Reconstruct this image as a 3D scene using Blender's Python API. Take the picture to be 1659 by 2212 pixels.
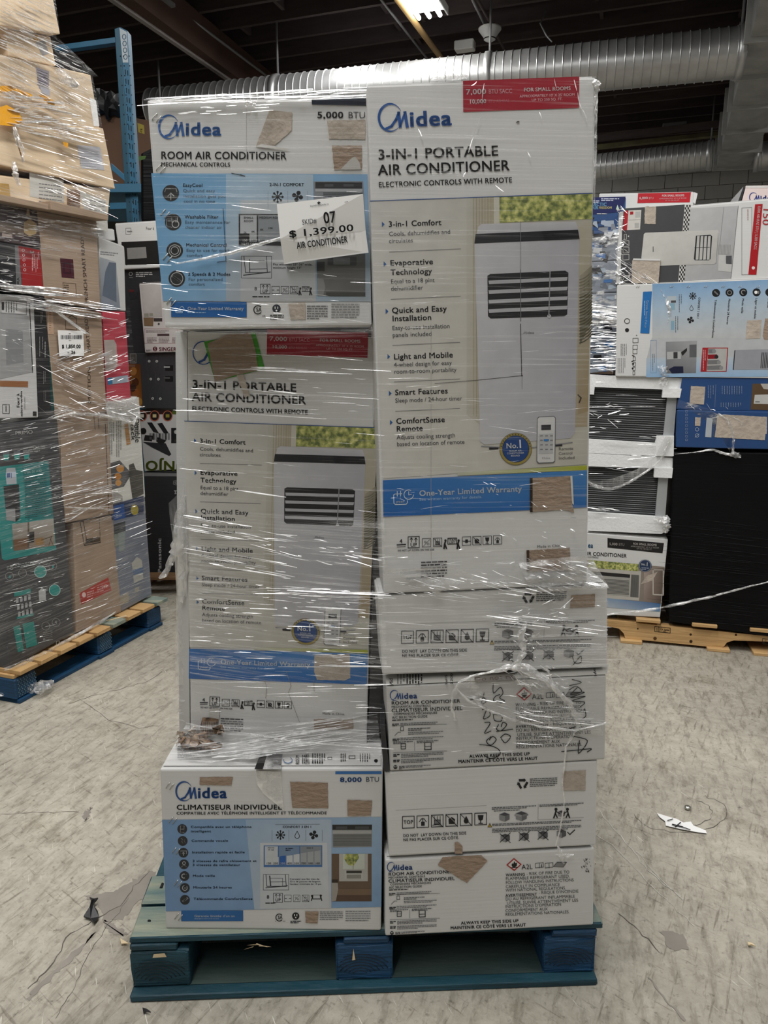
import bpy, bmesh, math, random
from mathutils import Vector, Matrix
for _o in list(bpy.data.objects): bpy.data.objects.remove(_o)
SC = bpy.context.scene
COL = SC.collection
R = math.radians
rnd = random.Random(7); LK = .62

# ------------------------------------------------------------------ camera
CAM_H, PITCH, FPX, IW, IH = 1.35, R(11.7), 1600.0, 1659, 2212
cam_d = bpy.data.cameras.new('camera')
cam_d.sensor_fit = 'VERTICAL'; cam_d.sensor_height = 36.0
cam_d.lens = FPX * 36.0 / IH
cam_d.clip_start = 0.02; cam_d.clip_end = 60
cam = bpy.data.objects.new('camera', cam_d); COL.objects.link(cam)
cam.location = (0, 0, CAM_H); cam.rotation_euler = (R(90) - PITCH, 0, 0)
SC.camera = cam

# ------------------------------------------------------------------ world, exposure
SC.view_settings.view_transform = 'Standard'; SC.view_settings.look = 'None'
SC.view_settings.gamma = 1; SC.view_settings.use_curve_mapping = False
SC.view_settings.exposure = -0.15
W = bpy.data.worlds.new('world'); SC.world = W; W.use_nodes = True
W.node_tree.nodes['Background'].inputs[0].default_value = (0.72, 0.80, 0.95, 1)
W.node_tree.nodes['Background'].inputs[1].default_value = 0.05

# ------------------------------------------------------------------ building axes (the hall is turned 19 degrees from the lens)
YAW = R(19)
E1 = Vector((math.cos(YAW), -math.sin(YAW), 0)); E2 = Vector((math.sin(YAW), math.cos(YAW), 0))
def hall(a, b, z=0.0): return E1 * a + E2 * b + Vector((0, 0, z))
CEIL = 4.6

# ------------------------------------------------------------------ lamps of the hall: rows of fluorescent fixtures and some unseen fill lamps added (the visible fixture is built further down)
def tube_or_fill_lamp(a, b, z, power, length=2.4, width=0.3):
    L = bpy.data.lights.new('fluorescent_or_fill_lamp', 'AREA'); L.shape = 'RECTANGLE'; L.size = width; L.size_y = length
    L.energy = power * LK; L.color = (1.0, 0.985, 0.955)
    o = bpy.data.objects.new('fluorescent_or_fill_lamp', L); COL.objects.link(o)
    o.location = hall(a, b, z); o.rotation_euler = (0, 0, -YAW)
    return o
LAMPS = [(-0.3, -1.7, 125), (2.6, 1.6, 130), (-0.8, 0.55, 105), (-3.0, 1.2, 110), (2.9, -2.0, 22), (-2.9, -1.8, 25), (-0.7, 1.9, 140),  # last entry here is a fill lamp added to brighten the left pile
         (-2.0, 11.0, 110), (3.2, 5.2, 70), (-2.9, 6.6, 40), (3.4, 9.0, 60), (6.6, 4.5, 50), (6.6, -0.5, 50)]  # first entry here is a fill lamp added to brighten the block wall
for a, b, pw in LAMPS: tube_or_fill_lamp(a, b, 4.42, pw)

# ------------------------------------------------------------------ helpers
def lin(c):
    if isinstance(c, str):
        if len(c) == 4: c = '#' + ''.join(q*2 for q in c[1:])
        c = [int(c[i:i+2], 16) / 255 for i in (1, 3, 5)]
        return tuple((x / 12.92 if x <= .04045 else ((x + .055) / 1.055) ** 2.4) for x in c)
    return tuple(c[:3])
def ray(x, y):
    a = (x - IW / 2) / FPX; t = (y - IH / 2) / FPX
    return Vector((a, math.cos(PITCH) - t * math.sin(PITCH), -t * math.cos(PITCH) - math.sin(PITCH)))
CP = Vector((0, 0, CAM_H))
def on_z(x, y, z=0.0):
    r = ray(x, y); return CP + r * ((z - CAM_H) / r.z)
class Plane:
    """a real plane in the room; at(x, y) surveys a point of it from the photograph's pixel"""
    def __init__(s, p, n):
        s.p = Vector(p); s.n = Vector(n).normalized()
        if s.n.dot(CP - s.p) < 0: s.n = -s.n
    def at(s, x, y, off=0.0):
        r = ray(x, y); k = (s.p + s.n * off - CP).dot(s.n) / r.dot(s.n); return CP + r * k
def vplane(d, sl=0.0): return Plane((0, d, 0), (sl, -1, 0))            # y = d + sl * x
def plane3(a, b, c): return Plane(a, (b - a).cross(c - a))
def shifted(pl, off): return Plane(pl.p + pl.n * off, pl.n)

def tagged(o, label=None, cat=None, group=None, kind=None):
    if label: o['label'] = label
    if cat: o['category'] = cat
    if group: o['group'] = group
    if kind: o['kind'] = kind
    return o
def mesh(name, verts, faces, mat, parent=None, smooth=False, cols=None, origin=None):
    o0 = Vector(parent['_o']) if parent is not None else (Vector(origin) if origin is not None else Vector((0, 0, 0)))
    me = bpy.data.meshes.new(name)
    me.from_pydata([tuple(Vector(v) - o0) for v in verts], [], faces)
    if cols is not None:
        at = me.color_attributes.new('ink', 'FLOAT_COLOR', 'CORNER')
        buf = []
        for p, cc in zip(me.polygons, cols):
            for k in range(p.loop_total):
                c = cc[k % len(cc)] if isinstance(cc, list) else cc
                buf += [c[0], c[1], c[2], 1.0]
        at.data.foreach_set('color', buf)
    for m in (mat if isinstance(mat, list) else [mat]): me.materials.append(m)
    if smooth: me.polygons.foreach_set('use_smooth', [True] * len(me.polygons))
    me.update()
    o = bpy.data.objects.new(name, me); COL.objects.link(o)
    if parent is not None: o.parent = parent; o['_o'] = tuple(o0)
    else: o.location = o0; o['_o'] = tuple(o0)
    return o
def empty(name, loc, label, cat, group=None):
    o = bpy.data.objects.new(name, None); COL.objects.link(o); o.location = loc; o['_o'] = tuple(loc); o.empty_display_size = .05
    return tagged(o, label, cat, group)
def bm_mesh(name, bm, mat, parent=None, smooth=False, origin=None):
    bm.normal_update()
    vs = [v.co.copy() for v in bm.verts]; bm.verts.index_update()
    fs = [[v.index for v in f.verts] for f in bm.faces]; bm.free()
    return mesh(name, vs, fs, mat, parent, smooth, origin=origin)
HEXF = [(0, 1, 2, 3), (7, 6, 5, 4), (0, 4, 5, 1), (1, 5, 6, 2), (2, 6, 7, 3), (3, 7, 4, 0)]
def hexa_bm(front, back, bevel=0.004, seg=2, jit=0.0, sub=0):
    bm = bmesh.new(); vs = [bm.verts.new(v) for v in list(front) + list(back)]
    for f in HEXF: bm.faces.new([vs[i] for i in f])
    bmesh.ops.recalc_face_normals(bm, faces=bm.faces)
    if sub: bmesh.ops.subdivide_edges(bm, edges=bm.edges[:], cuts=sub, use_grid_fill=True)
    if jit:
        for v in bm.verts: v.co += Vector((rnd.uniform(-jit, jit), rnd.uniform(-jit, jit), rnd.uniform(-jit, jit)))
    if bevel and not sub: bmesh.ops.bevel(bm, geom=bm.edges[:], offset=bevel, segments=seg, affect='EDGES', profile=.6)
    return bm
def box_bm(c, sx, sy, sz, ax=Vector((1, 0, 0)), ay=Vector((0, 1, 0)), az=Vector((0, 0, 1)), bevel=.003, seg=1):
    """box with base centre c"""
    P = lambda i, j, k: Vector(c) + ax * sx * i / 2 + ay * sy * j / 2 + az * sz * k
    fr = [P(-1, -1, 1), P(1, -1, 1), P(1, -1, 0), P(-1, -1, 0)]; bk = [P(-1, 1, 1), P(1, 1, 1), P(1, 1, 0), P(-1, 1, 0)]
    return hexa_bm(fr, bk, bevel, seg)
def tube(name, pts, r, mat, parent=None, n=8, origin=None, rr=None, smooth=True, wob=0.0):
    vs = []; fs = []; m = len(pts); pts = [Vector(p) for p in pts]
    for i, p in enumerate(pts):
        d = (pts[min(i + 1, m - 1)] - pts[max(i - 1, 0)]).normalized()
        u = d.cross(Vector((0.02, 0.1, 1)));
        if u.length < .01: u = d.cross(Vector((1, 0, 0)))
        u.normalize(); w = d.cross(u); ri = rr[i] if rr else r
        for k in range(n):
            a = 2 * math.pi * k / n; q = ri * (1 + (rnd.uniform(-wob, wob) if wob else 0))
            vs.append(p + u * math.cos(a) * q + w * math.sin(a) * q)
    for i in range(m - 1):
        for k in range(n): fs.append((i*n + k, i*n + (k+1) % n, (i+1)*n + (k+1) % n, (i+1)*n + k))
    fs.append(tuple(range(n))[::-1]); fs.append(tuple((m-1)*n + k for k in range(n)))
    return mesh(name, vs, fs, mat, parent, smooth, origin=origin)

# ------------------------------------------------------------------ materials
def mat(name, col=(.8, .8, .8), rough=.6, metal=0.0, noise=0.0, nscale=6.0, col2=None, stretch=(1, 1, 1), bump=0.0, bscale=None, bstretch=None, emit=0.0, spec=.5, n2=None):
    m = bpy.data.materials.new(name); m.use_nodes = True; nt = m.node_tree; N = nt.nodes; Lk = nt.links
    b = N['Principled BSDF']; c = lin(col)
    b.inputs['Base Color'].default_value = (*c, 1); b.inputs['Roughness'].default_value = rough; b.inputs['Metallic'].default_value = metal
    b.inputs['Specular IOR Level'].default_value = spec
    tc = N.new('ShaderNodeTexCoord')
    def noise_n(sc, st, det=5):
        mp = N.new('ShaderNodeMapping'); mp.inputs['Scale'].default_value = st; Lk.new(tc.outputs['Object'], mp.inputs[0])
        n = N.new('ShaderNodeTexNoise'); n.inputs['Scale'].default_value = sc; n.inputs['Detail'].default_value = det; Lk.new(mp.outputs[0], n.inputs['Vector']); return n
    n = noise_n(nscale, stretch)
    rp = N.new('ShaderNodeValToRGB'); rp.color_ramp.elements[0].position = .5 - .25; rp.color_ramp.elements[1].position = .5 + .25
    c2 = lin(col2) if col2 else tuple(x * (1 - noise) for x in c)
    rp.color_ramp.elements[0].color = (*c2, 1); rp.color_ramp.elements[1].color = (*c, 1)
    Lk.new(n.outputs['Fac'], rp.inputs[0]); Lk.new(rp.outputs[0], b.inputs['Base Color'])
    if bump:
        n3 = noise_n(bscale or nscale, bstretch or stretch)
        bp = N.new('ShaderNodeBump'); bp.inputs['Strength'].default_value = bump; bp.inputs['Distance'].default_value = .01
        Lk.new(n3.outputs['Fac'], bp.inputs['Height']); Lk.new(bp.outputs[0], b.inputs['Normal'])
    if emit: b.inputs['Emission Color'].default_value = (*c, 1); b.inputs['Emission Strength'].default_value = emit
    return m
def ink_mat():
    m = bpy.data.materials.new('printed_ink'); m.use_nodes = True; nt = m.node_tree; N = nt.nodes; Lk = nt.links
    b = N['Principled BSDF']; b.inputs['Roughness'].default_value = .5; b.inputs['Specular IOR Level'].default_value = .35
    a = N.new('ShaderNodeAttribute'); a.attribute_name = 'ink'
    tc = N.new('ShaderNodeTexCoord'); n = N.new('ShaderNodeTexNoise'); n.inputs['Scale'].default_value = 30; n.inputs['Detail'].default_value = 4
    Lk.new(tc.outputs['Object'], n.inputs['Vector'])
    mr = N.new('ShaderNodeMapRange'); mr.inputs['To Min'].default_value = .72; mr.inputs['To Max'].default_value = .92; Lk.new(n.outputs['Fac'], mr.inputs['Value'])
    mx = N.new('ShaderNodeVectorMath'); mx.operation = 'SCALE'; Lk.new(a.outputs['Color'], mx.inputs[0]); Lk.new(mr.outputs[0], mx.inputs['Scale'])
    Lk.new(mx.outputs[0], b.inputs['Base Color'])
    return m
def film_mat(name, base, peak, lo, hi, scale, stretch, rough=.3, milk=.85, bump=.6):
    """clear stretch film: mostly see-through, with whitish glossy creases along the pull of the film"""
    m = bpy.data.materials.new(name); m.use_nodes = True; nt = m.node_tree; N = nt.nodes; Lk = nt.links
    N.remove(N['Principled BSDF']); out = N['Material Output']
    tc = N.new('ShaderNodeTexCoord'); mp = N.new('ShaderNodeMapping'); mp.inputs['Scale'].default_value = stretch; Lk.new(tc.outputs['Object'], mp.inputs[0])
    n = N.new('ShaderNodeTexNoise'); n.inputs['Scale'].default_value = scale; n.inputs['Detail'].default_value = 6; n.inputs['Roughness'].default_value = .62; Lk.new(mp.outputs[0], n.inputs['Vector'])
    n2 = N.new('ShaderNodeTexNoise'); n2.inputs['Scale'].default_value = 5; n2.inputs['Detail'].default_value = 2; Lk.new(tc.outputs['Object'], n2.inputs['Vector'])
    mr = N.new('ShaderNodeMapRange'); mr.inputs['From Min'].default_value = lo; mr.inputs['From Max'].default_value = hi
    mr.inputs['To Min'].default_value = base; mr.inputs['To Max'].default_value = peak; Lk.new(n.outputs['Fac'], mr.inputs['Value'])
    mm = N.new('ShaderNodeMapRange'); mm.inputs['From Min'].default_value = .35; mm.inputs['From Max'].default_value = .65; mm.inputs['To Min'].default_value = .35; mm.inputs['To Max'].default_value = 1.25; Lk.new(n2.outputs['Fac'], mm.inputs['Value'])
    mu = N.new('ShaderNodeMath'); mu.operation = 'MULTIPLY'; mu.use_clamp = True; Lk.new(mr.outputs[0], mu.inputs[0]); Lk.new(mm.outputs[0], mu.inputs[1])
    bp = N.new('ShaderNodeBump'); bp.inputs['Strength'].default_value = bump; bp.inputs['Distance'].default_value = .006; Lk.new(n.outputs['Fac'], bp.inputs['Height'])
    g = N.new('ShaderNodeBsdfGlossy'); g.inputs['Roughness'].default_value = rough; g.inputs['Color'].default_value = (.95, .95, .95, 1); Lk.new(bp.outputs[0], g.inputs['Normal'])
    d = N.new('ShaderNodeBsdfDiffuse'); d.inputs['Color'].default_value = (milk, milk, milk, 1)
    gd = N.new('ShaderNodeMixShader'); gd.inputs[0].default_value = .42; Lk.new(g.outputs[0], gd.inputs[1]); Lk.new(d.outputs[0], gd.inputs[2])
    t = N.new('ShaderNodeBsdfTransparent'); mx = N.new('ShaderNodeMixShader')
    Lk.new(mu.outputs[0], mx.inputs[0]); Lk.new(t.outputs[0], mx.inputs[1]); Lk.new(gd.outputs[0], mx.inputs[2]); Lk.new(mx.outputs[0], out.inputs[0])
    return m
def leaf_mat(name, cols, scale=60):
    m = mat(name, cols[0], .7); nt = m.node_tree; N = nt.nodes
    rp = [x for x in N if x.type == 'VALTORGB'][0]; ns = [x for x in N if x.type == 'TEX_NOISE'][0]; ns.inputs['Scale'].default_value = scale; ns.inputs['Detail'].default_value = 6
    rp.color_ramp.elements[0].position = .36; rp.color_ramp.elements[0].color = (*lin(cols[1]), 1)
    rp.color_ramp.elements[1].position = .68; rp.color_ramp.elements[1].color = (*lin(cols[0]), 1)
    e = rp.color_ramp.elements.new(.5); e.color = (*lin(cols[2]), 1)
    return m
INK = ink_mat()
M = {}
M['card'] = mat('white_card', (.62, .62, .612), .55, noise=.07, nscale=4, bump=.045, bscale=3, bstretch=(1, 1, 60))
M['card_dull'] = mat('greyish_card', (.54, .54, .53), .6, noise=.08, nscale=4, bump=.05, bscale=3, bstretch=(1, 1, 60))
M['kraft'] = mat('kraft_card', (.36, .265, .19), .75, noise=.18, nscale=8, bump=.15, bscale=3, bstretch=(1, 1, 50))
M['kraft_lit'] = mat('lit_kraft_card', (.74, .58, .40), .7, noise=.15, nscale=6, bump=.12, bscale=3, bstretch=(1, 1, 50))  # kraft made paler to put the pile's bright lighting into the colour
M['torn'] = mat('torn_kraft', (.33, .245, .18), .85, noise=.18, nscale=70, stretch=(1, 1, 2), bump=.4, bscale=60)
M['torn_pale'] = mat('torn_pale_kraft', (.50, .43, .36), .85, noise=.3, nscale=30, bump=.4, bscale=60)
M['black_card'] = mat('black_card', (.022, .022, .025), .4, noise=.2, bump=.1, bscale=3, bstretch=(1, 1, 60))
M['dark_card'] = mat('charcoal_card', (.05, .052, .058), .45, noise=.2)
M['navy'] = mat('navy_card', (.018, .065, .2), .4, noise=.2)
M['bluewood'] = mat('blue_painted_wood', (.004, .062, .16), .6, col2=(.003, .028, .065), nscale=5, stretch=(1, 1, 6), bump=.5, bscale=22, bstretch=(1, 2, 8))
M['bluewood_worn'] = mat('worn_blue_painted_wood', (.36, .36, .26), .75, col2=(.05, .13, .15), nscale=7, stretch=(.6, 3, 1), bump=.5, bscale=22, bstretch=(1, 6, 1))
M['bluewood_edge'] = mat('teal_blue_painted_wood', (.010, .065, .095), .6, col2=(.004, .028, .042), nscale=6, stretch=(.5, 1, 6), bump=.4, bscale=22, bstretch=(1, 2, 8))
M['tealboard'] = mat('dusty_teal_board', (.055, .08, .07), .8, col2=(.012, .035, .036), nscale=7, stretch=(.6, 2, 1), bump=.3, bscale=30)
M['pine'] = mat('pine_wood', (.62, .40, .18), .65, col2=(.42, .25, .10), nscale=4, stretch=(1, 1, 14), bump=.3, bscale=12, bstretch=(1, 1, 10))
M['splinter'] = mat('splintered_wood', (.75, .60, .38), .8, noise=.3, nscale=40)
M['concrete'] = None
M['black_wrap'] = mat('black_stretch_wrap', (.004, .004, .005), .4, noise=.3, nscale=4, bump=.3, spec=.15, bscale=2, bstretch=(1, 1, 60))
M['foam'] = mat('white_foam', (.78, .79, .79), .7, noise=.05, bump=.2, bscale=90)
M['fin'] = mat('dark_condenser_fins', (.05, .052, .054), .5, noise=.35, nscale=14, stretch=(1, 1, 6), bump=.3, bscale=200)
M['greymetal'] = mat('grey_sheet_metal', (.42, .44, .45), .45, metal=.3, noise=.1)
M['galv'] = mat('galvanised_steel', (.66, .67, .68), .36, metal=.7, noise=.25, nscale=7, bump=.12, bscale=4)
M['galv_flat'] = mat('galvanised_duct_sheet', (.52, .53, .53), .5, metal=.25, noise=.3, nscale=5, bump=.15, bscale=3)
M['joist'] = mat('dark_roof_timber', (.075, .055, .055), .85, noise=.4, nscale=3, stretch=(1, 1, 5))
M['deck'] = mat('dark_roof_deck', (.03, .026, .03), .9, noise=.4, nscale=3)
M['beamwood'] = mat('brown_roof_beam', (.085, .042, .028), .8, noise=.3, nscale=4)
M['beamlight'] = mat('pale_beam_edge', (.34, .31, .30), .8, noise=.2)
M['conduit'] = mat('steel_conduit', (.30, .30, .31), .5, metal=.4)
M['yellowpipe'] = mat('yellow_pipe', (.55, .36, .15), .6)
M['rackblue'] = mat('blue_rack_paint', (.035, .15, .26), .4, noise=.2, nscale=8)
M['slot'] = mat('dark_hole', (.006, .008, .012), .8)
M['block'] = mat('painted_block', (.40, .395, .38), .85, noise=.12, nscale=5, bump=.2, bscale=40)
M['mortar'] = mat('block_mortar', (.22, .215, .21), .9, noise=.1)
M['steel'] = mat('staple_wire', (.55, .55, .52), .35, metal=.9)
M['paper'] = mat('white_paper', (.86, .86, .85), .6, noise=.03)
M['yellowlabel'] = mat('yellow_label', (.75, .62, .18), .6)
M['tape'] = mat('orange_tape', (.90, .42, .02), .25, noise=.3, nscale=10, bump=.8, bscale=14)
M['blackplastic'] = mat('black_plastic', (.012, .012, .014), .45, noise=.2, bump=.6, bscale=12)
M['cream'] = mat('cream_wall', (.55, .54, .5), .8, noise=.1)
M['leaves'] = leaf_mat('printed_hedge', [(.62, .60, .22), (.10, .13, .04), (.30, .33, .09)], 95)
M['brush'] = leaf_mat('crushed_card', [(.50, .36, .24), (.04, .025, .015), (.24, .15, .09)], 60)
M['film'] = film_mat('clear_stretch_film', .012, .30, .54, .76, 2.4, (1.2, 1.2, 85))
M['film_heavy'] = film_mat('layered_stretch_film', .05, .55, .48, .74, 2.4, (1.6, 1.6, 95), milk=.8, bump=.9)
M['film_clump'] = film_mat('bunched_stretch_film', .22, .95, .40, .66, 9, (3, 3, 3), rough=.32, bump=1.0, milk=.9)
M['film_veil'] = film_mat('loose_stretch_film', .28, .75, .42, .70, 5, (14, 14, 2), rough=.32, bump=.9, milk=.9)
M['film_wave'] = film_mat('crumpled_clear_film', .05, .85, .52, .66, 14, (1, 1, 2.2), rough=.3, bump=1.0, milk=.9)
def ridge_mat(name, tr, gl, rough):
    m = bpy.data.materials.new(name); m.use_nodes = True; nt = m.node_tree; N = nt.nodes; Lk = nt.links
    N.remove(N['Principled BSDF']); out = N['Material Output']
    g = N.new('ShaderNodeBsdfGlossy'); g.inputs['Roughness'].default_value = rough; g.inputs['Color'].default_value = (1, 1, 1, 1)
    d = N.new('ShaderNodeBsdfDiffuse'); d.inputs['Color'].default_value = (.92, .92, .92, 1)
    gd = N.new('ShaderNodeMixShader'); gd.inputs[0].default_value = gl; Lk.new(d.outputs[0], gd.inputs[1]); Lk.new(g.outputs[0], gd.inputs[2])
    t = N.new('ShaderNodeBsdfTransparent'); tc = N.new('ShaderNodeTexCoord'); n = N.new('ShaderNodeTexNoise'); n.inputs['Scale'].default_value = 60; Lk.new(tc.outputs['Object'], n.inputs['Vector'])
    mr = N.new('ShaderNodeMapRange'); mr.inputs['From Min'].default_value = .35; mr.inputs['From Max'].default_value = .6; mr.inputs['To Min'].default_value = tr; mr.inputs['To Max'].default_value = 1; Lk.new(n.outputs['Fac'], mr.inputs['Value'])
    mx = N.new('ShaderNodeMixShader'); Lk.new(mr.outputs[0], mx.inputs[0]); Lk.new(t.outputs[0], mx.inputs[1]); Lk.new(gd.outputs[0], mx.inputs[2]); Lk.new(mx.outputs[0], out.inputs[0])
    return m
M['ridge'] = ridge_mat('film_crease', .6, .8, .33)

# concrete floor
def floor_mat():
    m = bpy.data.materials.new('worn_concrete'); m.use_nodes = True; nt = m.node_tree; N = nt.nodes; Lk = nt.links; b = N['Principled BSDF']
    tc = N.new('ShaderNodeTexCoord')
    def nz(sc, st=(1, 1, 1), rot=0, det=8, rg=.6):
        m0 = N.new('ShaderNodeMapping'); m0.inputs['Rotation'].default_value = (0, 0, rot); Lk.new(tc.outputs['Object'], m0.inputs[0])
        mp = N.new('ShaderNodeMapping'); mp.inputs['Scale'].default_value = st; Lk.new(m0.outputs[0], mp.inputs[0])
        n = N.new('ShaderNodeTexNoise'); n.inputs['Scale'].default_value = sc; n.inputs['Detail'].default_value = det; n.inputs['Roughness'].default_value = rg; Lk.new(mp.outputs[0], n.inputs['Vector']); return n.outputs['Fac']
    def ramp(f, a, b_, ca, cb):
        r = N.new('ShaderNodeValToRGB'); r.color_ramp.elements[0].position = a; r.color_ramp.elements[1].position = b_
        r.color_ramp.elements[0].color = (*ca, 1); r.color_ramp.elements[1].color = (*cb, 1); Lk.new(f, r.inputs[0]); return r.outputs[0]
    def mul(a, b_, f=1.0):
        x = N.new('ShaderNodeMix'); x.data_type = 'RGBA'; x.blend_type = 'MULTIPLY'; x.inputs[0].default_value = f; Lk.new(a, x.inputs[6]); Lk.new(b_, x.inputs[7]); return x.outputs[2]
    w = (1, 1, 1)
    c = ramp(nz(1.3), .3, .7, (.30, .28, .235), (.52, .485, .41))
    c = mul(c, ramp(nz(22, det=12, rg=.75), .36, .60, (.74, .73, .71), w))
    c = mul(c, ramp(nz(9, (1, 4, 1), R(-75), 8, .7), .38, .50, (.70, .69, .67), w))
    c = mul(c, ramp(nz(7, (1, 10, 1), R(-60), 7, .65), .34, .42, (.58, .56, .53), w))
    c = mul(c, ramp(nz(8, (1, 12, 1), R(40), 7, .65), .33, .40, (.62, .60, .58), w))
    c = mul(c, ramp(nz(2.6, (1, 1, 1), R(50), 14, .74), .36, .44, (.66, .63, .58), w))
    c = mul(c, ramp(nz(60, det=6), .30, .42, (.55, .54, .52), w))
    s = ramp(nz(9, (1, 22, 1), R(65), 6), .66, .70, (0, 0, 0), w)
    x = N.new('ShaderNodeMix'); x.data_type = 'RGBA'; Lk.new(s, x.inputs[0]); Lk.new(c, x.inputs[6]); x.inputs[7].default_value = (.66, .64, .57, 1)
    # fine hairline cracks
    v = N.new('ShaderNodeTexVoronoi'); v.feature = 'DISTANCE_TO_EDGE'; v.inputs['Scale'].default_value = .9
    nn = N.new('ShaderNodeTexNoise'); nn.inputs['Scale'].default_value = 3; nn.inputs['Detail'].default_value = 6; Lk.new(tc.outputs['Object'], nn.inputs['Vector'])
    ad = N.new('ShaderNodeVectorMath'); ad.operation = 'MULTIPLY_ADD'; ad.inputs[1].default_value = (.5, .5, 0); Lk.new(nn.outputs['Color'], ad.inputs[0]); Lk.new(tc.outputs['Object'], ad.inputs[2]); Lk.new(ad.outputs[0], v.inputs['Vector'])
    c = mul(x.outputs[2], ramp(v.outputs['Distance'], .001, .004, (.6, .57, .53), w), .35)
    Lk.new(c, b.inputs['Base Color']); b.inputs['Roughness'].default_value = .62
    bp = N.new('ShaderNodeBump'); bp.inputs['Strength'].default_value = .25; bp.inputs['Distance'].default_value = .01; Lk.new(nz(18), bp.inputs['Height']); Lk.new(bp.outputs[0], b.inputs['Normal'])
    return m
M['concrete'] = floor_mat()

# ------------------------------------------------------------------ letters (flat print made of real glyph outlines)
GL = {}
def load_glyphs():
    chars = "ABCDEFGHIJKLMNOPQRSTUVWXYZabcdefghijklmnopqrstuvwxyz0123456789.,-/&'$#!:()%+éèÉÛÔÎûùç|*\"à"
    cu = bpy.data.curves.new('t', 'FONT'); ob = bpy.data.objects.new('t', cu); COL.objects.link(ob)
    cu.resolution_u = 3
    def ev(s):
        cu.body = s; bpy.context.view_layer.update(); dg = bpy.context.evaluated_depsgraph_get()
        e = ob.evaluated_get(dg); me = e.to_mesh(); vs = [(v.co.x, v.co.y) for v in me.vertices]; ps = [tuple(p.vertices) for p in me.polygons]; e.to_mesh_clear(); return vs, ps
    for st, off in (('r', 0.0), ('b', .017), ('x', .030)):
        vs, _ = ev('H'); ch = max(v[1] for v in vs) ; GL[st + 'cap'] = ch
        w0 = max(v[0] for v in ev('HH')[0])
        for c in chars:
            vs, ps = ev(c); w = max(v[0] for v in ev('H' + c + 'H')[0]) - w0
            if off:   # heavier weights: the outline laid down four times, slightly shifted
                n = len(vs); vs = [(x + dx*off, y + dy*off*.6) for dx, dy in ((-1, -1), (1, -1), (1, 1), (-1, 1)) for x, y in vs]
                ps = [tuple(i + k*n for i in p) for k in range(4) for p in ps]
            GL[st + c] = (vs, ps, w + off * 1.6)
        GL[st + ' '] = ([], [], .30)
    bpy.data.objects.remove(ob)
load_glyphs()

def homog(src, dst):
    """projective map between two artwork quads (4 point pairs)"""
    A = []; B = []
    for (x, y), (u, v) in zip(src, dst):
        A.append([x, y, 1, 0, 0, 0, -u*x, -u*y]); B.append(u)
        A.append([0, 0, 0, x, y, 1, -v*x, -v*y]); B.append(v)
    n = 8
    for i in range(n):
        p = max(range(i, n), key=lambda k: abs(A[k][i])); A[i], A[p] = A[p], A[i]; B[i], B[p] = B[p], B[i]
        for k in range(i + 1, n):
            f = A[k][i] / A[i][i]
            for j in range(i, n): A[k][j] -= f * A[i][j]
            B[k] -= f * B[i]
    X = [0] * n
    for i in range(n - 1, -1, -1): X[i] = (B[i] - sum(A[i][j] * X[j] for j in range(i + 1, n))) / A[i][i]
    def f(x, y):
        w = X[6]*x + X[7]*y + 1; return ((X[0]*x + X[1]*y + X[2]) / w, (X[3]*x + X[4]*y + X[5]) / w)
    return f

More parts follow.
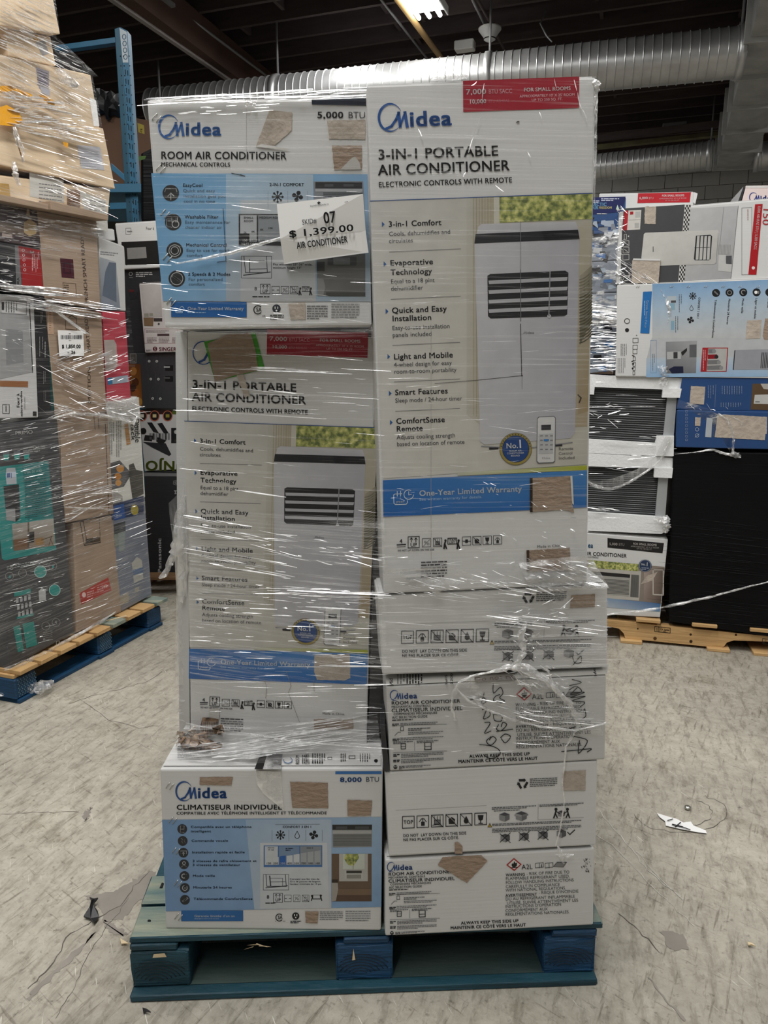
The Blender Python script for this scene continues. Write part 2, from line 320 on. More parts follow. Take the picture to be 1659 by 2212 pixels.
K = '#1c1c1f'; BL = '#2a5d95'; WH = '#ffffff'
TINY = {'lettering', 'feature_icons', 'feature_text', 'handling_symbols', 'selection_chart', 'lifting_diagram', 'recycling_symbol', 'flame_symbol', 'room_size_chart', 'window_drawing', 'warranty_lettering', 'barcode', 'marker_scrawl', 'ink_smudge', 'top_print', 'card_crease', 'small_lettering', 'fold_lines', 'printed_lids', 'black_strokes', 'torn_edge_shadow', 'corrugation', 'checker_strip', 'printed_pictures', 'knot', 'stamp', 'capacity_label', 'leaf_mark', 'printed_window_pictures', 'printed_food_picture', 'printed_picture', 'address_sheet', 'brand_patch', 'paper_sliver', 'ripped_paper_flap', 'printed_unit_picture', 'printed_room_picture', 'brand_logo', 'capacity_sticker', 'shipping_label', 'silver_edge'}
class Ink:
    """collects flat print on one face of a thing; part() closes a printed part and opens the next"""
    def __init__(s, plane, parent, crop=(0, 0, 1), sl=0.0, H=None, m=None):
        s.pl = plane; s.par = parent; s.H = H; s.set(crop, sl); s.v = []; s.f = []; s.c = []; s.name = None; s.mat = m or INK; s.label = None; s.kind = None
    def set(s, crop=None, sl=None):
        if crop: s.cr = crop
        if sl is not None: s.sl = sl
        return s
    def part(s, name, label=None, m=None, kind=None):
        s.flush(); s.name = name; s.label = label; s.mat = m or INK; s.kind = kind; return s
    def flush(s):
        if s.name and s.v:
            o = mesh(s.name, s.v, s.f, s.mat, s.par, cols=s.c)
            if s.label: o['label'] = s.label
            if s.kind or s.name in TINY: o['kind'] = 'stuff'
        s.v = []; s.f = []; s.c = []
    def P(s, x, y, L):
        x = s.cr[0] + x / s.cr[2]; y = s.cr[1] + y / s.cr[2]
        if s.H: x, y = s.H(x, y)
        return s.pl.at(x, y, .0006 + L * .00022)
    def poly(s, pts, col, L=1):
        n = len(s.v); s.v += [s.P(x, y, L) for x, y in pts]; s.f.append(tuple(range(n, n + len(pts)))[::-1])
        s.c.append([lin(q) for q in col][::-1] if isinstance(col, list) else lin(col)); return s
    def rect(s, x0, y0, x1, y1, col, L=1, sl=None, sv=0.0):
        k = s.sl if sl is None else sl
        return s.poly([(x0, y0), (x1, y0 + k*(x1-x0)), (x1 + sv*(y1-y0), y1 + k*(x1-x0)), (x0 + sv*(y1-y0), y1)], col, L)
    def frame(s, x0, y0, x1, y1, w, col, L=2, sl=None):
        k = s.sl if sl is None else sl; d = k*(x1-x0)
        a = [(x0, y0), (x1, y0 + d), (x1, y1 + d), (x0, y1), (x0, y0)]
        return s.line(a, w, col, L)
    def line(s, pts, w, col, L=2):
        for (xa, ya), (xb, yb) in zip(pts, pts[1:]):
            dx, dy = xb-xa, yb-ya; q = math.hypot(dx, dy) or 1; ux, uy = dx/q*w/2, dy/q*w/2
            s.poly([(xa-ux-uy, ya-uy+ux), (xb+ux-uy, yb+uy+ux), (xb+ux+uy, yb+uy-ux), (xa-ux+uy, ya-uy-ux)], col, L)
        return s
    def stroke(s, pts, w, col, L=2):
        o = []
        for i in range(len(pts) - 1):
            a, b, c, d = pts[max(i-1, 0)], pts[i], pts[i+1], pts[min(i+2, len(pts)-1)]
            for k in range(5):
                t = k/5; o.append(tuple(.5*(2*b[j] + (c[j]-a[j])*t + (2*a[j]-5*b[j]+4*c[j]-d[j])*t*t + (3*b[j]-a[j]-3*c[j]+d[j])*t**3) for j in (0, 1)))
        return s.line(o + [pts[-1]], w, col, L)
    def disc(s, x, y, r, col, L=2, n=20, ry=None):
        return s.poly([(x + r*math.cos(2*math.pi*i/n), y + (ry or r)*math.sin(2*math.pi*i/n)) for i in range(n)], col, L)
    def ring(s, x, y, r, w, col, L=3, a0=0, a1=360, n=20, ry=None):
        ry = ry or r
        for i in range(n):
            a = R(a0 + (a1-a0)*i/n); b = R(a0 + (a1-a0)*(i+1)/n)
            s.poly([(x + r*math.cos(a), y + ry*math.sin(a)), (x + r*math.cos(b), y + ry*math.sin(b)), (x + (r-w)*math.cos(b), y + (ry-w)*math.sin(b)), (x + (r-w)*math.cos(a), y + (ry-w)*math.sin(a))], col, L)
        return s
    def text(s, t, x0, y0, x1, h, col=K, st='r', L=3, y1=None):
        """baseline from (x0, y0) to (x1, y1), capitals h high"""
        if y1 is None: y1 = y0 + s.sl * (x1 - x0)
        Wd = sum(GL[st + c][2] if st + c in GL else .3 for c in t); q = math.hypot(x1-x0, y1-y0)
        ux, uy = (x1-x0)/q, (y1-y0)/q; k = q / Wd; kv = h / GL[st + 'cap']; pen = 0; c = lin(col)
        for ch in t:
            g = GL.get(st + ch)
            if not g: pen += .3; continue
            n = len(s.v)
            for (gx, gy) in g[0]:
                a = (pen + gx) * k; b = gy * kv; s.v.append(s.P(x0 + ux*a + uy*b, y0 + uy*a - ux*b, L))
            for p in g[1]: s.f.append(tuple(n + i for i in p)); s.c.append(c)
            pen += g[2]
        return s
    def greek(s, x0, y0, x1, n, dy, w, col, L=3, seed=1):
        """rows too small to read: broken word-length dashes"""
        r = random.Random(seed)
        for i in range(n):
            x = x0; xe = x1 if i < n-1 else x0 + (x1-x0)*r.uniform(.5, .95)
            while x < xe:
                l = min(w * r.uniform(1.5, 5), xe - x); yy = y0 + i*dy + s.sl*(x-x0)
                s.rect(x, yy, x + l, yy + w, col, L); x += l + w*.6
        return s
    def vgreek(s, x0, y0, y1, n, dx, w, col, L=3, seed=1):
        r = random.Random(seed)
        for i in range(n):
            y = y0; ye = y1 if i < n-1 else y0 + (y1-y0)*r.uniform(.5, .95)
            while y < ye:
                l = min(w * r.uniform(1.5, 5), ye - y); s.rect(x0 + i*dx, y, x0 + i*dx + w, y + l, col, L, sl=0); y += l + w*.6
        return s
    def snow(s, x, y, r, col=K):
        for i in range(4):
            a = math.pi*i/4; s.line([(x - r*math.cos(a), y - r*math.sin(a)), (x + r*math.cos(a), y + r*math.sin(a))], r*.2, col)
        for i in range(8):
            a = math.pi*i/4; px, py = x + .65*r*math.cos(a), y + .65*r*math.sin(a)
            for d in (.5, -.5): s.line([(px, py), (px + r*.3*math.cos(a+d), py + r*.3*math.sin(a+d))], r*.15, col, 3)
        return s
    def fan(s, x, y, r, col=K):
        for i in range(4):
            a = math.pi/2*i + .3; s.disc(x + .58*r*math.cos(a), y + .58*r*math.sin(a), r*.36, col, 2, 10)
            s.line([(x, y), (x + .5*r*math.cos(a), y + .5*r*math.sin(a))], r*.25, col, 3)
        return s.disc(x, y, r*.2, col, 4, 8)
    def drop(s, x, y, r, col=K, w=None):
        p = [(x, y - r)] + [(x + .62*r*math.cos(R(a)), y + .3*r + .62*r*math.sin(R(a))) for a in range(-30, 211, 30)] + [(x, y - r)]
        return s.line(p, w or r*.15, col) if w != 0 else s.poly(p[:-1], col)
    def logo(s, x0, y0, w, col=BL):
        """ring and M wordmark; (x0, y0) left middle of the ring, w whole width"""
        k = w / 500.0; sl = s.sl
        cx, cy, r = x0 + 82*k, y0 + sl*82*k, 82*k
        o = [(cx + 1.0*r*math.cos(R(a)), cy + 1.18*r*math.sin(R(a))) for a in range(10, 331, 10)]
        i = [(cx + .10*r + .90*r*math.cos(R(a)), cy + .02*r + 1.04*r*math.sin(R(a))) for a in range(10, 331, 10)]
        for a in range(len(o) - 1): s.poly([o[a], o[a+1], i[a+1], i[a]], col, 2)
        b = y0 + 65*k; m = lambda X, Y: (x0 + X*k, b - Y*k + sl*X*k)
        s.line([m(60, -8), m(92, 6), m(122, 48), m(140, 92)], 17*k, col, 3).line([m(140, 92), m(150, 4)], 20*k, col, 3)
        s.line([m(150, 8), m(182, 92)], 14*k, col, 3).line([m(182, 92), m(196, 4)], 21*k, col, 3)
        xx = x0 + 212*k; s.text('idea', xx, b - 0*k + sl*212*k, x0 + w, 98*k, col, 'x', 3); return s
    def pack_icons(s, x0, y0, sz, gap, kinds, col=K, w=None):
        """handling symbols in rounded frames"""
        w = w or sz*.06
        for i, kd in enumerate(kinds):
            x = x0 + i*gap; y = y0 + s.sl*(x-x0); cx, cy = x + sz/2, y + sz/2
            if kd != 'L': s.frame(x, y, x + sz, y + sz, w, col)
            if kd == 'T': s.text('TOP', x + sz*.1, y + sz*.64, x + sz*.92, sz*.3, col, 'b')
            if kd == 'H':
                s.rect(cx - sz*.14, cy, cx + sz*.16, cy + sz*.34, col); s.line([(cx, cy), (cx, cy - sz*.3)], w, col)
                s.line([(cx - sz*.3, cy), (cx - sz*.12, cy - sz*.25), (cx + sz*.12, cy - sz*.25), (cx + sz*.3, cy)], w, col)
            if kd == 'W':
                for q in (-.25, 0, .25): s.line([(cx + q*sz, y + sz*.1), (cx + q*sz, y + sz*.34)], w*.8, col)
                s.poly([(cx - sz*.25, cy - sz*.08), (cx + sz*.05, cy - sz*.16), (cx + sz*.28, cy - sz*.06), (cx + sz*.26, cy + sz*.24), (cx - sz*.22, cy + sz*.26)], '#77777a', 1)
                s.frame(cx - sz*.25, cy - sz*.08, cx + sz*.26, cy + sz*.26, w*.8, col); s.line([(x + sz*.1, cy + sz*.34), (cx, cy + sz*.28), (x + sz*.9, cy + sz*.36)], w*.8, col); s.line([(x, y), (x + sz, y + sz)], w*.8, col, 4)
            if kd == 'B':
                s.poly([(cx - sz*.28, cy - sz*.1), (cx, cy - sz*.3), (cx + sz*.28, cy - sz*.12), (cx + sz*.26, cy + sz*.3), (cx - sz*.24, cy + sz*.3)], col); s.line([(x, y), (x + sz, y + sz)], w*.9, col, 4); s.line([(x + w, y - w), (x + sz + w, y + sz - w)], w*.5, '#c8c6c0', 5)
            if kd == 'D': s.drop(cx, cy, sz*.34, col, 0); s.line([(x, y), (x + sz, y + sz)], w*.9, col, 4)
            if kd == 'G':
                s.poly([(cx - sz*.25, y + sz*.15), (cx + sz*.25, y + sz*.15), (cx + sz*.18, cy + sz*.05), (cx, cy + sz*.14), (cx - sz*.18, cy + sz*.05)], col); s.line([(cx, cy), (cx, cy + sz*.34)], w*1.3, col); s.line([(cx - sz*.16, cy + sz*.35), (cx + sz*.16, cy + sz*.35)], w*1.2, col)
            if kd == 'U':
                for q in (-.2, .2): s.line([(cx + q*sz, cy - sz*.04), (cx + q*sz, y + sz*.12)], w, col); s.line([(cx + q*sz - sz*.12, y + sz*.24), (cx + q*sz, y + sz*.1), (cx + q*sz + sz*.12, y + sz*.24)], w, col)
                s.text('UP', x + sz*.2, y + sz*.9, x + sz*.8, sz*.34, col, 'b')
            if kd == 'X': s.ring(cx - sz*.15, cy - sz*.12, sz*.13, w*.8, col, n=8); s.ring(cx + sz*.2, cy + sz*.14, sz*.15, w*.8, col, n=8); s.line([(x + sz*.85, y + sz*.12), (x + sz*.15, y + sz*.88)], w*.8, col)
            if kd == 'C': s.rect(cx - sz*.16, cy - sz*.2, cx + sz*.16, cy + sz*.2, col); s.line([(x + sz*.08, cy), (x + sz*.3, cy)], w*1.5, col); s.line([(x + sz*.7, cy), (x + sz*.92, cy)], w*1.5, col)
            if kd == 'L':
                s.frame(x + sz*.2, y + sz*.1, x + sz*.95, y + sz*.6, w, col); s.text('TEAM', x + sz*.24, y + sz*.33, x + sz*.9, sz*.19, col, 'b'); s.text('LIFT', x + sz*.32, y + sz*.56, x + sz*.82, sz*.18, col, 'b')
                for q in (0, 1.12): s.disc(x + q*sz, y + sz*.28, sz*.1, col, 3, 8); s.line([(x + q*sz, y + sz*.36), (x + q*sz - sz*.08, y + sz*.62), (x + q*sz - sz*.12, y + sz*.95)], w*2.2, col); s.line([(x + q*sz - sz*.04, y + sz*.6), (x + q*sz + sz*.08, y + sz*.95)], w*2, col)
        return s
    def cube(s, x, y, r, col='#6d6d70', open_=False, cross=False):
        s.poly([(x - r, y - .5*r), (x, y - .9*r), (x + r, y - .55*r), (x + .1*r, y - .2*r)], '#4a4a4d'); s.poly([(x - r, y - .5*r), (x + .1*r, y - .2*r), (x + .1*r, y + .9*r), (x - r, y + .55*r)], '#8f8f91'); s.poly([(x + .1*r, y - .2*r), (x + r, y - .55*r), (x + r, y + .45*r), (x + .1*r, y + .9*r)], col)
        if open_: s.poly([(x - r, y - .5*r), (x - 1.3*r, y - .1*r), (x - .1*r, y + .2*r), (x + .1*r, y - .2*r)], '#9b9b9d', 2).poly([(x + r, y - .55*r), (x + 1.35*r, y - .2*r), (x + .4*r, y + .1*r), (x + .1*r, y - .2*r)], '#7c7c7e', 2)
        if cross: s.line([(x - 1.1*r, y - .9*r), (x + 1.1*r, y + r)], r*.14, K, 4).line([(x + 1.1*r, y - 1.1*r), (x - 1.1*r, y + .9*r)], r*.14, K, 4)
        return s

# ------------------------------------------------------------------ cartons
CUR = {'group': 'air conditioner cartons on the front pallet'}
def carton(name, label, cat, pl, q, depth, m, group=None, flap=True, bevel=.004, skip_depth_dir=None):
    """closed carton: q = TL, TR, BR, BL of its printed face on plane pl; depth goes back from the face"""
    fr = [pl.at(*p) for p in q]; n = Vector((pl.n.x, pl.n.y, 0)).normalized()
    bk = [v - n * depth for v in fr]
    base = (fr[2] + fr[3] + bk[2] + bk[3]) / 4
    o = bm_mesh(name, hexa_bm(fr, bk, bevel), m, None, origin=base)
    tagged(o, label, cat, group or CUR['group'])
    if flap:   # the two closing flaps of the top, with the slit between them
        up = Vector((0, 0, .0015)); a, b, c, d = fr[0], fr[1], bk[1], bk[0]
        for k0, k1 in ((.02, .492), (.508, .98)):
            P = lambda u, v: a.lerp(b, u).lerp(d.lerp(c, u), v) + up
            bm = bmesh.new(); vs = [bm.verts.new(p) for p in (P(.01, k0), P(.99, k0), P(.99, k1), P(.01, k1))]; f = bm.faces.new(vs)
            r = bmesh.ops.extrude_face_region(bm, geom=[f]); [setattr(v, 'co', v.co + up) for v in r['geom'] if isinstance(v, bmesh.types.BMVert)]
            bm_mesh('top_flap', bm, m, o)
    return o
STAPLE = None
def staple(par, pl, x, y, dx, dy):
    """bent wire staple lying on the card"""
    a = pl.at(x, y, .0015); b = pl.at(x + dx, y + dy, .0015); n = pl.n * .0035
    tube('staple', [a - n, a, a.lerp(b, .5) + pl.n*.0006, b, b - n], .0009, M['steel'], par, 5)
def torn(par, pl, pts, crop=(0, 0, 1), H=None, m='torn', label='bare torn brown cardboard patch', thick=.0012, name='torn_patch'):
    def pr(x, y):
        x = crop[0] + x / crop[2]; y = crop[1] + y / crop[2]
        return H(x, y) if H else (x, y)
    r = random.Random(int(pts[0][0])); out = []
    for (xa, ya), (xb, yb) in zip(pts, pts[1:] + pts[:1]):      # ragged outline
        k = max(2, int(math.hypot(xb-xa, yb-ya) / 14))
        for i in range(k): t = i/k; j = 0 if i == 0 else 1.7; out.append((xa + (xb-xa)*t + r.uniform(-j, j), ya + (yb-ya)*t + r.uniform(-j, j)))
    n = len(out); f0 = [pl.at(*pr(*p), .0004) for p in out]; f1 = [pl.at(*pr(*p), .0004 + thick) for p in out]
    fs = [tuple(range(n, 2*n))[::-1]] + [(i, (i+1) % n, n + (i+1) % n, n + i) for i in range(n)]
    o = mesh(name, f0 + f1, fs, M[m], par); o['label'] = label; return o

# ------------------------------------------------------------------ stretch film
def film_sheet(name, pl, q, nx, ny, m, par, amp=.002, off=.006, label=None, wave=30):
    """taut film over a quad (pixel survey) of plane pl, gently rippled"""
    r = random.Random(hash(name) % 99 + int(q[0][0])); vs = []; fs = []
    ph = [r.uniform(0, 6) for _ in range(6)]
    for j in range(ny + 1):
        for i in range(nx + 1):
            u, v = i/nx, j/ny
            x = (q[0][0]*(1-u) + q[1][0]*u)*(1-v) + (q[3][0]*(1-u) + q[2][0]*u)*v; y = (q[0][1]*(1-u) + q[1][1]*u)*(1-v) + (q[3][1]*(1-u) + q[2][1]*u)*v
            d = amp * (math.sin(v*wave + ph[0] + 2*math.sin(u*3 + ph[1])) + .6*math.sin(v*wave*2.3 + ph[2] + 3*u) + r.uniform(-.3, .3))
            vs.append(pl.at(x, y, off + d))
    for j in range(ny):
        for i in range(nx): a = j*(nx+1) + i; fs.append((a, a+1, a+nx+2, a+nx+1))
    o = mesh(name, vs, fs, M[m], par, smooth=True)
    if label: o['label'] = label
    return o
class Ridges:
    def __init__(s): s.v = []; s.f = []; s.r = random.Random(11)
    def ridge(s, pl, x0, y0, x1, y1, w, off=.008, bow=0.0, seg=3):
        """one raised crease: a narrow pleat whose upper flank leans back, with a short return below"""
        n = len(s.v); L = math.hypot(x1-x0, y1-y0) or 1; nx, ny = -(y1-y0)/L, (x1-x0)/L
        if ny < 0: nx, ny = -nx, -ny
        tl = math.tan(R(min(52, max(6, s.r.gauss(24, 8) if s.r.random() < .5 else s.r.gauss(40, 7)))))
        for i in range(seg + 1):
            t = i/seg; ww = w * (math.sin(math.pi * (.10 + .80*t))) / 2; b = bow*math.sin(math.pi*t)
            x = x0 + (x1-x0)*t + nx*b; y = y0 + (y1-y0)*t + ny*b; c = pl.at(x, y, off); e = pl.at(x + nx*ww, y + ny*ww, off); h = (e - c).length * 2
            s.v += [pl.at(x - nx*ww, y - ny*ww, off), pl.at(x + nx*ww, y + ny*ww, off + h*tl), pl.at(x + nx*ww*1.02, y + ny*ww*1.02, off)]
        for i in range(seg):
            for k in range(2): a = n + i*3 + k; s.f.append((a, a+3, a+4, a+1))
        return s
    def field(s, pl, q, n, slope, ln, w, off=.008, seed=1, spread=.02, cluster=0):
        r = random.Random(seed); cl = [(r.random(), r.random()) for _ in range(cluster)]
        for _ in range(n):
            if cluster and r.random() < .8: cu, cv = r.choice(cl); u = min(1, max(0, cu + r.gauss(0, .12))); v = min(1, max(0, cv + r.gauss(0, .035)))
            else: u, v = r.random(), r.random()
            x = (q[0][0]*(1-u) + q[1][0]*u)*(1-v) + (q[3][0]*(1-u) + q[2][0]*u)*v; y = (q[0][1]*(1-u) + q[1][1]*u)*(1-v) + (q[3][1]*(1-u) + q[2][1]*u)*v
            l = ln[0] + (ln[1]-ln[0]) * r.random()**2; k = slope + r.gauss(0, spread); ww = w[0] + (w[1]-w[0]) * r.random()**2
            xa, xb = x - l/2, x + l/2
            s.ridge(pl, xa, y - k*l/2, xb, y + k*l/2, ww, off, r.uniform(-1, 1), 2 if l < 30 else 3)
        return s
    def build(s, par, name='film_crease', m='ridge'):
        if s.v:
            o = mesh(name, s.v, s.f, M[m], par); o['kind'] = 'stuff'; return o
def crumple(name, pts, rr, m, par, n=10, wob=.35, sub=4, origin=None, flat=None):
    """gathered film: a pleated, uneven strand along pts"""
    P = []; Q = []
    for i in range(len(pts) - 1):
        for k in range(sub):
            t = k/sub; j = Vector((rnd.uniform(-1, 1), rnd.uniform(-1, 1), rnd.uniform(-1, 1))) * .15 * rr[i]
            P.append(Vector(pts[i]).lerp(Vector(pts[i+1]), t) + j); Q.append(rr[i]*(1-t) + rr[i+1]*t)
    P.append(Vector(pts[-1])); Q.append(rr[-1])
    return tube(name, P, 1, M[m], par, n, rr=Q, wob=wob, origin=origin, smooth=False)
# ================================================================== THE HALL
def struct(o): o['kind'] = 'structure'; return o
# floor
vs = []; fs = []
for i, (x, y) in enumerate([(-12, -7), (14, -7), (14, 20), (-12, 20)]): vs.append(hall(x, y, 0))
fl = struct(mesh('floor', vs, [(0, 1, 2, 3)], M['concrete']))
def crack(pts, w, col, seed):
    r = random.Random(seed); P = []
    for (xa, ya), (xb, yb) in zip(pts, pts[1:]):
        k = max(2, int(math.hypot(xb-xa, yb-ya) / 12))
        P += [(xa + (xb-xa)*i/k + r.uniform(-3, 3), ya + (yb-ya)*i/k + r.uniform(-2, 2)) for i in range(k)]
    P.append(pts[-1]); G = [on_z(x, y, .0012) for x, y in P]; v = []; f = []
    for i, g in enumerate(G):
        d = (G[min(i+1, len(G)-1)] - G[max(i-1, 0)]).normalized(); s = Vector((-d.y, d.x, 0)) * w * r.uniform(.3, 1.2); v += [g - s, g + s]
    for i in range(len(G) - 1): f.append((2*i, 2*i+2, 2*i+3, 2*i+1))
    mesh('floor_crack', v, f, col, fl)
ck = mat('dirt_filled_crack', (.12, .105, .09), .9, noise=.4, nscale=30); sc = mat('pale_floor_scratch', (.60, .58, .52), .8, noise=.3, nscale=30)
stn = mat('brown_floor_stain', (.26, .235, .205), .75, noise=.25, nscale=12)
crack([(325, 1880), (290, 1915), (262, 1955), (225, 1975), (180, 2003), (140, 2025), (125, 2065), (95, 2100), (60, 2135)], 0.0013, ck, 1)
crack([(330, 1300), (250, 1480), (165, 1505), (235, 1555), (300, 1572), (345, 1568)][2:], 00.0007, ck, 2)
crack([(150, 1520), (200, 1503), (250, 1490), (310, 1475), (350, 1450)], 0.0011, ck, 3)
crack([(280, 1940), (225, 2010), (190, 2060), (160, 2130), (120, 2200)], 00.0007, ck, 4)
crack([(0, 1757), (80, 1755), (170, 1754)], 0.0007, ck, 5)
crack([(1290, 1745), (1340, 1805), (1400, 1880), (1475, 1942)], .0016, sc, 6)
crack([(1375, 1840), (1430, 1900), (1475, 1945)], .0014, sc, 7)
crack([(1288, 1800), (1350, 1850), (1420, 1925), (1500, 2000)], .0012, sc, 8)
crack([(1385, 1768), (1393, 1800), (1398, 1815)], .0015, stn, 9)
crack([(1335, 1973), (1380, 2010), (1425, 2058)], 0.0011, ck, 10)
crack([(1400, 2110), (1440, 2160), (1480, 2205)], .004, stn, 11)
for (cx, cy, rx, ry, s) in [(1480, 1755, 58, 30, 1), (1470, 1755, 100, 42, 2)]:
    crack([(cx + rx*math.cos(R(a)), cy + ry*math.sin(R(a))) for a in range(-60, 190, 18)], .0009, ck, 20 + s)
def stain(pts, z=.0008, m=stn, seed=3):
    r = random.Random(seed); P = []
    for (xa, ya), (xb, yb) in zip(pts, pts[1:] + pts[:1]):
        for i in range(7): P.append((xa + (xb-xa)*i/7 + r.uniform(-5, 5), ya + (yb-ya)*i/7 + r.uniform(-3, 3)))
    mesh('floor_stain', [on_z(x, y, z) for x, y in P], [tuple(range(len(P)))[::-1]], m, fl)
stain([(330, 1880), (352, 1900), (350, 1925), (300, 1945), (262, 1985), (225, 1990), (210, 1950), (180, 1935), (250, 1925), (290, 1900)])
stain([(225, 1985), (250, 2000), (275, 2015), (262, 2022), (232, 2012)], seed=5); stain([(205, 2010), (170, 2060), (120, 2105), (60, 2160), (70, 2140), (150, 2065)], seed=6)
stain([(178, 1765), (192, 1748), (200, 1745), (192, 1762), (185, 1775)], seed=7); stain([(1425, 2010), (1480, 2018), (1490, 2050), (1450, 2052)], seed=8)

# ceiling: deck, joists across, beams along
ce = struct(mesh('ceiling', [hall(a, b, CEIL + .25) for a, b in ((-12, -7), (-12, 20), (14, 20), (14, -7))], [(0, 1, 2, 3)], M['deck']))
jb = 4.9; jm = None; k = 0
while jb < 13.6:
    if jm is None:
        o = bm_mesh('joist', box_bm(hall(1, jb, CEIL), 26, .042, .25, E1, E2, bevel=0), M['joist'], ce); jm = (o, jb)
    else:
        o = jm[0].copy(); COL.objects.link(o); o.parent = ce; o.location = E2 * (jb - jm[1])
    jb += .406; k += 1
for i, (px, py) in enumerate([(905, 30), (860, 60), (1290, 10), (1300, 40), (1312, 178), (1328, 205), (1340, 240), (520, 60), (610, 20), (905, 90), (1600, 30), (830, 20)]):
    p = on_z(px, py, CEIL + .08); bm_mesh('joist_brace', box_bm(p, .035, .39, .14, E1, E2, bevel=0), M['joist'], ce)
def along(name, pa, pb, z, w, h, m, parent=ce):
    A = on_z(*pa, z); B = on_z(*pb, z); d = (B - A).normalized(); s = Vector((d.y, -d.x, 0)); L = (B - A).length
    return bm_mesh(name, box_bm((A + B) / 2, L, w, h, d, s, bevel=0), m, parent)
b = along('roof_beam', (150, -85), (600, 245), 4.28, .17, .33, M['beamwood']); along('beam_edge_strip', (150, -60), (560, 220), 4.255, .045, .03, M['beamlight'])
along('cross_girder', (1290, 305), (1590, 270), 4.25, .10, .07, M['joist'])

# back wall of painted blocks
wall = struct(mesh('wall_back', [hall(-12, 13.5, 0), hall(14, 13.5, 0), hall(14, 13.5, CEIL + .25), hall(-12, 13.5, CEIL + .25)], [(0, 1, 2, 3)], M['mortar']))
bl0 = None
for r_ in range(11):
    for c_ in range(18):
        a = -1.9 + c_*.405 + (.2 if r_ % 2 else 0); z = 2.2 + r_*.203
        if bl0 is None: bl0 = bm_mesh('wall_block', box_bm(hall(a, 13.495, z), .397, .03, .196, E1, E2, bevel=.002), M['block'], wall); b0 = (a, z); bl0['_s'] = 0
        else: o = bl0.copy(); COL.objects.link(o); o.parent = wall; o.location = E1*(a - b0[0]) + Vector((0, 0, z - b0[1]))
struct(mesh('wall_left', [hall(-12, -7, 0), hall(-12, 20, 0), hall(-12, 20, 4.85), hall(-12, -7, 4.85)], [(0, 1, 2, 3)], M['cream']))
struct(mesh('wall_right', [hall(14, -7, 0), hall(14, 20, 0), hall(14, 20, 4.85), hall(14, -7, 4.85)], [(0, 1, 2, 3)], M['cream']))
struct(mesh('wall_front', [hall(-12, -7, 0), hall(14, -7, 0), hall(14, -7, 4.85), hall(-12, -7, 4.85)], [(0, 1, 2, 3)], M['cream']))
# a pillar of the wall on the far right
p = hall(6.0, 13.2, 0); struct(bm_mesh('trim_1', box_bm(hall(5.95, 13.3, 0), 1.6, .4, CEIL, E1, E2, bevel=.01), mat('painted_pillar', (.30, .29, .27), .85, noise=.15), None))

# round spiral ducts
def spiral_duct(label, pa, pb, z, rad, nseg, place):
    A = on_z(*pa, z); B = on_z(*pb, z); o = empty('round_duct', (A + B) / 2, label, 'duct'); d = (B - A); L = d.length; d.normalize(); n = 28
    s = Vector((-d.y, d.x, 0)); up = Vector((0, 0, 1)); prof = []
    for k in range(nseg):
        t0 = L*k/nseg; w = L/nseg; prof += [(t0, 1.0), (t0 + w*.03, 1.0), (t0 + w*.05, 1.04), (t0 + w*.10, 1.04), (t0 + w*.12, 1.0), (t0 + w*.15, 1.0)]
    prof.append((L, 1.0)); vs = []; fs = []
    for t, q in prof:
        for i in range(n): a = 2*math.pi*i/n; vs.append(A + d*t + s*math.cos(a)*rad*q + up*math.sin(a)*rad*q)
    for j in range(len(prof)-1):
        for i in range(n): fs.append((j*n+i, j*n+(i+1) % n, (j+1)*n+(i+1) % n, (j+1)*n+i))
    mesh('duct_pipe', vs, fs, M['galv'], o, smooth=True)
    for t in place:
        tube('duct_collar', [A + d*(L*t - .03), A + d*(L*t + .03)], rad*1.07, M['galv'], o, 24)
        tube('hanger_strap', [A + d*L*t + up*rad, A + d*L*t + up*(CEIL + .1 - z)], .012, M['conduit'], o, 5)
    return o
spiral_duct('large round galvanised spiral duct crossing under the dark ceiling', (330, 238), (1606, 113), 3.92, .198, 76, (.25, .62, .995))
spiral_duct('thin round galvanised duct in front of the grey block wall', (1150, 377), (1540, 335), 3.92, .172, 34, (.985,))
spiral_duct('short round duct stub right of the rectangular duct', (1630, 340), (1720, 331), 3.92, .17, 6, (.05,))
# rectangular duct overhead on the right
o = empty('rectangular_duct', on_z(1600, 300, 3.95), 'rectangular sheet metal duct with flanged sections at the upper right', 'duct')
LB = [on_z(1621, 82, 3.95), on_z(1548, 362, 3.95)]; RB = [on_z(1760, 82, 3.95), on_z(1621, 358, 3.95)]
nS = 5
for i in range(-1, nS):
    t0, t1 = i/nS, (i+1)/nS
    a, b_ = LB[0].lerp(LB[1], t0), LB[0].lerp(LB[1], t1); wv = (RB[1] - LB[1]); c, d = a + wv, b_ + wv
    U = Vector((0, 0, .44)); mid = (a + b_ + c + d)/4 + Vector((0, 0, -.035))
    v = [a, b_, d, c, mid, a + U, b_ + U, d + U, c + U]
    mesh('duct_section', v, [(0, 4, 1), (1, 4, 2), (2, 4, 3), (3, 4, 0), (0, 1, 6, 5), (3, 8, 7, 2)], M['galv_flat'], o)
    e = (b_ - a).normalized(); bm_mesh('duct_flange', box_bm((b_ + d)/2 - Vector((0, 0, .045)), wv.length + .1, .045, .50, wv.normalized(), e, bevel=.003), M['galv_flat'], o)
a = LB[0].lerp(LB[1], -.2); wv = RB[1] - LB[1]; f0 = [a, a + wv, a + wv + Vector((0, 0, .5)), a + Vector((0, 0, .5))]; sh = -E2*.9 - E1*.28 + Vector((0, 0, .1))
bm_mesh('duct_transition', hexa_bm([p_ + sh for p_ in f0], f0, 0), M['galv_flat'], o)
